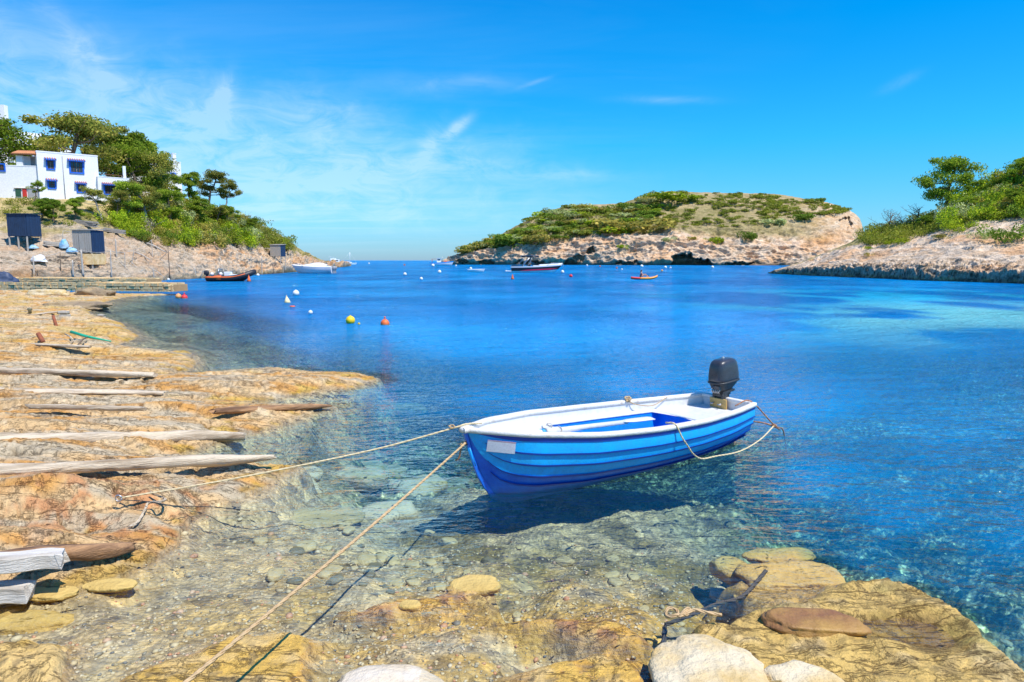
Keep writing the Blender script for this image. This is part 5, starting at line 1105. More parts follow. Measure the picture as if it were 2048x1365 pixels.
boulder(1425, 1350, .66, .74, .24, .15, 'boulder', 'large pale boulder at lower right with a dark shadow at its left side', 32, .13, .12, 0, 5)
boulder(1600, 1362, .50, .4, .18, .14, 'boulder', 'pale cracked rock right of the large pale boulder', 33, .2, .1, .5)
boulder(1625, 1244, .66, .30, .11, .06, 'boulder_red', 'dark red-brown slab resting on the wet flat rock', 34, .15, .25, -.12)
boulder(1582, 1150, .80, .46, .12, .08, 'boulder_yellow', 'rounded yellowish stone just breaking the water, larger of two', 35, .12, .2, .1)
boulder(1560, 1110, .62, .26, .09, .06, 'boulder_yellow', 'flat yellowish stone behind the rounded one, farthest out', 36, .12, .2, .1)
boulder(1462, 1142, .30, .38, .16, .08, 'boulder_yellow', 'small tilted stone left of the rounded yellowish stone', 37, .15, .1, .6)
boulder(1535, 1198, .46, .32, .12, .08, 'boulder_yellow', 'wet stone between the rounded stone and the red-brown slab', 38, .15, .2)
boulder(950, 1172, .40, .28, .12, .07, 'boulder_yellow', 'flat orange stone alone in the shallow water at bottom centre', 39, .16, .2)
boulder(820, 1212, .16, .12, .06, .03, 'boulder_yellow', 'small pale stone beside the reddish ledge', 40, .14, .2, sub=3)
boulder(100, 1184,   .40, .20, .07, .05, 'boulder_yellow', 'yellowish flat stone in the pool beneath the split beam', 41, .12, .25); boulder(215, 1166, .40, .18, .06, .05, 'boulder_yellow', 'second yellowish flat stone farther out in the pool', 42, .12, .25)
boulder(8, 1230, .30, .3, .2, .1, 'boulder_yellow', 'yellow rock under the flaking white beam end', 43, .2); boulder(60, 1248, .6, .25, .14, .08, 'boulder_yellow', 'long yellow rock in the pool by the left corner', 44, .2)
boulder(100, 590, 2.6, 1.2, .7, .3, 'boulder', 'low sandy rock under the left part of the pier', 45, .2, .2, sub=4); boulder(192, 592, 2.2, 1.2, .85, .35, 'rock_brown', 'dark jagged rock in front of the pier', 46, .35, 0, sub=4); boulder(160, 612, 3.0, 1.2, .5, .25, 'rock_brown', 'flat dark rock at the edge of the small inlet', 47, .25, .2, sub=4)
def ngroup(rng, n, region, sz, mat, label, grp, zmin=-9, zmax=-.05, sub=3):
    k = 0; tries = 0
    while k < n and tries < 4000:
        tries += 1; px, py = rng.uniform(region[0], region[2]), rng.uniform(region[1], region[3]); P = unp(px, py, 0); z = gz(P.x, P.y)
        if not (zmin < z < zmax): continue
        s_ = rng.uniform(*sz); mb = rockmesh(MB(), (0, 0, s_ * .10), s_, s_ * rng.uniform(.6, .9), s_ * .38, int(rng.integers(1000)), sub, .2, .1)
        o = mb.build('stone', M[mat]); o.location = (P.x, P.y, z); o.rotation_euler = (0, 0, rng.uniform(0, 6.28)); tag(o, label, 'stone', grp); k += 1
r5 = np.random.default_rng(5)
ngroup(r5, 26, (520, 960, 900, 1150), (.07, .22), 'stone_wet', 'rounded greenish stone under clear water left of the boat bow', 'stones under water left of the bow')
ngroup(r5, 14, (780, 1010, 1300, 1180), (.06, .18), 'stone_wet', 'weedy stone under shallow water in front of the blue boat', 'stones under water in front of the boat')
ngroup(r5, 14, (560, 1010, 1000, 1140), (.06, .16), 'stone_dark', 'dark stone on the bed of the shallow water near the ropes', 'dark stones under the shallow water')
ngroup(r5, 20, (1250, 960, 2048, 1110), (.08, .24), 'boulder', 'pale stone on the teal seabed right of the boat', 'pale stones on the teal seabed')
ngroup(r5, 12, (560, 780, 900, 960), (.3, .9), 'boulder', 'big pale slab under the blue water left of the boat', 'pale slabs under the blue water')
boulder(640, 1035, 1.0, .5, .14, .08, 'stone_wet', 'large flat submerged slab with dark weed on it, left of the near rope', 60, .12, .3)
boulder(790, 822, 1.6, .7, .3, .1, 'boulder', 'wide pale submerged slab off the thin spit of rock', 61, .12, .3)
# loose pebbles of the bed, too many to count
rp = np.random.default_rng(9); N = 6500
ppx = rp.uniform(-40, 2060, N); ppy = rp.uniform(1000, 1380, N); u_ = (ppx - 1024) / F; v_ = -(ppy - 682.5) / F; tt = CAMZ / (SP - v_ * CP); gx, gy = u_ * tt, (CP + v_ * SP) * tt
gzv = samp(Z, gx, gy); pk = samp(Pb, gx, gy); ok = (pk > .5) & (gzv > -.9); gx, gy, gzv = gx[ok], gy[ok], gzv[ok]
bm = bmesh.new(); bmesh.ops.create_icosphere(bm, subdivisions=1, radius=1); BV = np.array([v.co[:] for v in bm.verts]); BF = np.array([[v.index for v in f.verts] for f in bm.faces]); bm.free()
n = len(gx); sz = rp.uniform(.006, .019, n) * (1 + 1.4 * (rp.uniform(size=n) > .94)); SCL = np.stack([sz, sz * rp.uniform(.6, .95, n), sz * .5], -1)
ang = rp.uniform(0, 6.28, n); Vp = BV[None] * SCL[:, None] * (1 + .15 * rp.normal(size=(n, 12, 1))); xr = Vp[..., 0] * np.cos(ang)[:, None] - Vp[..., 1] * np.sin(ang)[:, None]; yr = Vp[..., 0] * np.sin(ang)[:, None] + Vp[..., 1] * np.cos(ang)[:, None]
Vp = np.stack([xr + gx[:, None], yr + gy[:, None], Vp[..., 2] + gzv[:, None] + .003], -1).reshape(-1, 3); Fp = (BF[None] + (np.arange(n) * 12)[:, None, None]).reshape(-1, 3)
me = bpy.data.meshes.new('pebbles'); me.vertices.add(len(Vp)); me.vertices.foreach_set('co', Vp.reshape(-1).astype(np.float32)); me.loops.add(Fp.size); me.loops.foreach_set('vertex_index', Fp.reshape(-1).astype(np.int32)); me.polygons.add(len(Fp)); me.polygons.foreach_set('loop_start', (np.arange(len(Fp)) * 3).astype(np.int32)); me.polygons.foreach_set('use_smooth', np.ones(len(Fp), bool)); me.update(calc_edges=True)
pm_, t = newmat('pebble'); ri = t.n('ShaderNodeNewGeometry').outputs['Random Per Island']
t.n('ShaderNodeOutputMaterial', {0: t.n('ShaderNodeBsdfPrincipled', {'Base Color': t.ramp(ri, [(0, (.12, .12, .11)), (.15, (.34, .30, .20)), (.45, (.48, .38, .20)), (.7, (.54, .46, .28)), (.85, (.60, .53, .38)), (.95, (.50, .24, .12)), (1, (.5, .3, .15))]), 'Roughness': .6}).outputs[0]})
me.materials.append(pm_); o = bpy.data.objects.new('pebbles', me); COL.objects.link(o); tag(o, 'small mixed pebbles strewn over the shallow bed', 'pebbles', kind='stuff')
# ---------------------------------------------------------------- the blue rowing boat
BO = Vector((-.483, 6.981, 0)); TH = .599; LB = 4.242
boat = thing('rowing_boat', 'blue and white wooden-look rowing boat with clinker sides moored in the shallows', 'boat', BO, TH)
def BP(a, y, z): return Vector((a, y, z))                       # boat coordinates: a from bow to stern, +y far side
def bw(P): return BO + Matrix.Rotation(TH, 3, 'Z') @ Vector(P)   # boat to world
SA = [0, .12, .3, .5, .7, .88, 1.]; SBm = [.035, .40, .665, .725, .69, .56, .43]
_xs = np.linspace(0, 1, 201); _b = np.interp(_xs, SA, SBm); 
ker = np.hanning(23); ker /= ker.sum(); _bs = np.convolve(np.pad(_b, 11, mode='reflect', reflect_type='odd'), ker, 'valid')
def hb(s): return max(.02, float(np.interp(s, _xs, _bs)))
def zg_(s): return .735 - .44 * s + .27 * s * s
def zk_(s):
    return float(np.interp(s * LB, [0, .05, .09, .16, .24, .335, .45, .7, 1.2, 2.5, 3.6, LB], [.735, .55, .41, .24, .10, -.02, -.08, -.12, -.13, -.13, -.10, -.03]))
def xoff(s, h): return 0.
# rake of the stem is carried by the keel line: each station a has its own keel height
def section(s, h, lap=0.):
    """outer half-breadth at relative height h (0 keel, 1 gunwale)"""
    b = hb(s); v = max(0, 1 - s / .16); v = v * v * (3 - 2 * v)
    rnd = (1 - (1 - h) ** 2.5) ** .62; vee = h ** .85
    tr_ = ss(s, .8, 1.) * .15
    return b * float(rnd * (1 - v) + vee * v) * (1 - .0 * tr_)
NS = 70
st_ = [ (i / NS) ** 1.25 for i in range(NS + 1)]
HL = [0, .06, .14, .24, .34, .42, .50, .58, .66, .74, .82, .91, 1.]
LAPS = [.42, .58, .74]                  # strake edges
def outer(s, h, out=0.):
    z = zk_(s) + (zg_(s) - zk_(s)) * h; y = section(s, h) + out; return y, z
def lap(h, s):
    k = 0.
    for l in LAPS:
        if h >= l: k = k
    return 0.
def hull_part(h0, h1, name, mat, out=0., n=9, lapw=.012):
    mb = MB()
    for sg in (-1, 1):
        rows = []
        for s in st_:
            r = []
            for j in range(n + 1):
                h = h0 + (h1 - h0) * j / n; y, z = outer(s, h); taper = float(ss(s, 0., .08))
                y += (out + lapw * (1 - j / n)) * taper      # lower edge of each strake stands proud
                r.append((s * LB, sg * y, z))
            if sg > 0: r.reverse()
            rows.append(r)
        mb.loft(rows)
    return mb.build(name, M[mat], boat)
hull_part(0, .42, 'hull_bottom', 'hull_navy', 0, 14, 0.)
hull_part(.415, .585, 'strake', 'hull_blue', .004); hull_part(.585, .745, 'strake', 'hull_blue', .006); hull_part(.745, .93, 'strake', 'hull_blue', .008)
hull_part(.92, 1.0, 'sheer_strake', 'stripe_navy', .016, 5, 0.)
def stripe(h, wd, s0=0.03, s1=1., name='strake_line', mat='stripe_navy'):
    mb = MB()
    for sg in (-1, 1):
        rows = []
        for s in st_:
            if s < s0 or s > s1: continue
            tp = min(1, (s - s0) / .08) ; r = []
            for (dh, o_) in ((-wd, .0), (-wd * .9, .022), (wd * .9, .022), (wd, .0)):
                y, z = outer(s, h + dh * (.3 + .7 * tp)); r.append((s * LB, sg * (y + .006 + o_ * (.4 + .6 * tp)), z))
            if sg > 0: r.reverse()
            rows.append(r)
        mb.loft(rows, False)
    return mb.build(name, M[mat], boat)
stripe(.415, .016, .04); stripe(.585, .014, .04); stripe(.75, .014, .03); stripe(.27, .014, .05)
# gunwale: a thick rounded white rail round both sides and the transom
def rim(off, dz):
    pts = [(s * LB, -(hb(s) + off), zg_(s) + dz) for s in st_]
    return pts
gm = MB(); RP = [(-.045, -.025), (-.045, .016), (-.03, .026), (.018, .026), (.034, .014), (.034, -.022), (.018, -.030), (-.03, -.03)]
for sg in (-1, 1):
    rows = []
    for s in [-.012] + st_:
        c = (s * LB, hb(max(s, 0)), zg_(max(s, 0)) + .012); r = [(c[0], sg * max(.001, c[1] + dx), c[2] + dz + .002 * float(pn(s * 60, 3, 0, 1))) for dx, dz in RP]
        if sg < 0: r.reverse()
        rows.append(r)
    gm.loft(rows, True, True)
zs_ = zg_(1); bs_ = hb(1)
gm.build('gunwale', M['rail_white'], boat)
cap = MB(); cap.lathe([(.001, -.03), (.055, -.03), (.07, -.01), (.07, .015), (.05, .032), (.001, .034)], (.0, 0, zg_(0) + .012), 16); cap.build('bow_cap', M['rail_white'], boat)
# transom with a cut-down centre carrying a plywood pad
tm = MB(); ty = [outer(1, h) for h in [i / 14 for i in range(15)]]
P1 = [(LB, -y, z) for y, z in ty]; P2 = [(LB, y, z) for y, z in reversed(ty)]
poly = P1 + P2; n = len(poly); tm.add(poly + [(p[0] - .035, p[1], p[2]) for p in poly], [tuple(range(n)), tuple(reversed(range(n, 2 * n)))] + [(i, n + i, n + (i + 1) % n, (i + 1) % n) for i in range(n)]); tm.build('transom', M['hull_blue'], boat)
tc_ = MB(); tc_.box((LB - .02, 0, zs_ + .012), (.085, bs_ * 2 + .05, .05)); tc_.build('transom_cap', M['rail_white'], boat, bevel=.012)
# inside: white liner, decks and a blue central well
ZD = .12
lm = MB()
for sg in (-1, 1):
    rows = []
    for s in st_:
        s2 = min(s, .992); b = hb(s2); r = []
        for j in range(8):
            k = j / 7; h = 1 - (ZD + .02) / (zg_(s) - zk_(s) + 1e-3) * k; h = max(h, .05)
            y = max(.001, section(s2, h) - .035); r.append((max(s2 * LB, .05), sg * y, zk_(s) + (zg_(s) - zk_(s)) * h))
        if sg < 0: r.reverse()
        rows.append(r)
    lm.loft(rows)
lm.add([(LB - .045, -bs_ + .02, zs_), (LB - .045, bs_ - .02, zs_), (LB - .045, bs_ - .05, zs_ - ZD - .02), (LB - .045, -bs_ + .05, zs_ - ZD - .02)], [(0, 1, 2, 3)])
lm.build('inner_lining', M['boat_white'], boat)
def deckz(s): return zg_(s) - ZD
def dhalf(s):
    h = 1 - ZD / (zg_(s) - zk_(s)); return max(.01, section(s, max(h, .02)) - .03)
WA, WB_ = 1.40, 3.32                                           # the well, from bow side to stern side
def wellhalf(a): return (.45 + .05 * math.sin((a - WA) / (WB_ - WA) * math.pi)) if WA <= a <= WB_ else 0
def deck(a0, a1, inner, name, mat='boat_white'):
    mb = MB()
    for sg in (-1, 1):
        rows = []; n = 18
        for i in range(n + 1):
            a = a0 + (a1 - a0) * i / n; s = a / LB; yi = inner(a); yo = dhalf(s); r = [(a, sg * (yi + (yo - yi) * j / 3), deckz(s) + .004 * math.sin(j)) for j in range(4)]
            if sg < 0: r.reverse()
            rows.append(r)
        mb.loft(rows, False)
    return mb.build(name, M[mat], boat)
deck(.10, WA, lambda a: 0, 'bow_deck'); deck(WA, WB_, lambda a: wellhalf(a), 'side_seat'); deck(WB_, LB - .04, lambda a: 0, 'stern_deck')
wm = MB(); rows = []; n = 16; zfl = .02
loop = [(WA + (WB_ - WA) * i / n, wellhalf(WA + (WB_ - WA) * i / n)) for i in range(n + 1)] + [(WB_ - (WB_ - WA) * i / n, -wellhalf(WB_ - (WB_ - WA) * i / n)) for i in range(n + 1)]
top = [(a, y, deckz(a / LB) - .002) for a, y in loop]; mid = [(a, y * .98, deckz(a / LB) - .05) for a, y in loop]; bot = [(WA + .05 + (a - WA) * .94, y * .82, zfl) for a, y in loop]
wm.loft([top, mid, bot], False, True); wm.build('well_wall', M['well_blue'], boat)
fl = MB(); fl.add(bot, [tuple(range(len(bot)))]); fl.build('well_floor', M['well_sunlit'], boat)
lip = MB(); lip.tube([(a, y, z + .006) for a, y, z in top] + [Vector((top[0][0], top[0][1], top[0][2] + .006))], .014, 6); lip.build('well_rim', M['boat_white'], boat)
th = MB(); th.box(((WA + WB_) / 2 - .28, 0, deckz(.5) - .24), (.30, .60, .04)); th.add([(WA + .1, -.3, .2), (WA + .7, -.3, .20), (WA + .35, .28, .20), (WA + .1, .3, .2)], [(0, 1, 2, 3)]); th.build('thwart', M['well_sunlit'], boat)  # flat pale sheet beside the seat stands for the sunlit triangle
kn = MB(); kn.box((WB_ - .32, 0, .12), (.05, .56, .18), rot=(0, .3, 0)); kn.build('foot_brace', M['well_sunlit'], boat)
# stem post, keel
kl = MB(); rows = []
for s in st_:
    z = zk_(s); w_ = .022; d_ = .05 if s * LB > .3 else .03
    rows.append([(s * LB - (.012 if s < .08 else 0), -w_, z + .04), (s * LB - (.02 if s < .08 else 0), -w_ * .8, z - d_), (s * LB - (.02 if s < .08 else 0), w_ * .8, z - d_), (s * LB - (.012 if s < .08 else 0), w_, z + .04)])
kl.loft(rows, False); kl.build('keel', M['hull_navy'], boat)
sp_ = MB(); sp_.tube([(s * LB - .012, 0, zk_(s) - .002) for s in st_ if .006 < s and zk_(s) > .34], .022, 8); sp_.build('stem', M['hull_blue'], boat)
# faded sticker on the near bow
stk = MB(); rows = []
for i in range(8):
    s = (.165 + .235 * i / 7) / LB; zt = zg_(s) - .075; zb_ = zg_(s) - .205; r = []
    for j in range(6):
        z = zt + (zb_ - zt) * j / 5; h = (z - zk_(s)) / (zg_(s) - zk_(s)); y, _ = outer(s, h); r.append((s * LB, -(y + .034), z))
    rows.append(r)
stk.loft(rows, False); so_ = stk.build('sticker', M['sticker'], boat)
sol = so_.modifiers.new('solidify', 'SOLIDIFY'); sol.thickness = .002; sol.offset = 0
s2 = MB(); rows = [[(r[0][0], r[0][1] - .003, r[0][2] - .000), (r[1][0], r[1][1] - .003, r[0][2] - .016)] for r in rows]; s2.loft(rows, False); s2.build('sticker_print', M['sticker_pink'], so_)
# eye bolt on the stem
eb = MB(); s = .13 / LB; c = Vector((.035, 0, .60)); eb.tube([c + Vector((-.02 - .022 * math.cos(t_), 0, .022 * math.sin(t_))) for t_ in np.linspace(0, 6.28, 13)], .006, 6); eb.build('eye_bolt', M['rust'], boat)

# ---- outboard motor clamped on the transom
om = bpy.data.objects.new('outboard_motor', None); COL.objects.link(om); om.parent = boat; om.scale = (.95, .95, .92); om.location = (LB + .0, .09, zs_ - .01); om.rotation_euler = (0, -.10, .0)
def rr_section(cx, w_, d_, z, e=4.0, n=28, lean=0.):
    r = []
    for k in range(n):
        t_ = 2 * math.pi * k / n; cs, sn = math.cos(t_), math.sin(t_); r.append((cx + lean + math.copysign(abs(cs) ** (2 / e), cs) * w_ / 2, math.copysign(abs(sn) ** (2 / e), sn) * d_ / 2, z))
    return r
cw = MB(); secs = [(.300, .42, .27), (.315, .455, .295), (.36, .455, .295), (.42, .445, .288), (.50, .425, .275), (.565, .395, .258), (.60, .355, .235), (.622, .29, .195), (.632, .18, .12), (.634, .02, .02)]
cw.loft([rr_section(.03 + .02 * (z - .3), w_, d_, z) for z, w_, d_ in secs], True, True); cw.build('cowl', M['black'], om)
rim_ = MB(); rim_.loft([rr_section(.03, .445, .285, .275), rr_section(.03, .475, .31, .285), rr_section(.03, .475, .31, .305), rr_section(.03, .44, .28, .31)], True, True); rim_.build('cowl_rim', M['black_metal'], om)
pan = MB(); pan.loft([rr_section(-.0, .20, .14, .13), rr_section(.0, .30, .20, .18), rr_section(.02, .40, .25, .24), rr_section(.03, .43, .27, .285)], True, True); pan.build('lower_pan', M['black_metal'], om)
kb = MB(); kb.sphere((.03, 0, .64), .022, 10, 6); kb.tube([(.03, 0, .62), (.03, 0, .655)], .012, 8); kb.build('top_knob', M['steel'], om)
br = MB(); br.box((-.05, 0, .03), (.07, .20, .22)); br.box((-.09, -.08, .0), (.05, .035, .26)); br.box((-.09, .08, .0), (.05, .035, .26)); br.tube([(.06, 0, .16), (.06, 0, -.42)], .055, 10); br.box((-.01, 0, .10), (.22, .12, .05)); br.box((.02, .0, .14), (.26, .2, .03)); br.build('clamp_bracket', M['black_metal'], om)
for sy in (-.07, .07):
    sc_ = MB(); sc_.tube([(-.18, sy, -.03), (-.06, sy, -.03)], .009, 6); sc_.tube([(-.18, sy - .03, -.03), (-.18, sy + .03, -.03)], .009, 6); sc_.build('clamp_screw', M['steel'], om)
lg = MB(); lg.loft([rr_section(.07, .16, .07, -.25, 2.4), rr_section(.08, .15, .06, -.55, 2.4), rr_section(.08, .20, .05, -.75, 2.2)], True, True); lg.build('drive_leg', M['black_metal'], om)
hd = MB(); hd.tube([(-.15, .0, .25), (-.19, .0, .25), (-.22, .03, .23)], .014, 8); hd.box((-.17, -.05, .23), (.05, .09, .05)); hd.build('starter_handle', M['black'], om)
cb = MB()
for k in range(5): cb.tube([(-.12, -.08 + .04 * k, .22), (-.17, -.06 + .03 * k, .16), (-.11, -.05 + .03 * k, .09)], .008, 5)
cb.sphere((-.16, -.07, .21), .018, 8, 5); cb.sphere((-.15, .07, .2), .015, 8, 5); cb.build('fuel_line', M['steel'], om)
pl = MB()
for sx in (0,): pl.box((-.105, 0, -.075), (.03, .30, .24))
pl.build('motor_pad', M['ply'], om, bevel=.012)

# ---- oar lying across the side seat
A_ = bw((.62, -.17, deckz(.14) + .075)); B_ = bw((2.75, -.10, deckz(.6) + .07)); dd = (B_ - A_)
oar = thing('oar', 'white oar with a taped grip lying along the inside of the blue boat', 'oar', A_, math.atan2(dd.y, dd.x), rot=(0, -math.atan2(dd.z, math.hypot(dd.x, dd.y)), math.atan2(dd.y, dd.x)))
L_ = dd.length; m = MB(); m.tube([(0, 0, 0), (.04, 0, 0), (L_ * .74, 0, 0)], [.030, .036, .030], 12); m.build('shaft', M['boat_white'], oar)
m = MB(); m.tube([(.30, 0, 0), (.48, 0, 0)], .045, 14); m.build('leather', M['boat_white'], oar); m = MB(); m.tube([(.24, 0, 0), (.30, 0, 0)], .041, 14); m.build('blue_band', M['bright_blue'], oar)
m = MB(); m.loft([[(L_ * .70 + q * .50, y * (.03 + .05 * min(1, q * 3)), .012 * (1 - abs(y)) + .004) for y in (-1, -.5, 0, .5, 1)] for q in np.linspace(0, 1, 8)] , True); ob = m.build('blade', M['boat_white'], oar); sl_ = ob.modifiers.new('solidify', 'SOLIDIFY'); sl_.thickness = .014
m = MB()
for x in (.285, .50): m.tube([(x + .01 * math.sin(3 * t_), .046 * math.cos(t_), .046 * math.sin(t_)) for t_ in np.linspace(0, 6.28, 14)], .006, 5)
m.tube([(.36, 0, .05), (.34, .03, .09), (.40, .02, .08), (.37, -.02, .05)], .005, 5); m.build('lashing', M['post'], oar)
m = MB(); c = bw((1.02, -.06, deckz(.24) + .02)); m.tube([c + Vector((0, 0, -.02)), c + Vector((0, 0, .04))], .012, 8)
m.tube([c + Vector((.055 * math.cos(t_), 0, .095 - .055 * math.sin(t_))) for t_ in np.linspace(-.3, 3.44, 12)], .008, 6); tag(m.build('rowlock', M['steel'], origin=c), 'steel rowlock holding the oar inside the blue boat', 'rowlock')

# ---- ropes
def rope(pts, r, mat, label, name='mooring_rope', sm=6, group='ropes about the blue boat', cat='rope'):
    pts = [Vector(p) for p in pts]; out = []
    if len(pts) > 2:
        q = [pts[0] * 2 - pts[1]] + pts + [pts[-1] * 2 - pts[-2]]
        for i in range(1, len(q) - 2):
            for k in range(sm):
                t_ = k / sm; a, b, c, d = q[i - 1], q[i], q[i + 1], q[i + 2]
                out.append(.5 * ((2 * b) + (c - a) * t_ + (2 * a - 5 * b + 4 * c - d) * t_ ** 2 + (3 * b - a - 3 * c + d) * t_ ** 3))
        out.append(pts[-1])
    else: out = [pts[0].lerp(pts[1], k / 24) for k in range(25)]
    m = MB()
    for s_ in range(3):                              # three strands laid round each other
        L = 0; pp = []; last = out[0]; dense = []
        for i in range(len(out) - 1):
            n_ = max(1, int((out[i + 1] - out[i]).length / (r * 3.2))); n_ = min(n_, 40)
            for k in range(n_): dense.append(out[i].lerp(out[i + 1], k / n_))
        dense.append(out[-1])
        if len(dense) > 900: dense = dense[::len(dense) // 900 + 1] + [dense[-1]]
        for i, p in enumerate(dense):
            d = dense[min(i + 1, len(dense) - 1)] - dense[max(0, i - 1)]; d = d.normalized() if d.length > 0 else Vector((1, 0, 0)); a = d.orthogonal().normalized() if abs(d.z) > .95 else d.cross(Vector((0, 0, 1))).normalized(); b = d.cross(a)
            L += (p - last).length; last = p; t_ = L / (r * 5) * 1.8 + s_ * 2.094; pp.append(p + a * math.cos(t_) * r * .5 + b * math.sin(t_) * r * .5)
        m.tube(pp, r * .58, 4)
    o = m.build(name, M[mat], origin=pts[0]); return tag(o, label, cat, group)
def knot(P, r, mat, label, seed, n=5):
    rng = np.random.default_rng(seed); pts = []
    for i in range(n * 6):
        t_ = i / 6 * 2 * math.pi; pts.append(P + Vector((r * math.cos(t_) * rng.uniform(.6, 1.2), r * math.sin(t_ * 1.3) * rng.uniform(.6, 1.2), r * .7 * math.sin(t_ * .7) + r * .5)))
    m = MB(); m.tube(pts, r * .22, 6); return m
bowp = bw((-.05, 0, zg_(0) + .03)); ringP = onrock(237, 997, .03)
mid_ = bowp.lerp(ringP, .5) - Vector((0, 0, .045))
b0 = bw((.30, .17, zg_(.07) + .03)); b1 = bw((.02, .03, zg_(0) + .055)); b2 = bowp + Vector((-.10, -.02, .0))
rope([b0, b1, b2, bowp.lerp(ringP, .25) - Vector((0, 0, .035)), mid_, bowp.lerp(ringP, .75) - Vector((0, 0, .035)), ringP], .010, 'rope_pale', 'taut cream rope from the bow top to a ring in the left bank', sm=10)
m = knot(b2, .028, 'rope', '', 1, 3); tag(m.build('rope_knot', M['rope'], origin=b2), 'fat knot where the cream rope leaves the bow', 'knot', 'knots in the boat ropes')
eye = bw((.0, 0, .60)); nearE = at(360, 1365, 3.05); far_ = nearE + (nearE - eye) * .35
rope([eye, eye.lerp(far_, .33) - Vector((0, 0, .03)), eye.lerp(far_, .66) - Vector((0, 0, .03)), far_], .0125, 'rope', 'thick brown rope from the stem down to the bottom left of the picture', sm=12)
m = knot(eye + Vector((-.035, -.02, -.02)), .026, 'rope', '', 2, 4); tag(m.build('rope_knot', M['rope'], origin=eye), 'brown knot at the stem eye bolt', 'knot', 'knots in the boat ropes')
rope([eye + Vector((-.04, -.02, -.03)), eye + Vector((-.06, -.02, -.10)), eye + Vector((-.075, -.02, -.16)), eye + Vector((-.11, -.02, -.185))], .009, 'rope_red', 'short loose rope tail hanging from the stem knot')
Pb = ringP
m = MB(); m.tube([Pb + Vector((.03 * math.cos(t_), 0, .03 * math.sin(t_))) for t_ in np.linspace(0, 6.28, 12)], .007, 6); tag(m.build('mooring_ring', M['steel'], origin=Pb), 'grey iron ring in the left bank holding the cream rope', 'ring')
rope([onrock(300, 985, .02), onrock(330, 998, .03), onrock(320, 1004, .02), onrock(298, 1006, .05), onrock(290, 1020, .05), onrock(276, 1044, .04), onrock(258, 1055, .02)], .013, 'driftwood', 'loose frayed rope end curling on the red bank', group='ropes on the rocks')
rope([onrock(240, 1000, .01), onrock(300, 1004, .01), onrock(350, 1012, .01), onrock(420, 1014, .01), onrock(500, 1022, .02)], .005, 'rope_dark', 'thin dark line running from the bank into the water', group='ropes on the rocks')
# rope hanging along the near side to the stern
def side(a, z, out): s = a / LB; h = (z - zk_(s)) / (zg_(s) - zk_(s)); y, _ = outer(s, min(max(h, .05), 1)); return bw((a, -(y + out), z))
knA = at(1548, 852, 9.05)
rope([bw((2.33, -hb(.55) + .10, zg_(.55) + .045)), bw((2.36, -hb(.556) - .02, zg_(.556) + .05)), side(2.44, .46, .07), side(2.55, .34, .09), side(2.68, .22, .12), side(2.85, .13, .18), side(3.1, .12, .22), at(1480, 903, 8.35), at(1520, 880, 8.7), knA], .010, 'rope_pale', 'pale rope slung from the near rail down along the hull to the stern line')
stc = bw((LB - .03, -bs_ + .04, zs_ + .05)); wE = at(1566, 861, 9.5)
rope([bw((LB - .25, -bs_ + .12, zs_ + .0)), stc, knA + Vector((0, 0, .01)), wE, wE + Vector((.15, .2, -.4))], .010, 'rope_red', 'rust-stained rope from the near stern corner down into the water')
rope([bw((LB + .01, -.1, .30)), at(1525, 846, 9.1), at(1548, 854, 9.15), wE + Vector((0, .1, -.02))], .010, 'rope_red', 'second rusty line from behind the stern to the knot at the water')
m = knot(knA - Vector((0, 0, .015)), .028, 'rope_red', '', 3, 4); tag(m.build('rope_knot', M['rope_red'], origin=knA), 'reddish knot joining the stern lines', 'knot', 'knots in the boat ropes')
kc = bw((2.95, hb(.7) - .03, zg_(.7) + .03)); m = knot(kc, .045, 'rope', '', 4, 6); tag(m.build('rope_bundle', M['rope'], origin=kc), 'small bundle of sandy rope on the far rail', 'rope bundle')
rope([kc, bw((3.05, hb(.72) - .09, zg_(.72) - .02)), bw((3.3, hb(.78) - .11, zg_(.78) - .05)), bw((3.6, hb(.85) - .05, zg_(.85) + .035))], .007, 'rope', 'thin rope looping from the bundle along the far rail')
# rope heap on the boulder and the dark line beside it
rc = unp(1345, 1236, .12); rng = np.random.default_rng(44)
rope([rc + Vector((.06 * math.cos(i * .9) * (1 + .3 * math.sin(i)) - .02 + .01 * i, .05 * math.sin(i * 1.05), .02 + .012 * (i % 3))) for i in range(14)] + [rc + Vector((.22, .02, .03)), rc + Vector((.33, .0, .02))], .012, 'rope', 'heap of sandy rope behind the large pale boulder', 'rope_heap', group='ropes on the rocks')
rope([onrock(1330, 1250, .03), onrock(1380, 1232, .04), onrock(1430, 1210, .04), onrock(1480, 1196, .05), onrock(1508, 1170, .04), onrock(1532, 1142, .05)], .016, 'rope_dark', 'dark wet rope running from the rope heap over the stones', group='ropes on the rocks')
rope([onrock(1330, 1255, .03), onrock(1326, 1300, .03), onrock(1318, 1345, .03), onrock(1290, 1380, .03)], .018, 'rope_dark', 'dark strand standing for the shadow left of the large pale boulder', group='ropes on the rocks')  # dark strand painted in for the boulder's shadow
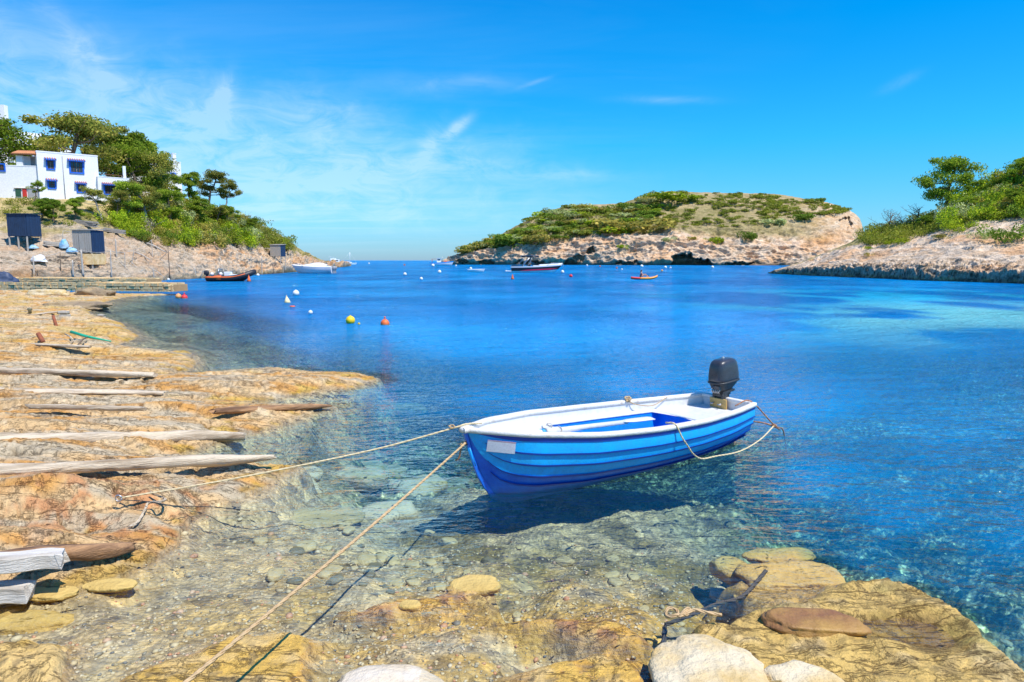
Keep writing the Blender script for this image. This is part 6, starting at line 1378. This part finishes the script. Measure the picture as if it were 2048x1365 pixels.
# ---------------------------------------------------------------- boats on the bay
def hull(L, B, H, fl=.12, bowr=.14, sheer=.25, draft=.25, n=28, m=8, tr=.92, full=1.7, deckdrop=.0):
    """outer shell from the transom (x=0) to the bow (x=L); returns (shell rows per side, sheer function, beam function)"""
    def hbm(s): return B / 2 * (tr + (1 - tr) * min(1, s / .3)) * (max(0., 1 - max(0, (s - .35) / .65) ** full))
    def zs(s): return H * (1 - sheer * .4) + H * sheer * s * s
    def row(s, sg, h0=0., h1=1.):
        r = []
        for j in range(m + 1):
            h = h0 + (h1 - h0) * j / m; b = hbm(s) * (1 - fl * (1 - h)) * (1 - (1 - h) ** 3.2) ** .5 if h > 0 else .0
            z = -draft * (1 - s ** 4) + (zs(s) + draft * (1 - s ** 4)) * h; x = s * L * (1 - bowr * (1 - h) ** 1.2 * s ** 3); r.append((x, sg * b, z))
        return r
    def shell(h0=0., h1=1., push=0.):
        mb = MB()
        for sg in (-1, 1):
            rows = [row(i / n, sg, h0, h1) for i in range(n + 1)]
            if push: rows = [[(x, y + sg * push, z) for x, y, z in r] for r in rows]
            if sg > 0: rows = [list(reversed(r)) for r in rows]
            mb.loft(rows)
        r0 = row(0, -1, h0, h1); r1 = row(0, 1, h0, h1); poly = r0 + list(reversed(r1)); k = len(poly); mb.add(poly, [tuple(range(k))])
        return mb
    def deck(s0=0., s1=1., dz=0., inset=.0, crown=.0):
        mb = MB(); rows = []
        for i in range(n + 1):
            s = s0 + (s1 - s0) * i / n; b = max(.001, hbm(s) - inset); rows.append([(s * L, b * y, zs(s) + dz + crown * (1 - y * y)) for y in (-1, -.5, 0, .5, 1)])
        mb.loft(rows); return mb
    return shell, deck, hbm, zs
def place(px, py, label, cat, yaw, name, group=None, dY=0.):
    P = unp(px, py, 0); return thing(name, label, cat, P, yaw, group)
# black and white speedboat with arch and bimini
t = place(1022, 545.5, 'sleek black and white speedboat with crimson stripe and tubular arch, anchored mid bay', 'boat', .06, 'speedboat'); t.scale = (1.13, 1.13, 1.13)
S, D, hb1, zs1 = hull(9.4, 2.7, 1.25, .1, .16, .30, .3)
S(.0, .42).build('hull_bottom', M['gel'], t); S(.42, .86, .01).build('hull_side', M['hull_black'], t); S(.86, 1., .02).build('hull_top', M['gel'], t)
D(.42, 1., .02, .03, .22).build('foredeck', M['gel'], t); D(0, .42, -.25, .08).build('cockpit_floor', M['gel'], t)
m = MB(); m.loft([[(x, -(hb1(x / 9.4) * (1 - .12 * .45) + .03), z) for z in (zz_, zz_ + w_)] for x, zz_, w_ in ((1.5, .32, .02), (3, .36, .16), (5, .44, .18), (7.2, .58, .14), (8.4, .72, .03))]); m.build('crimson_stripe', M['crimson'], t)
m = MB(); m.box((-.5, 0, .28), (1.1, 2.2, .12)); m.box((-.9, 0, .36), (.2, 1.6, .12)); m.build('swim_platform', M['gel'], t, bevel=.03)
m = MB()
for sg in (-1, 1):
    m.box((1.2, sg * .95, zs1(.2) + .0), (1.6, .5, .3)); m.box((3.2, sg * .6, zs1(.3) - .05), (.6, .6, .7))
m.box((.5, 0, zs1(0) + .05), (.9, 2.3, .35)); m.build('seats', M['hull_black'], t, bevel=.06)
m = MB(); rows = [[(3.9 + 1.3 * k - .6 * (1 - abs(y)), y * 1.12 * (1 - .1 * k), zs1(.45) + .15 + .55 * (1 - k)) for y in (-1, -.6, 0, .6, 1)] for k in (0, .5, 1)]; m.loft(rows); m.build('windscreen', M['glass_dark'], t)
m = MB()
for sg in (-1, 1):
    m.tube([(2.0, sg * 1.15, zs1(.2)), (2.7, sg * 1.0, zs1(.2) + .9), (3.5, sg * .8, zs1(.2) + 1.75)], 0.09, 7); m.tube([(2.9, sg * 1.15, zs1(.3)), (3.5, sg * 1.0, zs1(.3) + .9), (3.8, sg * .8, zs1(.2) + 1.78)], .045, 7)
    m.tube([(1.0, sg * 1.1, zs1(.1)), (1.9, sg * 1.0, zs1(.2) + 1.0), (2.4, sg * .9, zs1(.2) + 1.6)], .03, 6)
m.tube([(3.5, -.8, zs1(.2) + 1.75), (3.5, .8, zs1(.2) + 1.75)], .05, 7); m.tube([(3.8, -.8, zs1(.2) + 1.78), (3.8, .8, zs1(.2) + 1.78)], .045, 7); m.build('arch', M['steel'], t)
m = MB(); m.loft([[(1.9 + 3.1 * k, y * 1.0, zs1(.2) + 1.80 - .12 * y * y + .05 * math.sin(k * 3.1)) for y in (-1, 0, 1)] for k in (0, .3, .6, 1)]); o = m.build('bimini', M['hull_black'], t); q = o.modifiers.new('solidify', 'SOLIDIFY'); q.thickness = .16
m = MB(); m.tube([(9.0, sg * .3, zs1(.95)) for sg in (0,)] + [(9.5, 0, zs1(1) + .1), (9.6, 0, .4)], .03, 6); m.tube([(6.4, -.9, zs1(.7)), (7.4, -.7, zs1(.8) + .35), (8.9, -.15, zs1(.95) + .35)], .025, 6); m.tube([(6.4, .9, zs1(.7)), (7.4, .7, zs1(.8) + .35), (8.9, .15, zs1(.95) + .35)], .025, 6); m.build('bow_rail', M['steel'], t)
# white cabin boat under covers by the left shore, bow to the left
t = place(666, 547, 'long white sport cruiser off the rocks below the small stilt hut, bow left', 'boat', math.pi - .10, 'motorboat')
S, D, hb1, zs1 = hull(8.2, 2.6, 1.35, .1, .16, .25, .3); S().build('hull', M['gel'], t); D(0, 1, .01, .03, .18).build('deck', M['gel'], t)
m = MB(); rows = []
for k in np.linspace(0, 1, 9): x = 1.0 + 5.0 * k; w_ = 1.0 - .35 * k; hh_ = .75 * math.sin(min(1, k * 2.2 + .25) * math.pi / 2) * (1 - max(0, k - .45) * 1.5); rows.append([(x, w_ * math.cos(a), zs1(x / 8.2) + .05 + max(.05, hh_) * math.sin(a)) for a in np.linspace(0, math.pi, 9)])
m.loft(rows); m.build('boat_cover', M['cover'], t)
m = MB(); m.loft([[(x, -(hb1(x / 8.2) + .012), z) for z in (zs1(x / 8.2) - .38, zs1(x / 8.2) - .32)] for x in np.linspace(.4, 7.2, 12)]); m.build('side_line', M['grey_wall'], t)
m = MB(); m.tube([(5.6, -.9, zs1(.7)), (6.8, -.7, zs1(.8) + .4), (8.0, -.1, zs1(.97) + .4), (8.0, .1, zs1(.97) + .4), (6.8, .7, zs1(.8) + .4), (5.6, .9, zs1(.7))], .025, 6); m.build('bow_rail', M['steel'], t)
for sy in (-.5, .5):
    m = MB(); m.loft([rr_section(-.35, .55, .36, z, 3.5) if False else [(-.35 + q[0] * k, sy + q[1] * k, z) for q in rr_section(0, .6, .4, 0, 3.5)] for z, k in ((.75, .7), (.85, 1), (1.2, .95), (1.35, .6), (1.37, .05))], True, True); m.box((-.3, sy, .35), (.28, .14, 1.)); m.build('outboard', M['grey_wall'], t)
# orange and black inflatable
t = place(419, 563, 'orange and black inflatable boat with raised bow, near the left rocks', 'boat', .12, 'inflatable_boat')
def tubepath(off=0.):
    L = 5.3; pts = []
    for k in np.linspace(0, 1, 20): pts.append((L * k * .98, -1.0 * (1 - max(0, (k - .62) / .38) ** 2.2) , .38 + .75 * max(0, (k - .45) / .55) ** 1.8))
    return pts + [(p[0], -p[1], p[2]) for p in reversed(pts)][1:]
pts = tubepath(); m = MB(); m.tube(pts, [.30] * len(pts), 12); m.build('tube', M['rubber_black'], t)
for sg in (-1, 1):
    m = MB(); pp = [Vector((p[0], sg * (-p[1] + .24), p[2] + .10)) for p in tubepath()[:17]]; m.tube(pp, [.13] * 5 + [.11] * 6 + [.07] * 6, 8); m.build('orange_stripe', M['rubber_orange'], t)
m = MB(); m.tube([(-.1, -1.0, .36), (1.2, -1.0, .40), (1.7, -1., .4)], [.24, .31, .305], 12); m.build('stern_cone', M['rubber_orange'], t)
S, D, _a, _b = hull(4.9, 1.7, .45, .1, .2, 1.2, .2); S().build('hull_bottom', M['rubber_black'], t); D(0, .8, -.1, .1).build('floor', M['grey_wall'], t)
m = MB(); m.box((2.2, 0, .75), (.8, .7, .75)); m.box((3.0, 0, .62), (1.3, .8, .42)); m.build('console', M['gel'], t, bevel=.05)
m = MB(); m.loft([[(-.30 + q[0] * k, q[1] * k, z) for q in rr_section(0, .6, .4, 0, 3.5)] for z, k in ((.75, .7), (.85, 1), (1.15, .95), (1.3, .6), (1.32, .05))], True, True); m.box((-.25, 0, .35), (.25, .14, .9)); m.build('outboard', M['rubber_black'], t)
m = MB(); m.tube([(1.3, -.7, .6), (1.3, -.7, 1.45), (1.3, .7, 1.45), (1.3, .7, .6)], .04, 6); m.build('frame', M['steel'], t)
m = MB(); m.sphere((.55, -.75, .88), .2, 12, 8); m.build('fender', M['gel'], t); m = MB(); m.sphere((1.5, -.55, .88), .2, 12, 8); m.build('fender', M['gel'], t)
# small white dinghy
t = place(935, 544.5, 'small open white dinghy with flat rail, midway between the fishing boat and the speedboat', 'boat', .05, 'dinghy')
S, D, hb1, zs1 = hull(3.7, 1.4, .55, .1, .08, .1, .15, tr=.8, full=2.5); S().build('hull', M['gel'], t); D(0, 1, -.18, .1).build('floor', M['gel'], t)
m = MB()
for sg in (-1, 1): m.tube([(s_ * 3.7, sg * hb1(s_), zs1(s_)) for s_ in np.linspace(0, 1, 14)], .06, 7)
m.tube([(0, -hb1(0), zs1(0)), (0, hb1(0), zs1(0))], .06, 7); m.build('rail', M['gel'], t); m = MB(); m.box((1.5, 0, .32), (.3, 1.2, .05)); m.box((.5, 0, .32), (.3, 1.1, .05)); m.build('bench', M['brown_wood'], t)
# fishing boat by the island tip
t = place(861, 531.2, 'white fishing boat with blue hull line and small wheelhouse by the island tip', 'boat', .04, 'fishing_boat')
S, D, hb1, zs1 = hull(11.5, 3.4, 1.7, .1, .1, .45, .5, full=2.2); S(.0, .75).build('hull', M['gel'], t); S(.75, 1, .02).build('blue_strake', M['bright_blue'], t); D(0, 1, -.1, .1).build('deck', M['gel'], t)
m = MB(); m.box((4.2, 0, 2.3), (2.0, 2.0, 2.1)); m.box((4.3, 0, 3.42), (2.5, 2.3, .12)); m.build('wheelhouse', M['gel'], t); m = MB(); m.box((4.2, -1.01, 2.7), (1.4, .04, .6)); m.box((5.21, 0, 2.7), (.04, 1.5, .6)); m.build('window', M['glass_dark'], t)
m = MB(); m.box((2.0, 0, 3.1), (2.6, 2.4, .1)); m.tube([(.8, -1.1, 1.2), (.8, -1.1, 3.1)], .06, 5); m.tube([(.8, 1.1, 1.2), (.8, 1.1, 3.1)], .06, 5); m.build('awning', M['kayak_red'], t); m = MB(); m.tube([(6, 0, 1.4), (6.0, 0, 4.3)], .07, 6); m.tube([(6, 0, 4.2), (9.5, 0, 2.0)], .03, 4); m.build('mast', M['steel'], t)
m = MB(); m.box((7.5, 0, 1.9), (1.2, 1.2, .7)); m.build('hatch', M['b_orange'], t)
# motor yacht and sailing boat past the left point
t = place(653, 530.5, 'white motor yacht with flybridge behind the tip of the left point', 'boat', .1, 'motor_yacht')
S, D, hb1, zs1 = hull(11., 3.6, 1.7, .1, .12, .3, .4); S().build('hull', M['gel'], t); D(0, 1, .0, .05).build('deck', M['gel'], t); m = MB(); m.box((4.4, 0, 2.2), (4.6, 2.6, 1.4)); m.box((3.6, 0, 3.2), (2.8, 2.2, .7)); m.build('cabin', M['gel'], t, bevel=.15)
m = MB(); m.box((4.5, -1.31, 2.3), (3.6, .05, .5)); m.build('window', M['glass_dark'], t); m = MB(); m.tube([(2.2, 0, 3.4), (2.0, 0, 4.6)], .06, 6); m.box((2.6, 0, 4.2), (2.6, 2.4, .08)); m.tube([(3.8, 0, 3.4), (3.8, 0, 4.2)], .05, 6); m.build('hardtop', M['gel'], t)
t = place(682, 530.8, 'white sailing boat with bare mast beside the motor yacht', 'boat', .05, 'sailing_boat')
S, D, hb1, zs1 = hull(8.2, 2.5, 1.1, .1, .12, .2, .4); S().build('hull', M['gel'], t); D(0, 1, .0, .05).build('deck', M['gel'], t); m = MB(); m.box((4.2, 0, 1.3), (2.6, 1.4, .6)); m.build('cabin', M['gel'], t, bevel=.1)
m = MB(); m.tube([(4.6, 0, 1.), (4.6, 0, 6.6)], .09, 6); m.tube([(4.6, 0, 1.9), (1.2, 0, 2.0)], .08, 6); m.tube([(4.6, 0, 6.5), (8.1, 0, 1.3)], .02, 4); m.tube([(4.6, 0, 6.5), (.1, 0, 1.2)], .02, 4); m.build('mast', M['gel'], t)
t = place(1084, 530, 'small blue and white boat lying behind the black speedboat', 'boat', .0, 'small_boat')
S, D, hb1, zs1 = hull(7.6, 2.4, 1.3, .1, .12, .3, .3); S(0, .7).build('hull', M['bright_blue'], t); S(.7, 1., .03).build('white_strake', M['gel'], t); D(0, 1, .0, .05).build('deck', M['gel'], t); m = MB(); m.box((4., 0, 1.5), (2.4, 1.6, .7)); m.build('cabin', M['gel'], t, bevel=.15)
# kayak
t = place(1262, 559.5, 'orange and red sit-on-top kayak', 'kayak', .10, 'kayak')
m = MB(); rows = []
for k in np.linspace(0, 1, 22):
    x = 3.55 * k; b = .38 * math.sin(math.pi * min(1, max(0, k * .94 + .03))) ** .6; lift = .20 * abs(2 * k - 1) ** 3.2 * (1.5 if k > .5 else .4)
    rows.append([(x, b * math.cos(a) * (1 if math.sin(a) < 0 else 1), lift + .17 + (.19 if math.sin(a) < 0 else .13) * math.sin(a)) for a in np.linspace(0, 2 * math.pi, 14, endpoint=False)])
m.loft(rows, True, True); ko = m.build('hull', M['kayak_orange'], t); m = MB(); m.loft([[(x, y * b_, z) for x, y, z in r] for r, b_ in ((r_, 1.03) for r_ in rows[:8])], True, True); ro_ = m.build('red_stern', M['kayak_red'], t); ro_.scale = (1, 1, 1.04)
m = MB(); m.box((1.25, 0, .45), (.08, .45, .35)); m.build('backrest', M['rubber_black'], t)
K = t.location.copy(); KR = Matrix.Rotation(.10, 3, 'Z')
def kp(x, y, z): return tuple(KR @ Vector((x, y, z)))
# the paddler: one continuous skinned body, seated with knees drawn up
per = thing('person', 'person in red swimwear sitting on the kayak with knees drawn up, holding a paddle', 'person', K, .10)
def skin(name, vs, es, mat, parent, sub=2, root=0):
    me = bpy.data.meshes.new(name); me.from_pydata([v[0] for v in vs], es, []); me.materials.append(M[mat]); o = bpy.data.objects.new(name, me); COL.objects.link(o); o.parent = parent
    sk = o.modifiers.new('skin', 'SKIN'); sk.use_smooth_shade = True
    for i, v in enumerate(vs): me.skin_vertices[0].data[i].radius = (v[1], v[2] if len(v) > 2 else v[1])
    for i in range(len(vs)): me.skin_vertices[0].data[i].use_root = (i == root)
    o.modifiers.new('sub', 'SUBSURF').levels = sub; o.modifiers['sub'].render_levels = sub; return o
try:
    for q in ('b',):
        tmp = bpy.data.meshes.new('probe'); tmp.from_pydata([(0, 0, 0), (0, 0, 1)], [(0, 1)], []); po = bpy.data.objects.new('probe', tmp); COL.objects.link(po); po.modifiers.new('s', 'SKIN'); has = len(tmp.skin_vertices) > 0; bpy.data.objects.remove(po)
except Exception: has = False
VS = [((1.42, 0, .40), .15, .12), ((1.38, 0, .58), .12, .11), ((1.34, 0, .76), .15, .11), ((1.35, 0, .88), .10, .08), ((1.37, 0, .95), .052), ((1.39, 0, 1.02), .075), ((1.40, 0, 1.12), .095), ((1.40, 0, 1.20), .07)]
ES = [(i, i + 1) for i in range(7)]
for sg in (-1, 1):
    b = len(VS); VS += [((1.35, sg * .17, .86), .058), ((1.48, sg * .25, .66), .045), ((1.70, sg * .22, .66), .036), ((1.76, sg * .21, .67), .028)]; ES += [(3, b), (b, b + 1), (b + 1, b + 2), (b + 2, b + 3)]
    b = len(VS); VS += [((1.50, sg * .10, .42), .095), ((1.75, sg * .13, .60), .075), ((1.92, sg * .14, .68), .062), ((2.08, sg * .13, .50), .055), ((2.22, sg * .12, .34), .040), ((2.32, sg * .13, .34), .036)]; ES += [(0, b), (b, b + 1), (b + 1, b + 2), (b + 2, b + 3), (b + 3, b + 4), (b + 4, b + 5)]
    for f_ in range(5):
        b2 = len(VS); base_i = b - 1
        off = (f_ - 2) * .014; VS += [((1.80, sg * .21 + off, .66), .009), ((1.83, sg * .21 + off, .645 - .004 * f_), .008)]; ES += [(base_i, b2), (b2, b2 + 1)]
if has: skin('body', VS, ES, 'skin', per)
else:
    m = MB()
    for a, b in ES: m.tube([VS[a][0], VS[b][0]], [VS[a][1], VS[b][1]], 8)
    m.build('body', M['skin'], per)
m = MB(); m.sphere((1.375, 0, 1.15), .108, 12, 8, (1., .95, .95)); m.tube([(1.30, 0, 1.12), (1.28, 0, 1.02), (1.29, 0, .92)], [.07, .06, .03], 8); m.build('hair', M['hair'], per)
m = MB(); m.loft([[(1.34 + .015 * k + .175 * (1 - .12 * k) * math.cos(a) * .78, .17 * (1.02 - .05 * abs(k - 1)) * math.sin(a), .52 + .11 * k) for a in np.linspace(0, 6.283, 16, endpoint=False)] for k in (0, 1, 2, 2.8)], True, True); m.build('swimsuit', M['red_cloth'], per)
m = MB(); m.sphere((1.495, 0, 1.10), .014, 6, 4); m.build('nose', M['skin'], per)
m = MB(); m.sphere((1.482, -.035, 1.125), .010, 6, 4); m.sphere((1.482, .035, 1.125), .010, 6, 4); m.build('eyes', M['hair'], per)
A_, B_ = Vector((1.95, -1.0, .55)), Vector((1.68, .95, .82)); pd = thing('paddle', 'black double-bladed paddle held across the kayak', 'paddle', K, .10)
m = MB(); m.tube([A_, B_], .016, 8); m.build('shaft', M['rubber_black'], pd)
for q, sgn in ((A_, -1), (B_, 1)):
    m = MB(); m.sphere(q + (B_ - A_).normalized() * sgn * .2, .1, 10, 6, (.2, 2.1, .9)); m.build('blade', M['rubber_black'], pd)

# ---------------------------------------------------------------- buoys
BG = 'mooring buoys floating on the bay'
def buoy(px, py, rpx, mat, label, shape='ball'):
    P = unp(px, py, 0); r = rpx / F * P.y * 1.0; t_ = thing('buoy', label, 'buoy', P, random.uniform(0, 6), group=BG)
    m = MB()
    if shape == 'ball': m.sphere((0, 0, r * .62), r, 20, 12); m.build('float', M[mat], t_); q = MB(); q.tube([(0, 0, r * 1.55), (0, 0, r * 1.78)], r * .16, 8); q.build('neck', M[mat], t_)
    elif shape == 'top':
        m.lathe([(.001, -.5 * r), (r * .8, -.35 * r), (r * .98, .1 * r), (r * .98, .55 * r), (r * .7, 1.0 * r), (r * .28, 1.3 * r), (.001, 1.32 * r)], n=20); m.build('float', M[mat], t_)
        q = MB(); q.tube([(0, 0, 1.25 * r), (0, 0, 1.7 * r)], r * .14, 8); q.sphere((0, 0, 1.75 * r), r * .2, 8, 6); q.build('neck', M[mat], t_); q = MB(); q.lathe([(r * .99, -.1 * r), (r * 1.01, -.05 * r), (r * 1.01, .12 * r), (r * .99, .15 * r)], n=20); q.build('waterline_band', M['stone_dark'], t_)
    elif shape == 'cone':
        q = Matrix.Rotation(-.45, 3, 'Y'); m.lathe([(.001, -.6 * r), (r * .8, -.4 * r), (r, .1 * r), (r * .75, .9 * r), (r * .3, 1.9 * r), (r * .12, 2.3 * r), (.001, 2.35 * r)], n=18, M=q); m.build('float', M[mat], t_); q2 = MB(); q2.tube([q @ Vector((0, 0, 2.2 * r)), q @ Vector((0, 0, 2.6 * r))], r * .12, 6); q2.build('neck', M[mat], t_)
    elif shape == 'stick':
        m.lathe([(.001, -.3 * r), (r, 0), (r * .8, .8 * r), (r * .3, 2.6 * r), (.001, 3.4 * r)], n=12); m.build('float', M[mat], t_)
    elif shape == 'ring':
        m.tube([(r * math.cos(a), r * math.sin(a), .12 * r) for a in np.linspace(0, 6.283, 17)], r * .36, 8); m.build('float', M[mat], t_)
for a in ((701, 647, 9.2, 'b_yellow', 'big yellow ball buoy, brightest of the near buoys'), (770, 650, 8.8, 'b_orange', 'big orange-red buoy with a knob on top, right of the yellow one', 'top'), (592, 591, 6.4, 'b_white', 'white ball buoy behind the tilted cream buoy'), (575, 606, 6.2, 'b_cream', 'tilted cream pear-shaped buoy', 'cone'),
          (585, 614, 4.2, 'b_orange', 'low orange ring buoy just below the tilted cream buoy', 'ring'), (621, 628, 4.4, 'b_white', 'small white buoy between the cream and the yellow buoys'), (357, 597, 5.8, 'b_peach', 'faded orange ball buoy, left of a touching pair off the pier'), (369, 597.5, 6.2, 'b_red', 'bright red buoy, right of a touching pair off the pier', 'top'),
          (718, 649.5, 2.4, 'b_yellow', 'tiny yellow float just right of the big yellow buoy'), (371, 558, 2.6, 'b_white', 'small white float left of the inflatable boat'), (337, 561, 2.6, 'b_white', 'small white float behind the end of the pier'), (498, 563.5, 4, 'b_orange', 'orange pointed buoy under the raised bow of the inflatable', 'stick'), (516, 552.5, 3, 'b_white', 'pale float right of the inflatable boat'),
          (738, 528.5, 1.6, 'b_white', 'tiny white float on the open horizon water'), (809, 531.5, 1.7, 'b_orange', 'tiny orange float toward the horizon'), (810, 551, 3.4, 'b_white', 'white buoy left of the little fishing boat, farther in'), (842.5, 560, 3.2, 'b_white', 'white buoy in front and left of the dinghy'), (879, 546.5, 3.6, 'b_white', 'white ball buoy below the fishing boat'), (866, 533.5, 3.2, 'b_white', 'white ball buoy at the stern of the fishing boat'),
          (941.6, 539.5, 2.8, 'b_white', 'white ball buoy just behind the dinghy'), (1025, 559, 3.2, 'b_orange', 'orange pointed buoy at the stern of the speedboat', 'stick'), (1141.7, 554.5, 3.4, 'b_red', 'red ball buoy right of the speedboat'), (1125, 546.5, 3.4, 'b_white', 'white ball buoy under the bow of the speedboat'), (1174, 532.5, 2., 'b_white', 'small white buoy close under the island, left'),
          (1233.5, 537.5, 1.8, 'b_orange', 'tiny orange buoy left of the kayak, near the island'), (1243.7, 540.5, 1.8, 'b_white', 'tiny white buoy behind the kayak, to the left'), (1283.4, 535, 3.2, 'b_white', 'white ball buoy behind the kayaker near the island'), (1330.8, 537, 2.8, 'b_white', 'white buoy right of the kayak, before the large cave'), (1341, 537, 1.8, 'b_white', 'small white float touching the buoy before the cave'),
          (1323.9, 543.5, 2.4, 'b_peach', 'small orange float right behind the kayak bow'), (1425, 537, 3., 'b_white', 'white buoy right of the large cave, last before the headland'), (912, 532.8, 1.8, 'b_white', 'tiny white float at the bow of the fishing boat'), (1200, 534, 1.6, 'b_orange', 'tiny orange float below the island rocks, left of the kayak')):
    buoy(*a)
